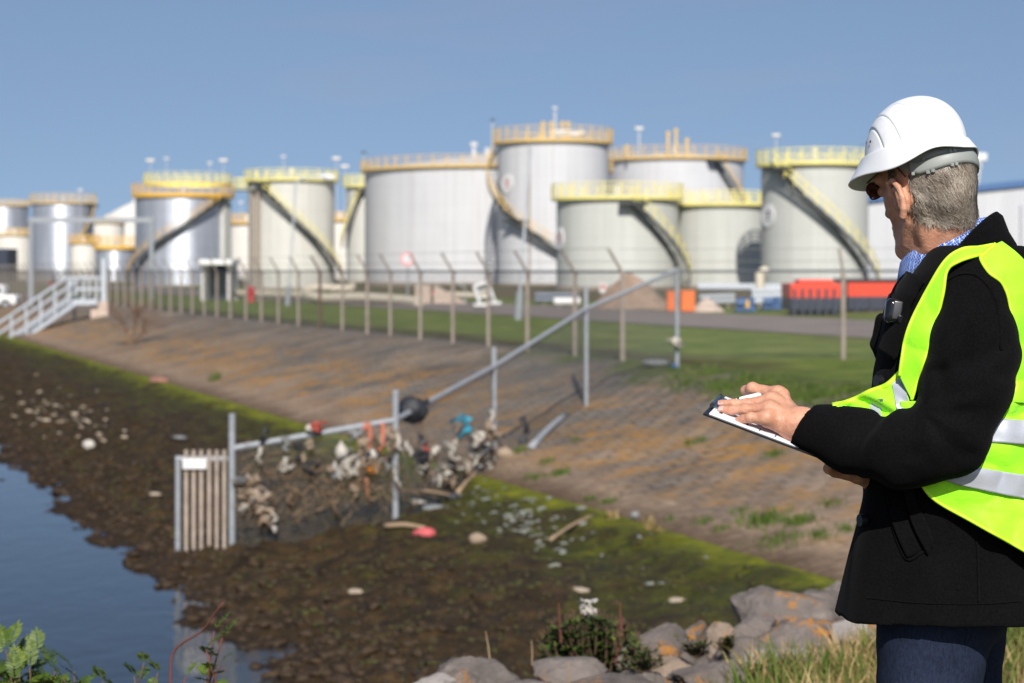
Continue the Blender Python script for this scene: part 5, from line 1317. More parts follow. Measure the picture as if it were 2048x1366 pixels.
# scraps near the crest
rag('plastic_bag', 1353, 690, 24, 28, 'white bag tied to the corner post of the cross fence', BW, 41, 1, cf[0][0].y - .15, None)
p = gp(1310, 733, 700)[0]; lump('plastic_bag', 1312, 726, 56, 16, 'crumpled pale plastic lying by the foot of the corner post', BGr, 42, p.y, 'rubbish', False, 0, None)
p = gp(1348, 735, 700)[0]; lump('plastic_bag', 1349, 732, 14, 10, 'blue scrap at the very foot of the corner post', BLUEP, 43, p.y - .3, 'rubbish', False, 0, None)
p = P(1174, 1212, 8.1); b = None
rag('plastic_bag', 1172, 1216, 30, 34, 'white scrap of plastic stuck on top of the dark bush', BW, 44, 2, 7.9, None)
p = gp(315, 770, 700)[0]; lump('driftwood', 318, 764, 44, 22, 'clump of reddish driftwood at the edge of the moss strip, left', simple('reddish_wood', s(134, 96, 82), .9), 45, p.y, 'driftwood', False, 0, None)
# ------------------------------------------------------------------ the man
MX, MY = 0.8326, 3.70
def axes(yaw, pitch=0.0):
    F_ = np.array([-math.cos(yaw), math.sin(yaw), 0.0]); L_ = np.array([-math.sin(yaw), -math.cos(yaw), 0.0]); U_ = np.array([0, 0, 1.0])
    return F_ * math.cos(pitch) - U_ * math.sin(pitch), L_, F_ * math.sin(pitch) + U_ * math.cos(pitch)
BF, BL, BU = axes(R(25))
def Pn(px, py, d): return np.array(P(px, py, d))
def body(f, l, z): return np.array([MX, MY, 0]) + BF * f + BL * l + np.array([0, 0, z])
def frame(p, c, ax): q = p - np.array(c); return np.stack([q @ ax[0], q @ ax[1], q @ ax[2]], 1)

# --- materials
def skin_mat():
    t = NT('skin'); c = t.coord()
    f = t.noise(c, 26, 5, 0.6); g = t.noise(c, 95, 4, 0.6)
    col = t.ramp(f, [(0.3, s(184, 132, 106)), (0.55, s(204, 152, 124)), (0.75, s(216, 168, 140))])
    col = t.mix(t.math('MULTIPLY', t.ramp(g, [(0.48, 0.0), (0.7, 1.0)]), 0.5), col, s(182, 112, 90))
    t.base(col); t.set(0.46, spec=0.4, Subsurface_Weight=0.05, Subsurface_Scale=0.006)
    t.b.inputs['Subsurface Radius'].default_value = (1.0, 0.35, 0.2)
    v = t.n('ShaderNodeTexVoronoi'); v.inputs['Scale'].default_value = 320; t.l(t.mapping(c, (1, 1, 0.6)), v.inputs['Vector'])
    w = t.noise(t.mapping(c, (1, 1, 1)), 60, 5, 0.65, 1.2)
    t.bump(t.math('ADD', t.math('MULTIPLY', v.outputs['Distance'], 0.25), w), 0.5, 0.003); return t.m
SKIN = skin_mat()
def wool_mat():
    t = NT('black_wool'); c = t.coord()
    f = t.noise(c, 260, 3, 0.7); g = t.noise(c, 7, 5)
    t.base(t.ramp(t.math('ADD', t.math('MULTIPLY', f, 0.6), t.math('MULTIPLY', g, 0.4)), [(0.35, (0.0022, 0.0022, 0.0025)), (0.7, (0.0072, 0.0072, 0.0078))]))
    t.set(0.95, spec=0.05, Sheen_Weight=0.02, Sheen_Roughness=0.5); t.bump(f, 0.5, 0.002); return t.m
WOOL = wool_mat()
def vest_mat():
    t = NT('lime_vest_fabric'); c = t.coord()
    w = t.n('ShaderNodeTexWave', wave_type='BANDS', bands_direction='DIAGONAL'); w.inputs['Scale'].default_value = 160; t.l(c, w.inputs['Vector'])
    t.base(t.ramp(t.noise(c, 9, 4), [(0.3, (0.33, 0.90, 0.02)), (0.7, (0.41, 0.97, 0.03))])); t.set(0.6, spec=0.25)
    t.b.inputs['Sheen Weight'].default_value = 0.15
    t.bump(t.noise(c, 18, 5, 0.55, 0.8), 0.5, 0.010); return t.m
VEST = vest_mat()
TRIM = simple('yellow_binding', (0.54, 0.95, 0.025), 0.6, var=0.05)
TAPE = simple('reflective_tape', s(184, 188, 196), 0.4, 0.25, var=0.06, scale=30, bump=0.15, bscale=300, bdist=0.001)
def denim_mat():
    t = NT('dark_denim'); c = t.coord()
    f = t.noise(t.mapping(c, (1, 1, 0.4)), 240, 3, 0.8); g = t.noise(c, 9, 5)
    t.base(t.ramp(t.math('ADD', t.math('MULTIPLY', f, 0.65), t.math('MULTIPLY', g, 0.35)), [(0.32, s(15, 20, 32)), (0.7, s(42, 52, 76))])); t.set(0.85, spec=0.2); t.bump(f, 0.4, 0.001); return t.m
DENIM = denim_mat()
def shirt_mat():
    t = NT('blue_patterned_cotton'); c = t.coord()
    v = t.n('ShaderNodeTexVoronoi', feature='F1', distance='CHEBYCHEV'); v.inputs['Scale'].default_value = 210; v.inputs['Randomness'].default_value = 0.1
    t.l(t.mapping(c, (1, 1, 1), (0.4, 0.5, 0.6)), v.inputs['Vector'])
    a = t.math('GREATER_THAN', v.outputs['Distance'], 0.44); b_ = t.math('LESS_THAN', v.outputs['Distance'], 0.14)
    t.base(t.mix(t.math('MAXIMUM', a, t.math('MULTIPLY', b_, 0.5)), t.ramp(t.noise(c, 70, 2), [(0.45, s(24, 66, 160)), (0.55, s(40, 96, 190))]), s(196, 210, 232))); t.set(0.8, spec=0.2); return t.m
SHIRT = shirt_mat()
HELM = NT('white_helmet_plastic'); hc_ = HELM.coord(); HELM.base(HELM.mix(HELM.math('MULTIPLY', HELM.ramp(HELM.noise(hc_, 38, 6, 0.75, 0.6), [(0.56, 0.0), (0.74, 1.0)]), 0.30), HELM.ramp(HELM.noise(hc_, 7, 4), [(0.3, s(228, 231, 234)), (0.7, s(238, 240, 242))]), s(196, 192, 184))); HELM.set(0.34, spec=0.5); HELM = HELM.m
BANDM = simple('grey_plastic_strap', s(146, 150, 146), 0.5, var=0.06)
DARKP2 = simple('dark_plastic', s(26, 27, 30), 0.35, var=0.1)
HAIRM = tint_mat('grey_hair', [(0.0, s(70, 60, 50)), (0.4, s(128, 114, 100)), (0.75, s(178, 166, 150)), (1.0, s(214, 206, 194))], 0.5)
HAIRB = simple('hair_undercoat', s(84, 70, 58), 0.8, var=0.3, scale=60)

person = empty('person', (MX, MY, 0), 'man in white hard hat, black coat and lime safety vest writing on a clipboard', 'person')

# --- head
HY_, HP_ = R(59), R(11)
HA = axes(HY_, HP_)
HC = Pn(1850, 352, 3.72)
def HL(f, l, u): return HC + HA[0] * f + HA[1] * l + HA[2] * u
NB = np.array(Pn(1890, 540, 3.75))
def head_sdf(p):
    q = frame(p, HC, HA)
    d = ellipsoid(q, (-0.010, 0, 0.008), (0.093, 0.0695, 0.092))
    d = smin(d, ellipsoid(q, (0.036, 0, -0.045), (0.052, 0.052, 0.075)), 0.03)
    d = smin(d, capsule(q, (0.050, 0.030, -0.048), (0.046, 0.041, -0.036), 0.017, 0.014), 0.02)
    d = smin(d, capsule(q, (0.050, -0.030, -0.048), (0.046, -0.041, -0.036), 0.017, 0.014), 0.02)
    for sg in (-1, 1):
        d = smin(d, chain(q, [(-0.004, sg * 0.054, -0.05), (0.002, sg * 0.046, -0.086), (0.042, sg * 0.027, -0.118), (0.068, sg * 0.010, -0.130)], [0.015, 0.013, 0.012, 0.013]), 0.022)
        d = smin(d, capsule(q, (0.084, sg * 0.012, 0.012), (0.078, sg * 0.045, 0.012), 0.012, 0.010), 0.02)     # brow
        d = smax(d, -ellipsoid(q, (0.098, sg * 0.032, -0.012), (0.018, 0.018, 0.013)), 0.012)                 # eye socket
        d = smin(d, ellipsoid(q, (0.081, sg * 0.031, -0.012), (0.012, 0.014, 0.011)), 0.004)                  # eyeball and lid
    d = smin(d, ellipsoid(q, (0.062, 0, -0.098), (0.030, 0.026, 0.030)), 0.02)
    d = smin(d, chain(q, [(0.092, 0, 0.0), (0.098, 0, -0.030), (0.104, 0, -0.048)], [0.008, 0.010, 0.012]), 0.012)
    for sg in (-1, 1): d = smin(d, ellipsoid(q, (0.094, sg * 0.013, -0.052), (0.010, 0.009, 0.008)), 0.008)
    d = smin(d, ellipsoid(q, (0.086, 0, -0.081), (0.008, 0.018, 0.006)), 0.008)
    d = smin(d, ellipsoid(q, (0.084, 0, -0.094), (0.008, 0.016, 0.006)), 0.008)
    d = smin(d, ellipsoid(q, (0.078, 0, -0.128), (0.017, 0.018, 0.014)), 0.016)
    # neck
    n0 = HL(-0.042, 0, -0.035)
    d = smin(d, capsule(p, n0, NB + np.array([0.006, 0, 0.02]), 0.053, 0.058), 0.02)
    d = smin(d, capsule(p, HL(-0.005, 0, -0.10), NB - np.array([0.030, 0.0, 0.0]), 0.034, 0.040), 0.02)
    for sg in (-1, 1):
        d = smin(d, chain(p, [HL(-0.028, sg * 0.056, -0.052), HL(-0.02, sg * 0.050, -0.11) * 0.6 + NB * 0.4 + BL * sg * 0.010, NB + BF * 0.045 + BL * sg * 0.03], [0.013, 0.012, 0.011]), 0.016)
    # crease between jaw and neck muscle
    d = smax(d, -chain(p, [HL(-0.012, 0.074, -0.075), HL(-0.012, 0.064, -0.105), HL(0.012, 0.048, -0.150)], [0.006, 0.008, 0.008]), 0.012)
    # ears
    for sg in (-1, 1):
        e = frame(p, HL(-0.004, 0.0715 if sg > 0 else -0.064, -0.047), ((HA[0] * 0.96 - HA[2] * 0.28) / 1.14, HA[1] * sg / 1.1, (HA[2] * 0.96 + HA[0] * 0.28) / 1.14))
        out = 0.018
        rim = chain(e, [(0.012, -0.004, -0.004), (0.013, 0.004, 0.017), (0.003, 0.012, 0.032), (-0.010, 0.015, 0.028), (-0.018, 0.015, 0.012), (-0.017, 0.013, -0.006), (-0.009, 0.010, -0.021), (0.002, 0.006, -0.030)],
                    [0.0040, 0.0042, 0.0046, 0.0048, 0.0046, 0.0046, 0.0056, 0.0066], 0.003)
        shell = chain(e, [(0.004, 0.0, 0.016), (-0.007, 0.006, 0.012), (-0.008, 0.006, -0.006), (0.002, 0.001, -0.018)], [0.0065, 0.0065, 0.0065, 0.007], 0.005)
        anti = chain(e, [(0.0, 0.010, 0.019), (-0.009, 0.014, 0.012), (-0.009, 0.013, -0.004), (-0.002, 0.010, -0.016)], [0.003, 0.0036, 0.0036, 0.0036], 0.002)
        root_ = capsule(e, (0.002, -0.010, 0.012), (0.0, -0.008, -0.014), 0.012, 0.010)
        trag = ellipsoid(e, (0.012, 0.001, -0.007), (0.005, 0.006, 0.008))
        ear = smin(smin(smin(rim, anti, 0.004), shell, 0.004), smin(root_, trag, 0.004), 0.006)
        ear = smax(ear, -ellipsoid(e, (0.003, 0.012, -0.002), (0.0065, 0.011, 0.011)), 0.002); ear = smax(ear, -ellipsoid(e, (-0.004, 0.019, 0.016), (0.0065, 0.006, 0.010)), 0.002)
        d = smin(d, ear, 0.006)
    return d
hv, hf = surface_nets(head_sdf, HC - np.array([0.15, 0.17, 0.26]), HC + np.array([0.19, 0.2, 0.14]), 0.0026)

# --- hands (seen from the photo: joints placed at their own distances)
def LHp(x, y, d, dz=0.0): return Pn(1390 + x / 5.12, 740 + y / 5.12, d) + np.array([0, 0, dz])
wrist = LHp(1085, 570, 3.595)
fing = {
    'index': ([LHp(850, 250, 3.665), LHp(590, 188, 3.697), LHp(518, 208, 3.717), LHp(555, 280, 3.728)], [0.0125, 0.0100, 0.0090, 0.0078]),
    'middle': ([LHp(785, 315, 3.640), LHp(530, 348, 3.652), LHp(385, 346, 3.661), LHp(268, 346, 3.668)], [0.0125, 0.0092, 0.0082, 0.0072]),
    'ring': ([LHp(765, 400, 3.612), LHp(520, 405, 3.625), LHp(385, 410, 3.634), LHp(272, 408, 3.644)], [0.0122, 0.0094, 0.0082, 0.0072]),
    'little': ([LHp(735, 500, 3.592), LHp(570, 488, 3.598), LHp(500, 500, 3.606), LHp(448, 508, 3.614)], [0.0112, 0.0084, 0.0074, 0.0066]),
    'thumb': ([LHp(960, 430, 3.690), LHp(760, 360, 3.735), LHp(620, 320, 3.742), LHp(520, 315, 3.735)], [0.016, 0.0125, 0.0105, 0.0085]),
}
def lhand_sdf(p):
    d = ellipsoid(frame(p, wrist, (np.array([1, 0, 0.0]), np.array([0, 1, 0.0]), np.array([0, 0, 1.0]))), (0, 0, 0), (0.032, 0.024, 0.031))
    arm = capsule(p, wrist, Pn(1760, 890, 3.50), 0.0285, 0.036)
    d = smin(d, arm, 0.02)
    for nm, k in (('index', 0.030), ('middle', 0.024), ('ring', 0.022), ('little', 0.022)):
        m_ = fing[nm][0][0]; w0 = wrist + (m_ - wrist) * 0.15 + np.array([0, 0.006 if nm == 'index' else 0, 0.0])
        d = smin(d, capsule(p, w0 + np.array([0, 0.008, -0.004]), m_ + np.array([0.002, 0.006, -0.003]), 0.0215, 0.0135), 0.016)
    for nm in fing:
        pts, rs = fing[nm]
        f = chain(p, pts, rs, 0.004)
        f = smin(f, ellipsoid(p, pts[1], (rs[1] * 1.04,) * 3), 0.006)
        d = smin(d, f, 0.003)
        if nm not in ('thumb',):
            d = smin(d, ellipsoid(p, pts[0] - np.array([0.0, 0.004, -0.003]), (0.0120, 0.0108, 0.0112)), 0.016)     # knuckle
            tw = wrist + np.array([-0.01, -0.022, 0.008])
            mk = pts[0] + np.array([0.006, -0.012, 0.005])
            if nm in ('index', 'middle', 'ring'): d = smin(d, capsule(p, mk + np.array([0.008, 0.003, -0.002]), mk * 0.5 + tw * 0.5 + np.array([0, 0.003, -0.002]), 0.0024, 0.0016), 0.013)     # tendon
    # a couple of veins
    for a_, b_, c_ in ((LHp(800, 360, 3.620), LHp(900, 460, 3.604), LHp(1010, 560, 3.584)),):
        d = smin(d, chain(p, [a_, b_, c_], [0.002, 0.0024, 0.002]), 0.006)
    d = d + 0.0008 * fbm(p * 120, 5, 3)
    return d
allp = np.concatenate([np.array(v_[0]) for v_ in fing.values()])
lv, lf_ = surface_nets(lhand_sdf, np.minimum(allp.min(0), wrist) - 0.04, np.array([0.68, 3.80, 1.36]), 0.0021)

# clipboard frame
K0 = np.array([0.3508, 3.600, 1.2815]); KL = np.array([0.285, -0.063, -0.105]); KL /= np.linalg.norm(KL)
KW = np.array([0.053, 0.21, 0.018]); KW -= KL * (KW @ KL); KW /= np.linalg.norm(KW); KN = np.cross(KL, KW); KN *= np.sign(KN[2])
def KB(a, b_, c_=0.0): return K0 + KL * a + KW * b_ + KN * c_
# right hand gripping the lower edge from beneath
rw = KB(0.330, 0.150, -0.030)
rf = [([KB(0.290, 0.165 - 0.024 * i, -0.030), KB(0.262 - 0.004 * i, 0.135 - 0.024 * i, -0.030), KB(0.247 - 0.003 * i, 0.105 - 0.022 * i, -0.024), KB(0.236, 0.085 - 0.018 * i, -0.017)], [0.012, 0.0105, 0.0095, 0.008]) for i in range(4)]
def rhand_sdf(p):
    d = smin(ellipsoid(p, rw, (0.03, 0.03, 0.022)), capsule(p, rw, Pn(1790, 960, 3.86), 0.028, 0.034), 0.02)
    for pts, rs in rf:
        d = smin(d, capsule(p, rw, pts[0], 0.020, 0.014), 0.015)
    for pts, rs in rf: d = smin(d, chain(p, pts, rs, 0.004), 0.004)
    th = [KB(0.315, 0.18, -0.02), KB(0.295, 0.228, -0.008), KB(0.272, 0.232, 0.010), KB(0.250, 0.205, 0.013)]
    d = smin(d, chain(p, th, [0.015, 0.012, 0.0105, 0.009], 0.004), 0.008)
    return d
rp_ = np.concatenate([np.array(x[0]) for x in rf])
rv, rff = surface_nets(rhand_sdf, np.minimum(rp_.min(0), rw) - 0.05, np.maximum(rp_.max(0), rw) + 0.12, 0.003)

# --- coat: body and sleeves
zz = np.array([0.70, 0.86, 0.93, 1.05, 1.15, 1.25, 1.35, 1.43, 1.49, 1.535, 1.57, 1.60, 1.64])
ta = np.array([0.222, 0.215, 0.205, 0.186, 0.172, 0.165, 0.158, 0.146, 0.130, 0.112, 0.095, 0.078, 0.06])
tb = np.array([0.235, 0.232, 0.225, 0.212, 0.204, 0.206, 0.212, 0.210, 0.196, 0.166, 0.130, 0.09, 0.06])
tf = np.array([0.012, 0.010, 0.006, 0.0, -0.004, -0.008, -0.012, -0.018, -0.026, -0.034, -0.040, -0.042, -0.044])
def torso_sdf(p):
    q = p - np.array([MX, MY, 0]); f, l, z = q @ BF, q @ BL, q[:, 2]
    a = np.interp(z, zz, ta); b_ = np.interp(z, zz, tb); cf_ = np.interp(z, zz, tf)
    f = f - cf_; e = 2.35
    k0 = (np.abs(f / a) ** e + np.abs(l / b_) ** e) ** (1 / e) + 1e-9
    rr = np.sqrt(f * f + l * l) + 1e-9
    return (rr - rr / k0) * 0.9
SH_L, SH_R = Pn(1948, 585, 3.545), body(-0.02, -0.195, 1.495)
def torso_sh(p):
    d = torso_sdf(p)
    d = smin(d, capsule(p, body(-0.03, 0.05, 1.522), SH_L + np.array([0, 0.02, 0.006]), 0.048, 0.064), 0.05)
    return smin(d, capsule(p, body(-0.03, -0.06, 1.545), SH_R, 0.062, 0.062), 0.05)
SL = [SH_L, Pn(1948, 690, 3.490), Pn(1932, 790, 3.462), Pn(1893, 880, 3.458), Pn(1800, 894, 3.495), Pn(1700, 880, 3.545), Pn(1606, 853, 3.588)]
SR_ = [0.074, 0.0745, 0.0715, 0.0685, 0.0615, 0.0560, 0.0405]
cdir = (SL[-1] - SL[-2]) / np.linalg.norm(SL[-1] - SL[-2]); cdir = cdir * 0.93 + np.array([-0.05, 0.0, 0.32]); cdir /= np.linalg.norm(cdir)
RS = [SH_R, body(-0.03, -0.235, 1.33), body(0.0, -0.225, 1.18), KB(0.335, 0.155, -0.034)]; RR_ = [0.072, 0.070, 0.064, 0.046]
rdir = (RS[-1] - RS[-2]) / np.linalg.norm(RS[-1] - RS[-2])
def fold(p, amp, sc, seed): return amp * fbm(p * sc, seed, 3)
def coat_sdf(p):
    q = p - np.array([MX, MY, 0]); f, l, z = q @ BF, q @ BL, q[:, 2]
    d = torso_sh(p)
    # vertical drape below the waist, soft folds above
    ang = np.arctan2(l, f)
    d = d - 0.005 * np.sin(ang * 9 + 1.1 * np.sin(z * 6)) * np.clip((1.2 - z) / 0.3, 0, 1)
    d = d + 0.006 * vnoise(np.stack([ang * 2.2, z * 7, 0 * z], 1), 3) * (z < 1.5)
    # closing edge of the front and hem
    hem = 0.914 - 0.014 * np.clip(f / 0.2, 0, 1)
    d = np.maximum(d, hem - z)
    d = smax(d, z - 1.585, 0.02)
    inner = torso_sh(p) + 0.014
    d = np.where(z < hem + 0.10, np.maximum(d, -(inner)), d)
    # sleeves
    sl_ = chain(p, SL, SR_, 0.02)
    # fold rings around elbow and forearm
    ax = (p - SL[3]) @ ((SL[6] - SL[3]) / np.linalg.norm(SL[6] - SL[3]))
    perp = p[:, 2]
    nn = vnoise(np.stack([ax * 16 + perp * 7, perp * 5, p[:, 1] * 6], 1), 11)
    n2 = fbm(p * np.array([11, 11, 22]), 13, 2)
    nf = np.exp(-((p - SL[3]) ** 2).sum(1) / 0.02)
    sl_ = sl_ + (0.0095 * nn * (0.35 + nf) + 0.008 * n2 * (0.5 + nf * 0.8)) * np.clip(ax * 0 + 1, 0, 1) * np.clip(1.1 - np.clip((ax - 0.16) / 0.1, 0, 1), 0.1, 1)
    # inside-of-elbow creases
    # folds radiating from the crook of the elbow, and rings along the forearm and upper arm
    cr_ = p - Pn(1838, 815, 3.45); an_ = np.arctan2(-cr_[:, 2], cr_[:, 0]); rd_ = np.sqrt(cr_[:, 0] ** 2 + cr_[:, 2] ** 2)
    sl_ = sl_ + 0.0050 * np.sin(an_ * 7 + 9 * rd_ + 2.2 * n2) * np.exp(-((rd_ - 0.085) / 0.06) ** 2)
    sl_ = sl_ + 0.0034 * np.sin(ax * 70 + perp * 34 + 5 * nn) * np.clip(1 - np.abs(ax - 0.10) / 0.10, 0, 1)
    up_ = (p - SL[3]) @ ((SL[0] - SL[3]) / np.linalg.norm(SL[0] - SL[3]))
    sl_ = sl_ + 0.0036 * np.sin(up_ * 40 + p[:, 0] * 30 + 5 * nn) * np.clip(up_ / 0.08, 0, 1) * np.clip((0.22 - up_) / 0.1, 0, 1)
    cut = (p - SL[-1]) @ cdir
    sl_ = np.maximum(sl_, cut)
    hole = capsule(p, SL[-2] * 0.35 + SL[-1] * 0.65, SL[-1] + cdir * 0.1, 0.0315, 0.0325)
    sl_ = np.maximum(sl_, -hole)
    d = smin(d, sl_, 0.014)
    r_ = chain(p, RS, RR_, 0.02) + 0.004 * fbm(p * 14, 17, 2)
    r_ = np.maximum(r_, (p - RS[-1]) @ rdir); r_ = np.maximum(r_, -capsule(p, RS[-2] * .2 + RS[-1] * .8, RS[-1] + rdir * .1, 0.036, 0.036))
    d = smin(d, r_, 0.012)
    # neck opening
    d = np.maximum(d, -capsule(p, body(0.015, 0, 1.50), NB + np.array([-0.01, 0, 0.12]), 0.062, 0.07))
    return d
cv_, cfc = surface_nets(coat_sdf, (0.48, 3.33, 0.84), (1.16, 4.06, 1.64), 0.0043)
coat = npmesh('coat', cv_, cfc, WOOL, person)

# --- legs and hidden torso belong to the body mesh
def legs_pts(sg):
    return [body(0.02, sg * 0.095, 0.94), body(0.035, sg * 0.10, 0.52), body(-0.02, sg * 0.105, 0.09)]
def skel_sdf(p):
    d = None
    for sg in (-1, 1):
        e = chain(p, legs_pts(sg), [0.070, 0.048, 0.036]); d = e if d is None else smin(d, e, 0.015)
        d = smin(d, chain(p, [body(0, sg * 0.105, 0.05), body(0.11, sg * 0.115, 0.035), body(0.16, sg * 0.118, 0.03)], [0.036, 0.034, 0.026]), 0.02)
    d = smin(d, chain(p, [body(0.02, 0, 0.97), body(-0.01, 0, 1.2), body(-0.03, 0, 1.45), NB], [0.085, 0.10, 0.09, 0.04], 0.04), 0.05)
    d = smin(d, chain(p, [body(-0.03, 0.10, 1.46)] + SL[:1] + [SL[3], SL[5], wrist], [0.05, 0.048, 0.036, 0.03, 0.026]), 0.02)
    d = smin(d, chain(p, [body(-0.03, -0.10, 1.46), SH_R, RS[2], rw], [0.05, 0.048, 0.036, 0.026]), 0.02)
    return d
kv, kf = surface_nets(skel_sdf, (0.45, 3.32, -0.01), (1.16, 4.1, 1.62), 0.013)
vs_ = [hv, lv, rv, kv]; fs_ = [hf, lf_, rff, kf]; off_ = np.cumsum([0] + [len(x) for x in vs_[:-1]])
body_o = npmesh('body', np.concatenate(vs_), np.concatenate([f_ + o_ for f_, o_ in zip(fs_, off_)]), SKIN, person)
def jeans_sdf(p):
    d = None; z = p[:, 2]
    for sg in (-1, 1):
        e = chain(p, [body(0.022, sg * 0.085, 0.98), body(0.036, sg * 0.088, 0.80), body(0.04, sg * 0.10, 0.52), body(-0.01, sg * 0.105, 0.06)], [0.108, 0.096, 0.077, 0.070])
        d = e if d is None else smin(d, e, 0.025)
    d = smin(d, ellipsoid(p, body(0.02, 0, 0.97), (0.128, 0.150, 0.150)), 0.03)
    d = d + 0.005 * fbm(p * np.array([9, 9, 14]), 23, 3)
    d = np.maximum(np.maximum(d, 0.05 - z), z - 1.02)
    inn = None
    for sg in (-1, 1):
        e = chain(p, [body(0.04, sg * 0.10, 0.52), body(-0.01, sg * 0.105, 0.0)], [0.062, 0.058]); inn = e if inn is None else np.minimum(inn, e)
    return np.where(z < 0.3, np.maximum(d, -inn), d)
jv, jf = surface_nets(jeans_sdf, (0.6, 3.42, 0.02), (1.1, 4.0, 1.04), 0.0075)
npmesh('jeans', jv, jf, DENIM, person)
for sg in (-1, 1):
    def shoe(p):
        d = chain(p, [body(-0.045, sg * 0.105, 0.055), body(0.03, sg * 0.108, 0.06), body(0.11, sg * 0.115, 0.048), body(0.17, sg * 0.118, 0.042)], [0.045, 0.05, 0.047, 0.038], 0.02)
        d = smin(d, capsule(p, body(-0.02, sg * 0.105, 0.05), body(-0.02, sg * 0.105, 0.13), 0.048, 0.046), 0.02)
        return np.maximum(d, 0.004 - p[:, 2])
    c_ = body(0.06, sg * 0.11, 0.06); v_, f_ = surface_nets(shoe, c_ - np.array([.2, .2, .07]), c_ + np.array([.2, .2, .15]), 0.007); npmesh('shoe', v_, f_, DARKP2, person)

# --- projecting photo outlines onto the coat (gives real points on its surface)
def march(px, py, sdf, off=0.0, d0=3.30, d1=4.1, n=160):
    px = np.asarray(px, float).ravel(); py = np.asarray(py, float).ravel()
    t = np.full(len(px), d0); best = np.full(len(px), 9.0); bt = t.copy()
    for _ in range(n):
        p = np.stack([(px - CX) * t / FP, t, H - (py - HY) * t / FP], 1)
        v_ = sdf(p) - off
        m_ = v_ < best; best = np.where(m_, v_, best); bt = np.where(m_, t, bt)
        t = np.minimum(t + np.where(v_ > 2e-4, np.maximum(v_ * 0.6, 0.0008), 0.0), d1)
    bt = np.where(best < 0.001, t, bt)
    return np.stack([(px - CX) * bt / FP, bt, H - (py - HY) * bt / FP], 1)
def patch(name, A, B, nu, nv, off, mat, parent, thick=0.003, wr=0.008, seed=0, sdf=torso_sh, binding=None):
    """cloth between two outlines lying on the coat"""
    a = spline(A, nu); b_ = spline(B, nu); tt = np.linspace(0, 1, nv)[None, :, None]
    g = a[:, None, :] * (1 - tt) + b_[:, None, :] * tt
    w = march(g[..., 0], g[..., 1], sdf, off).reshape(nu, nv, 3); D = w[..., 1].copy()
    for _ in range(14):          # cloth bridges small hollows
        E = np.pad(D, 1, mode='edge'); D = 0.25 * (E[:-2, 1:-1] + E[2:, 1:-1] + E[1:-1, :-2] + E[1:-1, 2:])
    w = np.stack([(g[..., 0] - CX) * D / FP, D, H - (g[..., 1] - HY) * D / FP], -1)
    q = w.reshape(-1, 3); dn = wr * 3.2 * fbm(q * np.array([9, 9, 6]), seed, 3) + wr * 2.0 * (np.abs(fbm(q * np.array([9, 9, 16]) + 3, seed + 5, 2)) - 0.2)
    w = w + (np.array([-0.1, -1, 0.05])[None] * dn[:, None]).reshape(nu, nv, 3)
    mb = MB(); mb.grid([[tuple(x) for x in row] for row in w]); o = mb.build(name, mat, parent, True)
    md = o.modifiers.new('thickness', 'SOLIDIFY'); md.thickness = thick; md.offset = 0
    if binding is not None:
        tb_ = MB()
        if 'A' in binding: tb_.tube([Vector(x) for x in w[:, 0]], 0.0034, 6)
        if 'B' in binding: tb_.tube([Vector(x) for x in w[:, -1]], 0.0034, 6)
        tb_.build('binding', TRIM, o, True)
    return o, w
# vest: front strap, shoulder and back
strap_in = [(1990, 488), (1958, 494), (1920, 500), (1886, 526), (1846, 596), (1816, 658), (1803, 715), (1798, 752)]
strap_out = [(1978, 505), (1950, 512), (1915, 524), (1892, 542), (1884, 590), (1868, 660), (1845, 726), (1822, 800)]
strap, sw = patch('vest', strap_in, strap_out, 90, 30, 0.021, VEST, person, wr=0.009, seed=5, binding='AB')
back_l = [(1990, 488), (1968, 508), (1962, 518), (1978, 545), (2004, 566), (2018, 600), (2023, 650), (2025, 700), (2033, 752), (2034, 776), (2018, 794), (1982, 801)]
back_r = [(2002, 484), (2035, 510), (2060, 540), (2082, 575), (2100, 610), (2110, 640), (2116, 670), (2118, 700), (2122, 740), (2124, 770), (2126, 790), (2128, 812)]
def torso_back(p): return torso_sh(p)
bk, bw = patch('back_panel', back_l, back_r, 110, 40, 0.021, VEST, strap, wr=0.008, seed=8, binding='A')
side_t = [(1800, 802), (1860, 803), (1920, 803), (1982, 801), (2040, 806), (2090, 811), (2128, 814)]
side_b = [(1790, 905), (1832, 952), (1868, 998), (1945, 1043), (2020, 1085), (2085, 1122), (2128, 1148)]
sp, sw2 = patch('side_panel', side_t, side_b, 110, 60, 0.027, VEST, strap, wr=0.011, seed=12, binding='B')
# the rest of the vest round the far side of the body (not seen from here)
def radial(ang, z, off):
    dr = BF * math.cos(ang) + BL * math.sin(ang); t_ = 0.0
    for k in range(70):
        p = np.array([[MX, MY, 0]]) + dr * (0.05 + t_); p[0, 2] = z
        v_ = torso_sh(p)[0] - off
        if v_ > 0: break
        t_ += 0.005
    return p[0]
rows = [[tuple(radial(R(177 + 155 * j / 30), z_, 0.022)) for j in range(31)] for z_ in np.linspace(0.955, 1.545, 22)]
mb = MB(); mb.grid(rows); o = mb.build('back_panel', VEST, strap, True); md = o.modifiers.new('thickness', 'SOLIDIFY'); md.thickness = 0.003
# reflective tape
tp = [([(1935, 842), (1972, 833), (2010, 838), (2060, 842), (2124, 846)], [(1935, 876), (1972, 884), (2010, 886), (2060, 890), (2124, 894)], torso_sh, 0.034),
      ([(1862, 936), (1900, 926), (1960, 936), (2040, 949), (2126, 960)], [(1866, 948), (1905, 966), (1955, 978), (2040, 996), (2126, 1008)], torso_sh, 0.034)]
for A, B, sd_, of in tp: patch('reflective_tape', A, B, 110, 14, of, TAPE, strap, wr=0.011, seed=12, thick=0.002)
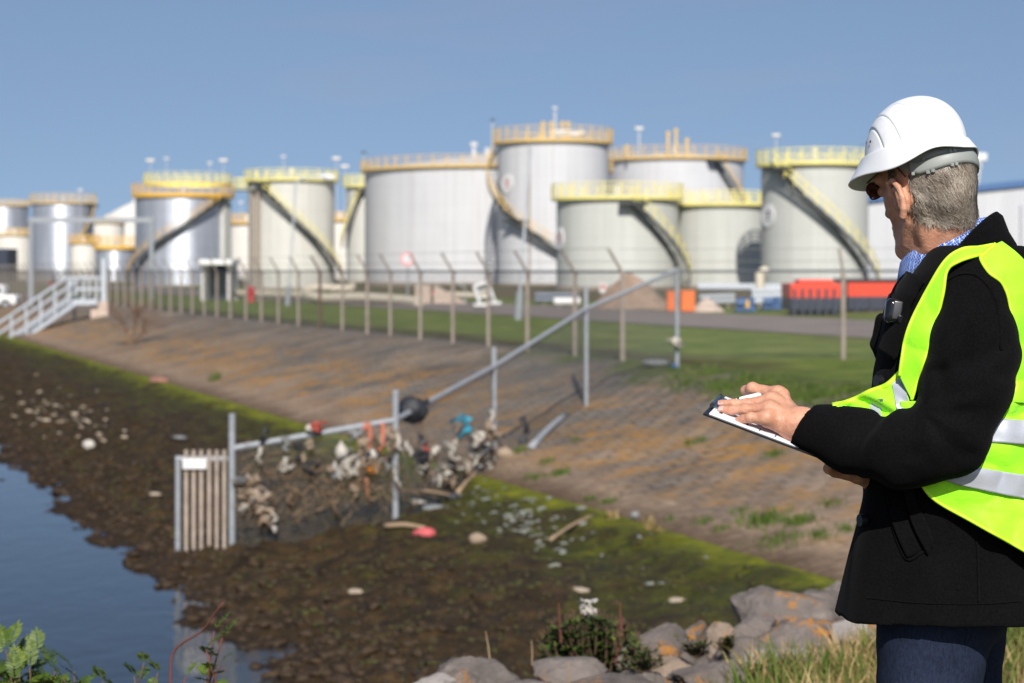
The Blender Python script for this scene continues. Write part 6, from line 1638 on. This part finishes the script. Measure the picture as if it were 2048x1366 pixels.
# loose front corner of the vest, pulled out over the forearm
ft_ = [(1804, 742), (1775, 770), (1740, 784), (1712, 798), (1690, 806), (1668, 810)]
fb_ = [(1826, 830), (1800, 836), (1765, 842), (1735, 838), (1705, 834), (1676, 819)]
n_ = 40; a_ = spline(ft_, n_); b2 = spline(fb_, n_); rows = []; d_s = float(march([1804], [745], torso_sh, 0.014)[0][1])
for i in range(n_):
    f = i / (n_ - 1); row = []
    for j in range(16):
        g = j / 15; px, py = a_[i] * (1 - g) + b2[i] * g
        dd_ = d_s * (1 - f) + 3.575 * f - 0.035 * g * (1 - f * .3) + 0.012 * math.sin(f * 9 + g * 5) * math.sin(math.pi * min(1, g + .15)) + 0.006 * math.sin(f * 21 + g * 9)
        row.append(tuple(P(px, py, dd_)))
    rows.append(row)
mb = MB(); mb.grid(rows); fl_ = mb.build('front_corner', VEST, strap, True); md = fl_.modifiers.new('thickness', 'SOLIDIFY'); md.thickness = 0.003
mb = MB(); mb.tube([Vector(r__[0]) for r__ in rows], 0.0055, 6); mb.tube([Vector(x) for x in rows[-1]], 0.006, 6); mb.build('binding', TRIM, fl_, True)
def ftape(i0, i1, j0, j1, sk):
    r_ = []
    for i in range(i0, i1 + 1): r_.append([tuple(Vector(rows[min(n_ - 1, i + int(sk * k))][k]) + Vector((0, -0.007, 0.002))) for k in range(j0, j1 + 1)])
    m_ = MB(); m_.grid(r_); m_.build('reflective_tape', TAPE, strap, True)
ftape(1, 8, 1, 15, -0.05); ftape(13, 19, 5, 15, 0.3)
# --- coat collar, shirt collar
ncx = NB * 0 + np.array([*(Pn(1890, 500, 3.745)[:2]), 0])
def ringpt(phi, r, z): return ncx + BF * (r * 1.12 * math.cos(phi)) + BL * (r * math.sin(phi)) + np.array([0, 0, z])
def zcol(phi): f = 0.085 * math.cos(phi); return 1.587 - 0.60 * f
def sweep(name, phis, sec, mat, thick):
    rows = [[tuple(ringpt(ph, *[fn(ph) if callable(fn) else fn for fn in pr])) for pr in sec(ph)] for ph in phis]
    m_ = MB(); m_.grid(rows); o = m_.build(name, mat, person, True); md = o.modifiers.new('thickness', 'SOLIDIFY'); md.thickness = thick; md.offset = 0
    return o
ph1 = [R(x) for x in np.linspace(-340 + 12, -12 + 0, 90)]
ph1 = [R(x) for x in np.linspace(8, 352, 100)]
def sec_shirt(ph): z = zcol(ph) + 0.002 - 0.020 * max(0, -math.cos(ph)); return [(0.068, z - 0.05), (0.0685, z - 0.01), (0.0695, z + 0.014), (0.0715, z + 0.018), (0.074, z + 0.013), (0.0775, z - 0.010), (0.080, z - 0.030)]
sweep('shirt_collar', ph1, sec_shirt, SHIRT, 0.0022)
ph2 = [R(x) for x in np.linspace(22, 338, 90)]
def sec_coat(ph):
    b_ = max(0, -math.cos(ph)); z = zcol(ph) - 0.042 + 0.032 * b_ - 0.026 * max(0, math.sin(ph)) * (1 - b_); b_ = max(0, -math.cos(ph)); fr = max(0, math.cos(ph))
    return [(0.079, z - 0.06), (0.080, z - 0.02), (0.082, z + 0.004 + 0.006 * b_), (0.087, z + 0.010 + 0.008 * b_), (0.093, z + 0.004 + 0.008 * b_), (0.099 + 0.004 * b_, z - 0.018), (0.105 + 0.010 * b_, z - 0.040 + 0.0 * b_), (0.107 + 0.010 * b_, z - 0.047)]
sweep('coat_collar', ph2, sec_coat, WOOL, 0.006)
# lapel standing off the chest and front edge
def onc(px, py, off=0.006): return march([px], [py], coat_sdf, off)[0]
lp = [(1822, 545), (1800, 570), (1786, 600), (1775, 640), (1766, 680), (1760, 700)]; lq = [(1850, 560), (1832, 590), (1818, 620), (1808, 660), (1800, 690), (1792, 720)]
mb = MB(); A_l = spline(lp, 20); B_l = spline(lq, 20); rws = []
for i in range(20):
    r_ = []
    for j in range(6):
        px, py = A_l[i] * (1 - j / 5) + B_l[i] * j / 5; q_ = march([px], [py], coat_sdf, 0.004)[0]; r_.append(tuple(q_ + np.array([-0.004 * (1 - j / 5), -0.006, 0])))
    rws.append(r_)
mb.grid(rws); o = mb.build('lapel', WOOL, coat, True); md = o.modifiers.new('thickness', 'SOLIDIFY'); md.thickness = 0.006
# collar tip jutting out at the chest
tipc = Pn(1757, 690, 3.78); v_, f_ = surface_nets(lambda p: smin(chain(p, [Pn(1765, 640, 3.76), Pn(1752, 688, 3.77), Pn(1768, 730, 3.76)], [0.014, 0.010, 0.012]), capsule(p, Pn(1752, 688, 3.77), Pn(1790, 700, 3.74), 0.010, 0.03), 0.01), tipc - 0.1, tipc + 0.1, 0.005)
npmesh('lapel', v_, f_, WOOL, coat)
# pocket with stitched welt, side seam, hem stitch, buttons
def strip(name, pts, r_, mat, off=0.001, n=24):
    q = spline(pts, n); w = march(q[:, 0], q[:, 1], coat_sdf, off); m_ = MB(); m_.tube([Vector(x) for x in w], r_, 5); return m_.build(name, mat, coat, True)
pk, _ = patch('pocket_welt', [(1806, 985), (1826, 1050), (1856, 1110)], [(1822, 975), (1846, 1030), (1868, 1084)], 20, 8, 0.006, WOOL, coat, 0.006, 0.0, 3, coat_sdf)
patch('pocket_welt', [(1768, 982), (1786, 1050), (1814, 1116)], [(1806, 985), (1826, 1050), (1856, 1100)], 20, 8, 0.003, WOOL, coat, 0.004, 0.0, 3, coat_sdf)
strip('pocket_edge', [(1766, 982), (1784, 1050), (1812, 1117), (1840, 1108), (1869, 1090)], 0.003, WOOL)
strip('side_seam', [(1952, 1056), (1956, 1130), (1957, 1206)], 0.0018, WOOL)
strip('hem_stitch', [(1735, 1196), (1840, 1206), (1960, 1208), (2044, 1202)], 0.0013, WOOL)
strip('sleeve_seam', [(1884, 566), (1920, 548), (1955, 552), (1985, 585), (2000, 640), (2002, 700)], 0.0028, WOOL)
for px, py in ((1724, 1040), (1757, 762)):
    c_ = march([px + 6], [py], coat_sdf, 0.004)[0]; m_ = MB(); m_.tube([Vector(c_), Vector(c_) + Vector((-0.011, -0.004, 0))], 0.011, 16); m_.build('button', DARKP2, coat, True, 40)

# --- hair: undercoat shell and strands
def hair_field(p):
    """1 where hair grows"""
    q = frame(p, HC, HA); f, l, u = q[:, 0], np.abs(q[:, 1]), q[:, 2]
    line = -0.064 - 0.46 * (-f - 0.03)           # nape line, lower towards the back
    back = (f < -0.026 - 0.10 * (u + 0.02)) & (u > -0.100 + 0.25 * np.clip(f + 0.09, 0, 1) * 0) & (u > line - 0.03)
    temple = (f < 0.030) & (u > 0.018) | ((f < 0.026) & (f > 0.004) & (u > -0.022) & (u < 0.03))
    return (back | temple) & (q[:, 2] < 0.07)
def scalp(p): return head_sdf(p)
hn = np.array([(hv[f_].mean(0)) for f_ in hf]); inh = hair_field(hn)
inh &= frame(hn, HC, HA)[:, 2] > -0.125
e1 = hv[hf[:, 1]] - hv[hf[:, 0]]; e2 = hv[hf[:, 3]] - hv[hf[:, 0]]; nr_ = np.cross(e1, e2); nr_ /= np.linalg.norm(nr_, axis=1)[:, None] + 1e-12
# leave the ears bare
for sg in (-1, 1):
    e_ = frame(hn, HL(-0.006, sg * 0.084, -0.045), HA); inh &= ~((np.abs(e_[:, 0]) < 0.029) & (np.abs(e_[:, 2]) < 0.043) & (e_[:, 1] * sg > -0.017))
sel = np.where(inh)[0]
used = np.unique(hf[sel]); remap = -np.ones(len(hv), int); remap[used] = np.arange(len(used))
vn = np.zeros_like(hv)
for k in range(4): np.add.at(vn, hf[:, k], nr_)
vn /= np.linalg.norm(vn, axis=1)[:, None] + 1e-12
hair = npmesh('hair', hv[used] + vn[used] * 0.0022, remap[hf[sel]], HAIRB, person)
r_ = np.random.default_rng(21); N = 15000; pick = sel[r_.integers(0, len(sel), N)]
w_ = r_.random((N, 2)); base_ = hv[hf[pick, 0]] + e1[pick] * w_[:, :1] + e2[pick] * w_[:, 1:]; nn_ = nr_[pick]; ql = frame(base_, HC, HA)
sw_ = fbm(base_ * 32, 31, 2)
# combed back and down
flow = -HA[0][None] * (0.55 + 0.2 * sw_)[:, None] - HA[2][None] * (0.75 + 0.5 * np.clip(-ql[:, :1] / 0.1, 0, 1)) + HA[1][None] * (0.55 * sw_)[:, None]
flow = flow + np.array([0.1, 0, 0]) + 0.30 * r_.standard_normal((N, 3)); flow -= nn_ * (flow * nn_).sum(1)[:, None]; flow /= np.linalg.norm(flow, axis=1)[:, None]
Ln = (0.012 + 0.014 * np.clip((-ql[:, 0] + 0.0) / 0.09, 0, 1)) * (0.6 + 0.7 * r_.random(N)); Ln *= np.where(ql[:, 0] > -0.02, 0.5, 1)
side_ = np.cross(flow, nn_); Vh = np.zeros((N, 7, 3)); wd = 0.00050
for i, t_ in enumerate((0, 0.4, 0.75, 1.0)):
    c_ = base_ + flow * (Ln * t_)[:, None] + nn_ * (0.0016 + 0.0042 * np.sin(t_ * 2.2) * (0.5 + 0.5 * np.clip(Ln / 0.02, 0, 1)))[:, None]
    if i < 3: Vh[:, 2 * i] = c_ - side_ * wd * (1 - 0.3 * i); Vh[:, 2 * i + 1] = c_ + side_ * wd * (1 - 0.3 * i)
    else: Vh[:, 6] = c_
bs = (np.arange(N) * 7)[:, None]
Fh = np.concatenate([bs + np.array([[0, 1, 3]]), bs + np.array([[0, 3, 2]]), bs + np.array([[2, 3, 5]]), bs + np.array([[2, 5, 4]]), bs + np.array([[4, 5, 6]])])
ho = npmesh('strands', Vh.reshape(-1, 3), Fh, HAIRM, hair)
tn = np.clip(0.58 + 0.36 * sw_ + 0.22 * r_.standard_normal(N), 0, 1); at = ho.data.attributes.new('tint', 'FLOAT', 'POINT'); at.data.foreach_set('value', np.repeat(tn.astype(np.float32), 7)); ho['kind'] = 'stuff'

# --- hard hat
HTA = axes(R(56), R(13)); HTC = Pn(1830, 307, 3.715)
def HT(f, l, u): return HTC + HTA[0] * f + HTA[1] * l + HTA[2] * u
af, bl, hu = 0.103, 0.088, 0.103
nphi, nt = 320, 130
def on_dome(px, py):
    o = np.array([0, 0, H]); dr = np.array([(px - CX) / FP, 1, -(py - HY) / FP]); Mx = np.stack([HTA[0] / af, HTA[1] / bl, HTA[2] / hu])
    a_, b_ = Mx @ (o - HTC), Mx @ dr; A2, B2, C2 = b_ @ b_, a_ @ b_, a_ @ a_ - 1; ds = B2 * B2 - A2 * C2
    t_ = (-B2 - math.sqrt(max(ds, 0))) / A2; p = o + dr * t_ - HTC; return np.array([p @ HTA[0], p @ HTA[1], p @ HTA[2]])
GROOVES = []
for trip in (((1849, 291), (1832, 243), (1803, 214)), ((1807, 303), (1792, 265), (1766, 234)), ((1770, 313), (1757, 275), (1735, 257))):
    a_, b_, c_ = (on_dome(*x) for x in trip); n_ = np.cross(b_ - a_, c_ - a_); n_ /= np.linalg.norm(n_)
    if n_[0] > 0: n_ = -n_
    GROOVES.append((n_, float(n_ @ a_)))
def dome(phi, t):      # t 0 apex .. 1 rim
    th = t * math.pi / 2; r = math.sin(th) ** 0.96; z = hu * math.cos(th) ** 0.92 if th < math.pi / 2 else 0
    f, l = af * r * math.cos(phi), bl * r * math.sin(phi)
    f -= 0.010 * (z / hu)
    st_ = 0.0
    for k_, (pn_, pd_) in enumerate(GROOVES):
        x = (np.array([f, l, z]) @ pn_ - pd_) / 0.0013
        st_ += (0.0020 if k_ == 2 else 0.0006) * (1 / (1 + math.exp(-max(-30, min(30, x))))) - 0.0024 * math.exp(-min(60, x * x))
    n = np.array([f / af ** 2, l / bl ** 2, z / hu ** 2]); n = n / (np.linalg.norm(n) + 1e-9)
    p = np.array([f, l, z]) + n * (st_ - 0.0024)
    return p
shellrows = []
for i in range(nt + 1):
    t = i / nt; shellrows.append([dome(2 * math.pi * k / nphi, max(t, 0.004)) for k in range(nphi)])
# brim: small ledge, then a skirt that lengthens into the peak
def brim(phi, g):
    c, s_ = math.cos(phi), math.sin(phi)
    fr = max(0, c); bk_ = max(0, -c); sd2 = abs(s_)
    out = 0.006 + g * (0.006 + 0.034 * fr ** 2.0 + 0.008 * bk_ ** 1.5)
    drop = g * (0.026 + 0.006 * sd2 ** 3 - 0.000 * fr + 0.006 * fr ** 3 - 0.004 * bk_ + 0.010 * math.exp(-((phi if phi < math.pi else phi - 2 * math.pi) / 1 - (1.9 if phi < math.pi else -1.9)) ** 2 / 0.25) - 0.006 * math.exp(-((abs(phi - math.pi) - 0.55)) ** 2 / 0.10))
    r0_ = np.array([af * c, bl * s_, 0]); nn2 = np.array([c / af, s_ / bl, 0]); nn2 /= np.linalg.norm(nn2)
    return r0_ + nn2 * out + np.array([0, 0, -drop + 0.004 * (1 - g)])
for g in [0.0] + list(np.linspace(0.06, 1, 14)): shellrows.append([brim(2 * math.pi * k / nphi, g) for k in range(nphi)])
vv = np.array(shellrows).reshape(-1, 3); vv = HTC + vv[:, :1] * HTA[0] + vv[:, 1:2] * HTA[1] + vv[:, 2:] * HTA[2]
nr2 = len(shellrows); F2 = [(i * nphi + k, i * nphi + (k + 1) % nphi, (i + 1) * nphi + (k + 1) % nphi, (i + 1) * nphi + k) for i in range(nr2 - 1) for k in range(nphi)]
mb = MB(); mb.add(vv, F2); mb.add([HTC + HTA[2] * hu], []); hat = mb.build('hard_hat', HELM, person, True)
bm = bmesh.new(); bm.from_mesh(hat.data); bm.verts.ensure_lookup_table()
bmesh.ops.contextual_create(bm, geom=[bm.verts[k] for k in range(nphi)]); bmesh.ops.recalc_face_normals(bm, faces=bm.faces[:]); bm.to_mesh(hat.data); bm.free()
hat.data.polygons.foreach_set('use_smooth', [True] * len(hat.data.polygons))
md = hat.modifiers.new('thickness', 'SOLIDIFY'); md.thickness = 0.0028; md.offset = -1
# air slots near the front
mb = MB()
for k, (vx, vy) in enumerate(((1741, 284), (1733, 286), (1727, 289), (1722.5, 292))):
    c_ = on_dome(vx, vy); ph = math.atan2(c_[1] / bl, c_[0] / af)
    n = np.array([c_[0] / af ** 2, c_[1] / bl ** 2, c_[2] / hu ** 2]); n /= np.linalg.norm(n); tg = np.array([-math.sin(ph), math.cos(ph), 0]); up = np.cross(n, tg); up *= np.sign(up[2])
    pr = []
    for dx, dz in ((-0.0035, -0.0022), (0.0035, -0.0022), (0.0038, 0.0012), (0.0018, 0.0032), (-0.0012, 0.0032)):
        x = c_ + tg * dx + up * dz + n * 0.0009; pr.append(HTC + HTA[0] * x[0] + HTA[1] * x[1] + HTA[2] * x[2])
    mb.add(pr, [(0, 1, 2, 3, 4)])
mb.build('air_slots', BLACKP, hat)
# grey headband with nape strap
def hb(phi, r, z): return HL((-0.010) + (0.0925 + r) * math.cos(phi), (0.0692 + r) * math.sin(phi), z)
def band(name, ph0, ph1, zt_, zb2, r_, mat, n=50):
    rows = []
    for k in range(n):
        ph = ph0 + (ph1 - ph0) * k / (n - 1); rows.append([tuple(hb(ph, r_ + 0.002 * math.sin(j / 4 * math.pi), zb2(ph) * (1 - j / 4) + zt_(ph) * j / 4)) for j in range(5)])
    m_ = MB(); m_.grid(rows); o = m_.build(name, mat, hat, True); md = o.modifiers.new('thickness', 'SOLIDIFY'); md.thickness = 0.003; return o
zb_f = lambda ph: 0.036 - 0.050 * min(1, max(0, (math.pi - abs(math.pi - (ph % (2 * math.pi))) - 1.15) / 0.9)) ** 0.8 + 0.012 * max(0, -math.cos(ph)) ** 3
hbnd = band('headband', 0.0, 2 * math.pi, lambda ph: max(zb_f(ph) + 0.026, 0.030), zb_f, 0.0045, BANDM, 120)
band('nape_strap', math.pi * 0.60, math.pi * 1.40, lambda ph: zb_f(ph) + 0.024, lambda ph: zb_f(ph) + 0.001, 0.0075, BANDM, 60)
for ph, zo in ((1.95, 0.0), (2.25, -0.001), (2.35, -0.001), (2.75, 0.0), (2.85, 0.0), (2.2, 0.026), (2.75, 0.026), (2.85, 0.026)):
    m_ = MB(); m_.bbox(Vector(hb(ph, 0.0095, zb_f(ph) + zo)), (0.006, 0.006, 0.006), 0.0008, -ph); m_.build('strap_lug', BANDM, hbnd)
m_ = MB(); m_.tube([Vector(hb(ph, 0.001, 0.052)) for ph in np.linspace(0.5, 1.05, 8)], 0.004, 6); m_.build('sweatband', YEL_O, hat, True)

# --- glasses
gl = MB(); gl.tube([Vector(HL(0.088, 0.064, 0.006)), Vector(HL(0.04, 0.080, 0.012)), Vector(HL(-0.004, 0.0845, 0.014)), Vector(HL(-0.022, 0.085, 0.008)), Vector(HL(-0.036, 0.082, -0.012))], [0.0022, 0.0016, 0.0014, 0.0016, 0.002], 6)
gl.tube([Vector(HL(0.088, -0.064, 0.006)), Vector(HL(-0.004, -0.0845, 0.014)), Vector(HL(-0.036, -0.082, -0.012))], 0.0015, 6)
for sg in (-1, 1):
    gl.tube([Vector(HL(0.102 + 0.006 * math.cos(k * .4) - 0.010 * abs(math.cos(k * 2 * math.pi / 20)) * (1 if math.cos(k * 2 * math.pi / 20) * sg * sg > 0 else 0), sg * (0.038 + 0.021 * math.cos(k * 2 * math.pi / 20)), -0.006 + 0.015 * math.sin(k * 2 * math.pi / 20))) for k in range(21)], 0.0019, 5)
gl.tube([Vector(HL(0.110, 0.014, 0.0)), Vector(HL(0.112, 0, 0.003)), Vector(HL(0.110, -0.014, 0.0))], 0.0018, 6)
glo = gl.build('glasses', simple('dark_red_frame', s(60, 22, 20), 0.35, var=0.1), person, True)
LENS = NT('tinted_lens'); LENS.base(s(70, 26, 16)); LENS.set(0.08, spec=0.6); LENS.b.inputs['Transmission Weight'].default_value = 0.35
for sg in (-1, 1):
    m_ = MB(); ring = [Vector(HL(0.101, sg * (0.038 + 0.020 * math.cos(k * 2 * math.pi / 20)), -0.006 + 0.014 * math.sin(k * 2 * math.pi / 20))) for k in range(20)]
    fr_ = Vector(HA[0]) * 0.0016; m_.add(ring + [x + fr_ for x in ring], [tuple(range(20)), tuple(range(39, 19, -1))] + [(k, (k + 1) % 20, 20 + (k + 1) % 20, 20 + k) for k in range(20)]); m_.build('lens', LENS.m, glo)

# finger nails
NAIL = simple('nail', s(222, 172, 158), 0.3, var=0.05)
for nm, o_ in (('middle', -0.0045), ('ring', -0.0045)):
    a_, b_ = fing[nm][0][2], fing[nm][0][3]; dr = (b_ - a_) / np.linalg.norm(b_ - a_); up = np.array([0.0, -0.72, 0.69]); up -= dr * (up @ dr); up /= np.linalg.norm(up); sd_ = np.cross(dr, up)
    r0_ = fing[nm][1][3]; rows = []
    for i in range(7):
        row = []
        for j in range(7):
            x = (j / 6 - .5) * 2; y = i / 6; wv = 0.0058 * (0.75 + 0.35 * math.sin(math.pi * (0.2 + 0.6 * y)))
            row.append(tuple(b_ + dr * (-0.006 + 0.0115 * y) + sd_ * x * wv + up * (r0_ * (1.02 - 0.36 * x * x) - 0.0016 * y * y)))
        rows.append(row)
    m_ = MB(); m_.grid(rows); o = m_.build('fingernail', NAIL, body_o, True); md = o.modifiers.new('thickness', 'SOLIDIFY'); md.thickness = 0.0008

# --- clipboard, pen, gadget: things of their own
cb = empty('clipboard', KB(0.155, 0.11), 'dark clipboard with white form held by the man under his writing hand', 'clipboard')
kr = Matrix((KL, KW, KN)).transposed()
m_ = MB(); m_.box(KB(0.157, 0.108, -0.0032), (0.322, 0.222, 0.0035), rot=kr); m_.build('board', DARKP2, cb)
def paper_mat():
    t = NT('printed_form'); c = t.coord(); mpv = t.n('ShaderNodeMapping'); 
    t.base(t.ramp(t.noise(c, 30, 3), [(0.3, s(222, 224, 232)), (0.7, s(236, 238, 244))])); t.set(0.7); return t.m
m_ = MB(); m_.box(KB(0.154, 0.108, 0.0002), (0.297, 0.206, 0.0028), rot=kr); pp = m_.build('paper', paper_mat(), cb)
INK = simple('dark_ink', s(40, 46, 70), 0.7)
m_ = MB()
m_.box(KB(0.030, 0.165, 0.0018), (0.016, 0.05, 0.0003), rot=kr); m_.build('printed_block', INK, pp)
for a0, b0, la, lb in ((0.022, 0.06, 0.006, 0.05), (0.075, 0.03, 0.003, 0.02), (0.05, 0.13, 0.002, 0.09), (0.06, 0.13, 0.002, 0.09), (0.1, 0.02, 0.002, 0.02), (0.13, 0.02, 0.002, 0.02), (0.16, 0.02, 0.002, 0.02)):
    m_ = MB(); m_.box(KB(a0, b0, 0.00175), (la, lb, 0.0002), rot=kr); m_.build('printed_line', INK, pp)
m_ = MB(); m_.box(KB(0.006, 0.118, 0.0035), (0.014, 0.11, 0.003), rot=kr); m_.box(KB(0.0, 0.118, 0.006), (0.005, 0.10, 0.006), rot=kr); cl = m_.build('clip', simple('steel_clip', s(120, 130, 140), 0.25, 0.9), cb)
for b0 in (0.055, 0.165):
    m_ = MB(); m_.tube([Vector(KB(0.0, b0, 0.006)), Vector(KB(0.0, b0 + 0.010, 0.006))], 0.004, 10); m_.build('clip_spring', BLACKP, cl)
tip = LHp(385, 316, 3.676); tail = LHp(700, 244, 3.680); dr = (tail - tip) / np.linalg.norm(tail - tip)
pn = empty('pen', tip, 'white ballpoint pen gripped between the fingers of the writing hand', 'pen')
m_ = MB(); m_.tube([Vector(tip + dr * 0.012), Vector(tip + dr * 0.02), Vector(tip + dr * 0.075), Vector(tip + dr * 0.078)], [0.0036, 0.0044, 0.0046, 0.0038], 14); m_.build('barrel', simple('white_pen_plastic', s(232, 230, 224), 0.3, var=0.02), pn, True, 40)
m_ = MB(); m_.tube([Vector(tip + dr * 0.0085), Vector(tip + dr * 0.013)], [0.0036, 0.0040], 14); m_.build('ring', DARKP2, pn, True, 40)
m_ = MB(); m_.tube([Vector(tip), Vector(tip + dr * 0.0085)], [0.001, 0.0033], 12); m_.build('tip', WHITE, pn, True, 40)
gc = onc(1794, 622) + np.array([-0.010, -0.016, 0.0])
gd = empty('clip_on_camera', gc, 'small black and grey gadget clipped to the coat lapel on the chest', 'gadget')
gr_ = Matrix.Rotation(R(8), 3, 'Y')
def rbox(c, sz, bev, n):
    bm = bmesh.new(); bmesh.ops.create_cube(bm, size=1)
    for v in bm.verts: v.co = Vector((v.co.x * sz[0], v.co.y * sz[1], v.co.z * sz[2]))
    bmesh.ops.bevel(bm, geom=bm.edges[:], offset=bev, segments=4, affect='EDGES', profile=0.5); m_ = MB(); bm.verts.index_update()
    m_.add([Vector(c) + gr_ @ v.co for v in bm.verts], [[v.index for v in f.verts] for f in bm.faces]); bm.free(); return m_
rbox(gc, (0.030, 0.028, 0.046), 0.011, 0).build('case', simple('glossy_black', s(22, 23, 26), 0.15, var=0.05), gd, True)
rbox(gc + np.array([0.005, -0.0125, 0.002]), (0.017, 0.006, 0.034), 0.0029, 0).build('face', simple('gunmetal', s(96, 94, 96), 0.3, 0.7, var=0.08), gd, True)
m_ = MB(); m_.tube([Vector(gc + np.array([0.011, -0.014, -0.014])), Vector(gc + np.array([0.013, -0.022, -0.015]))], [0.008, 0.0075], 16); m_.build('knob', DARKP2, gd, True, 40)
m_ = MB(); m_.box(Vector(gc + np.array([0.014, 0.008, 0.004])), (0.02, 0.004, 0.03)); m_.build('clip', DARKP2, gd)
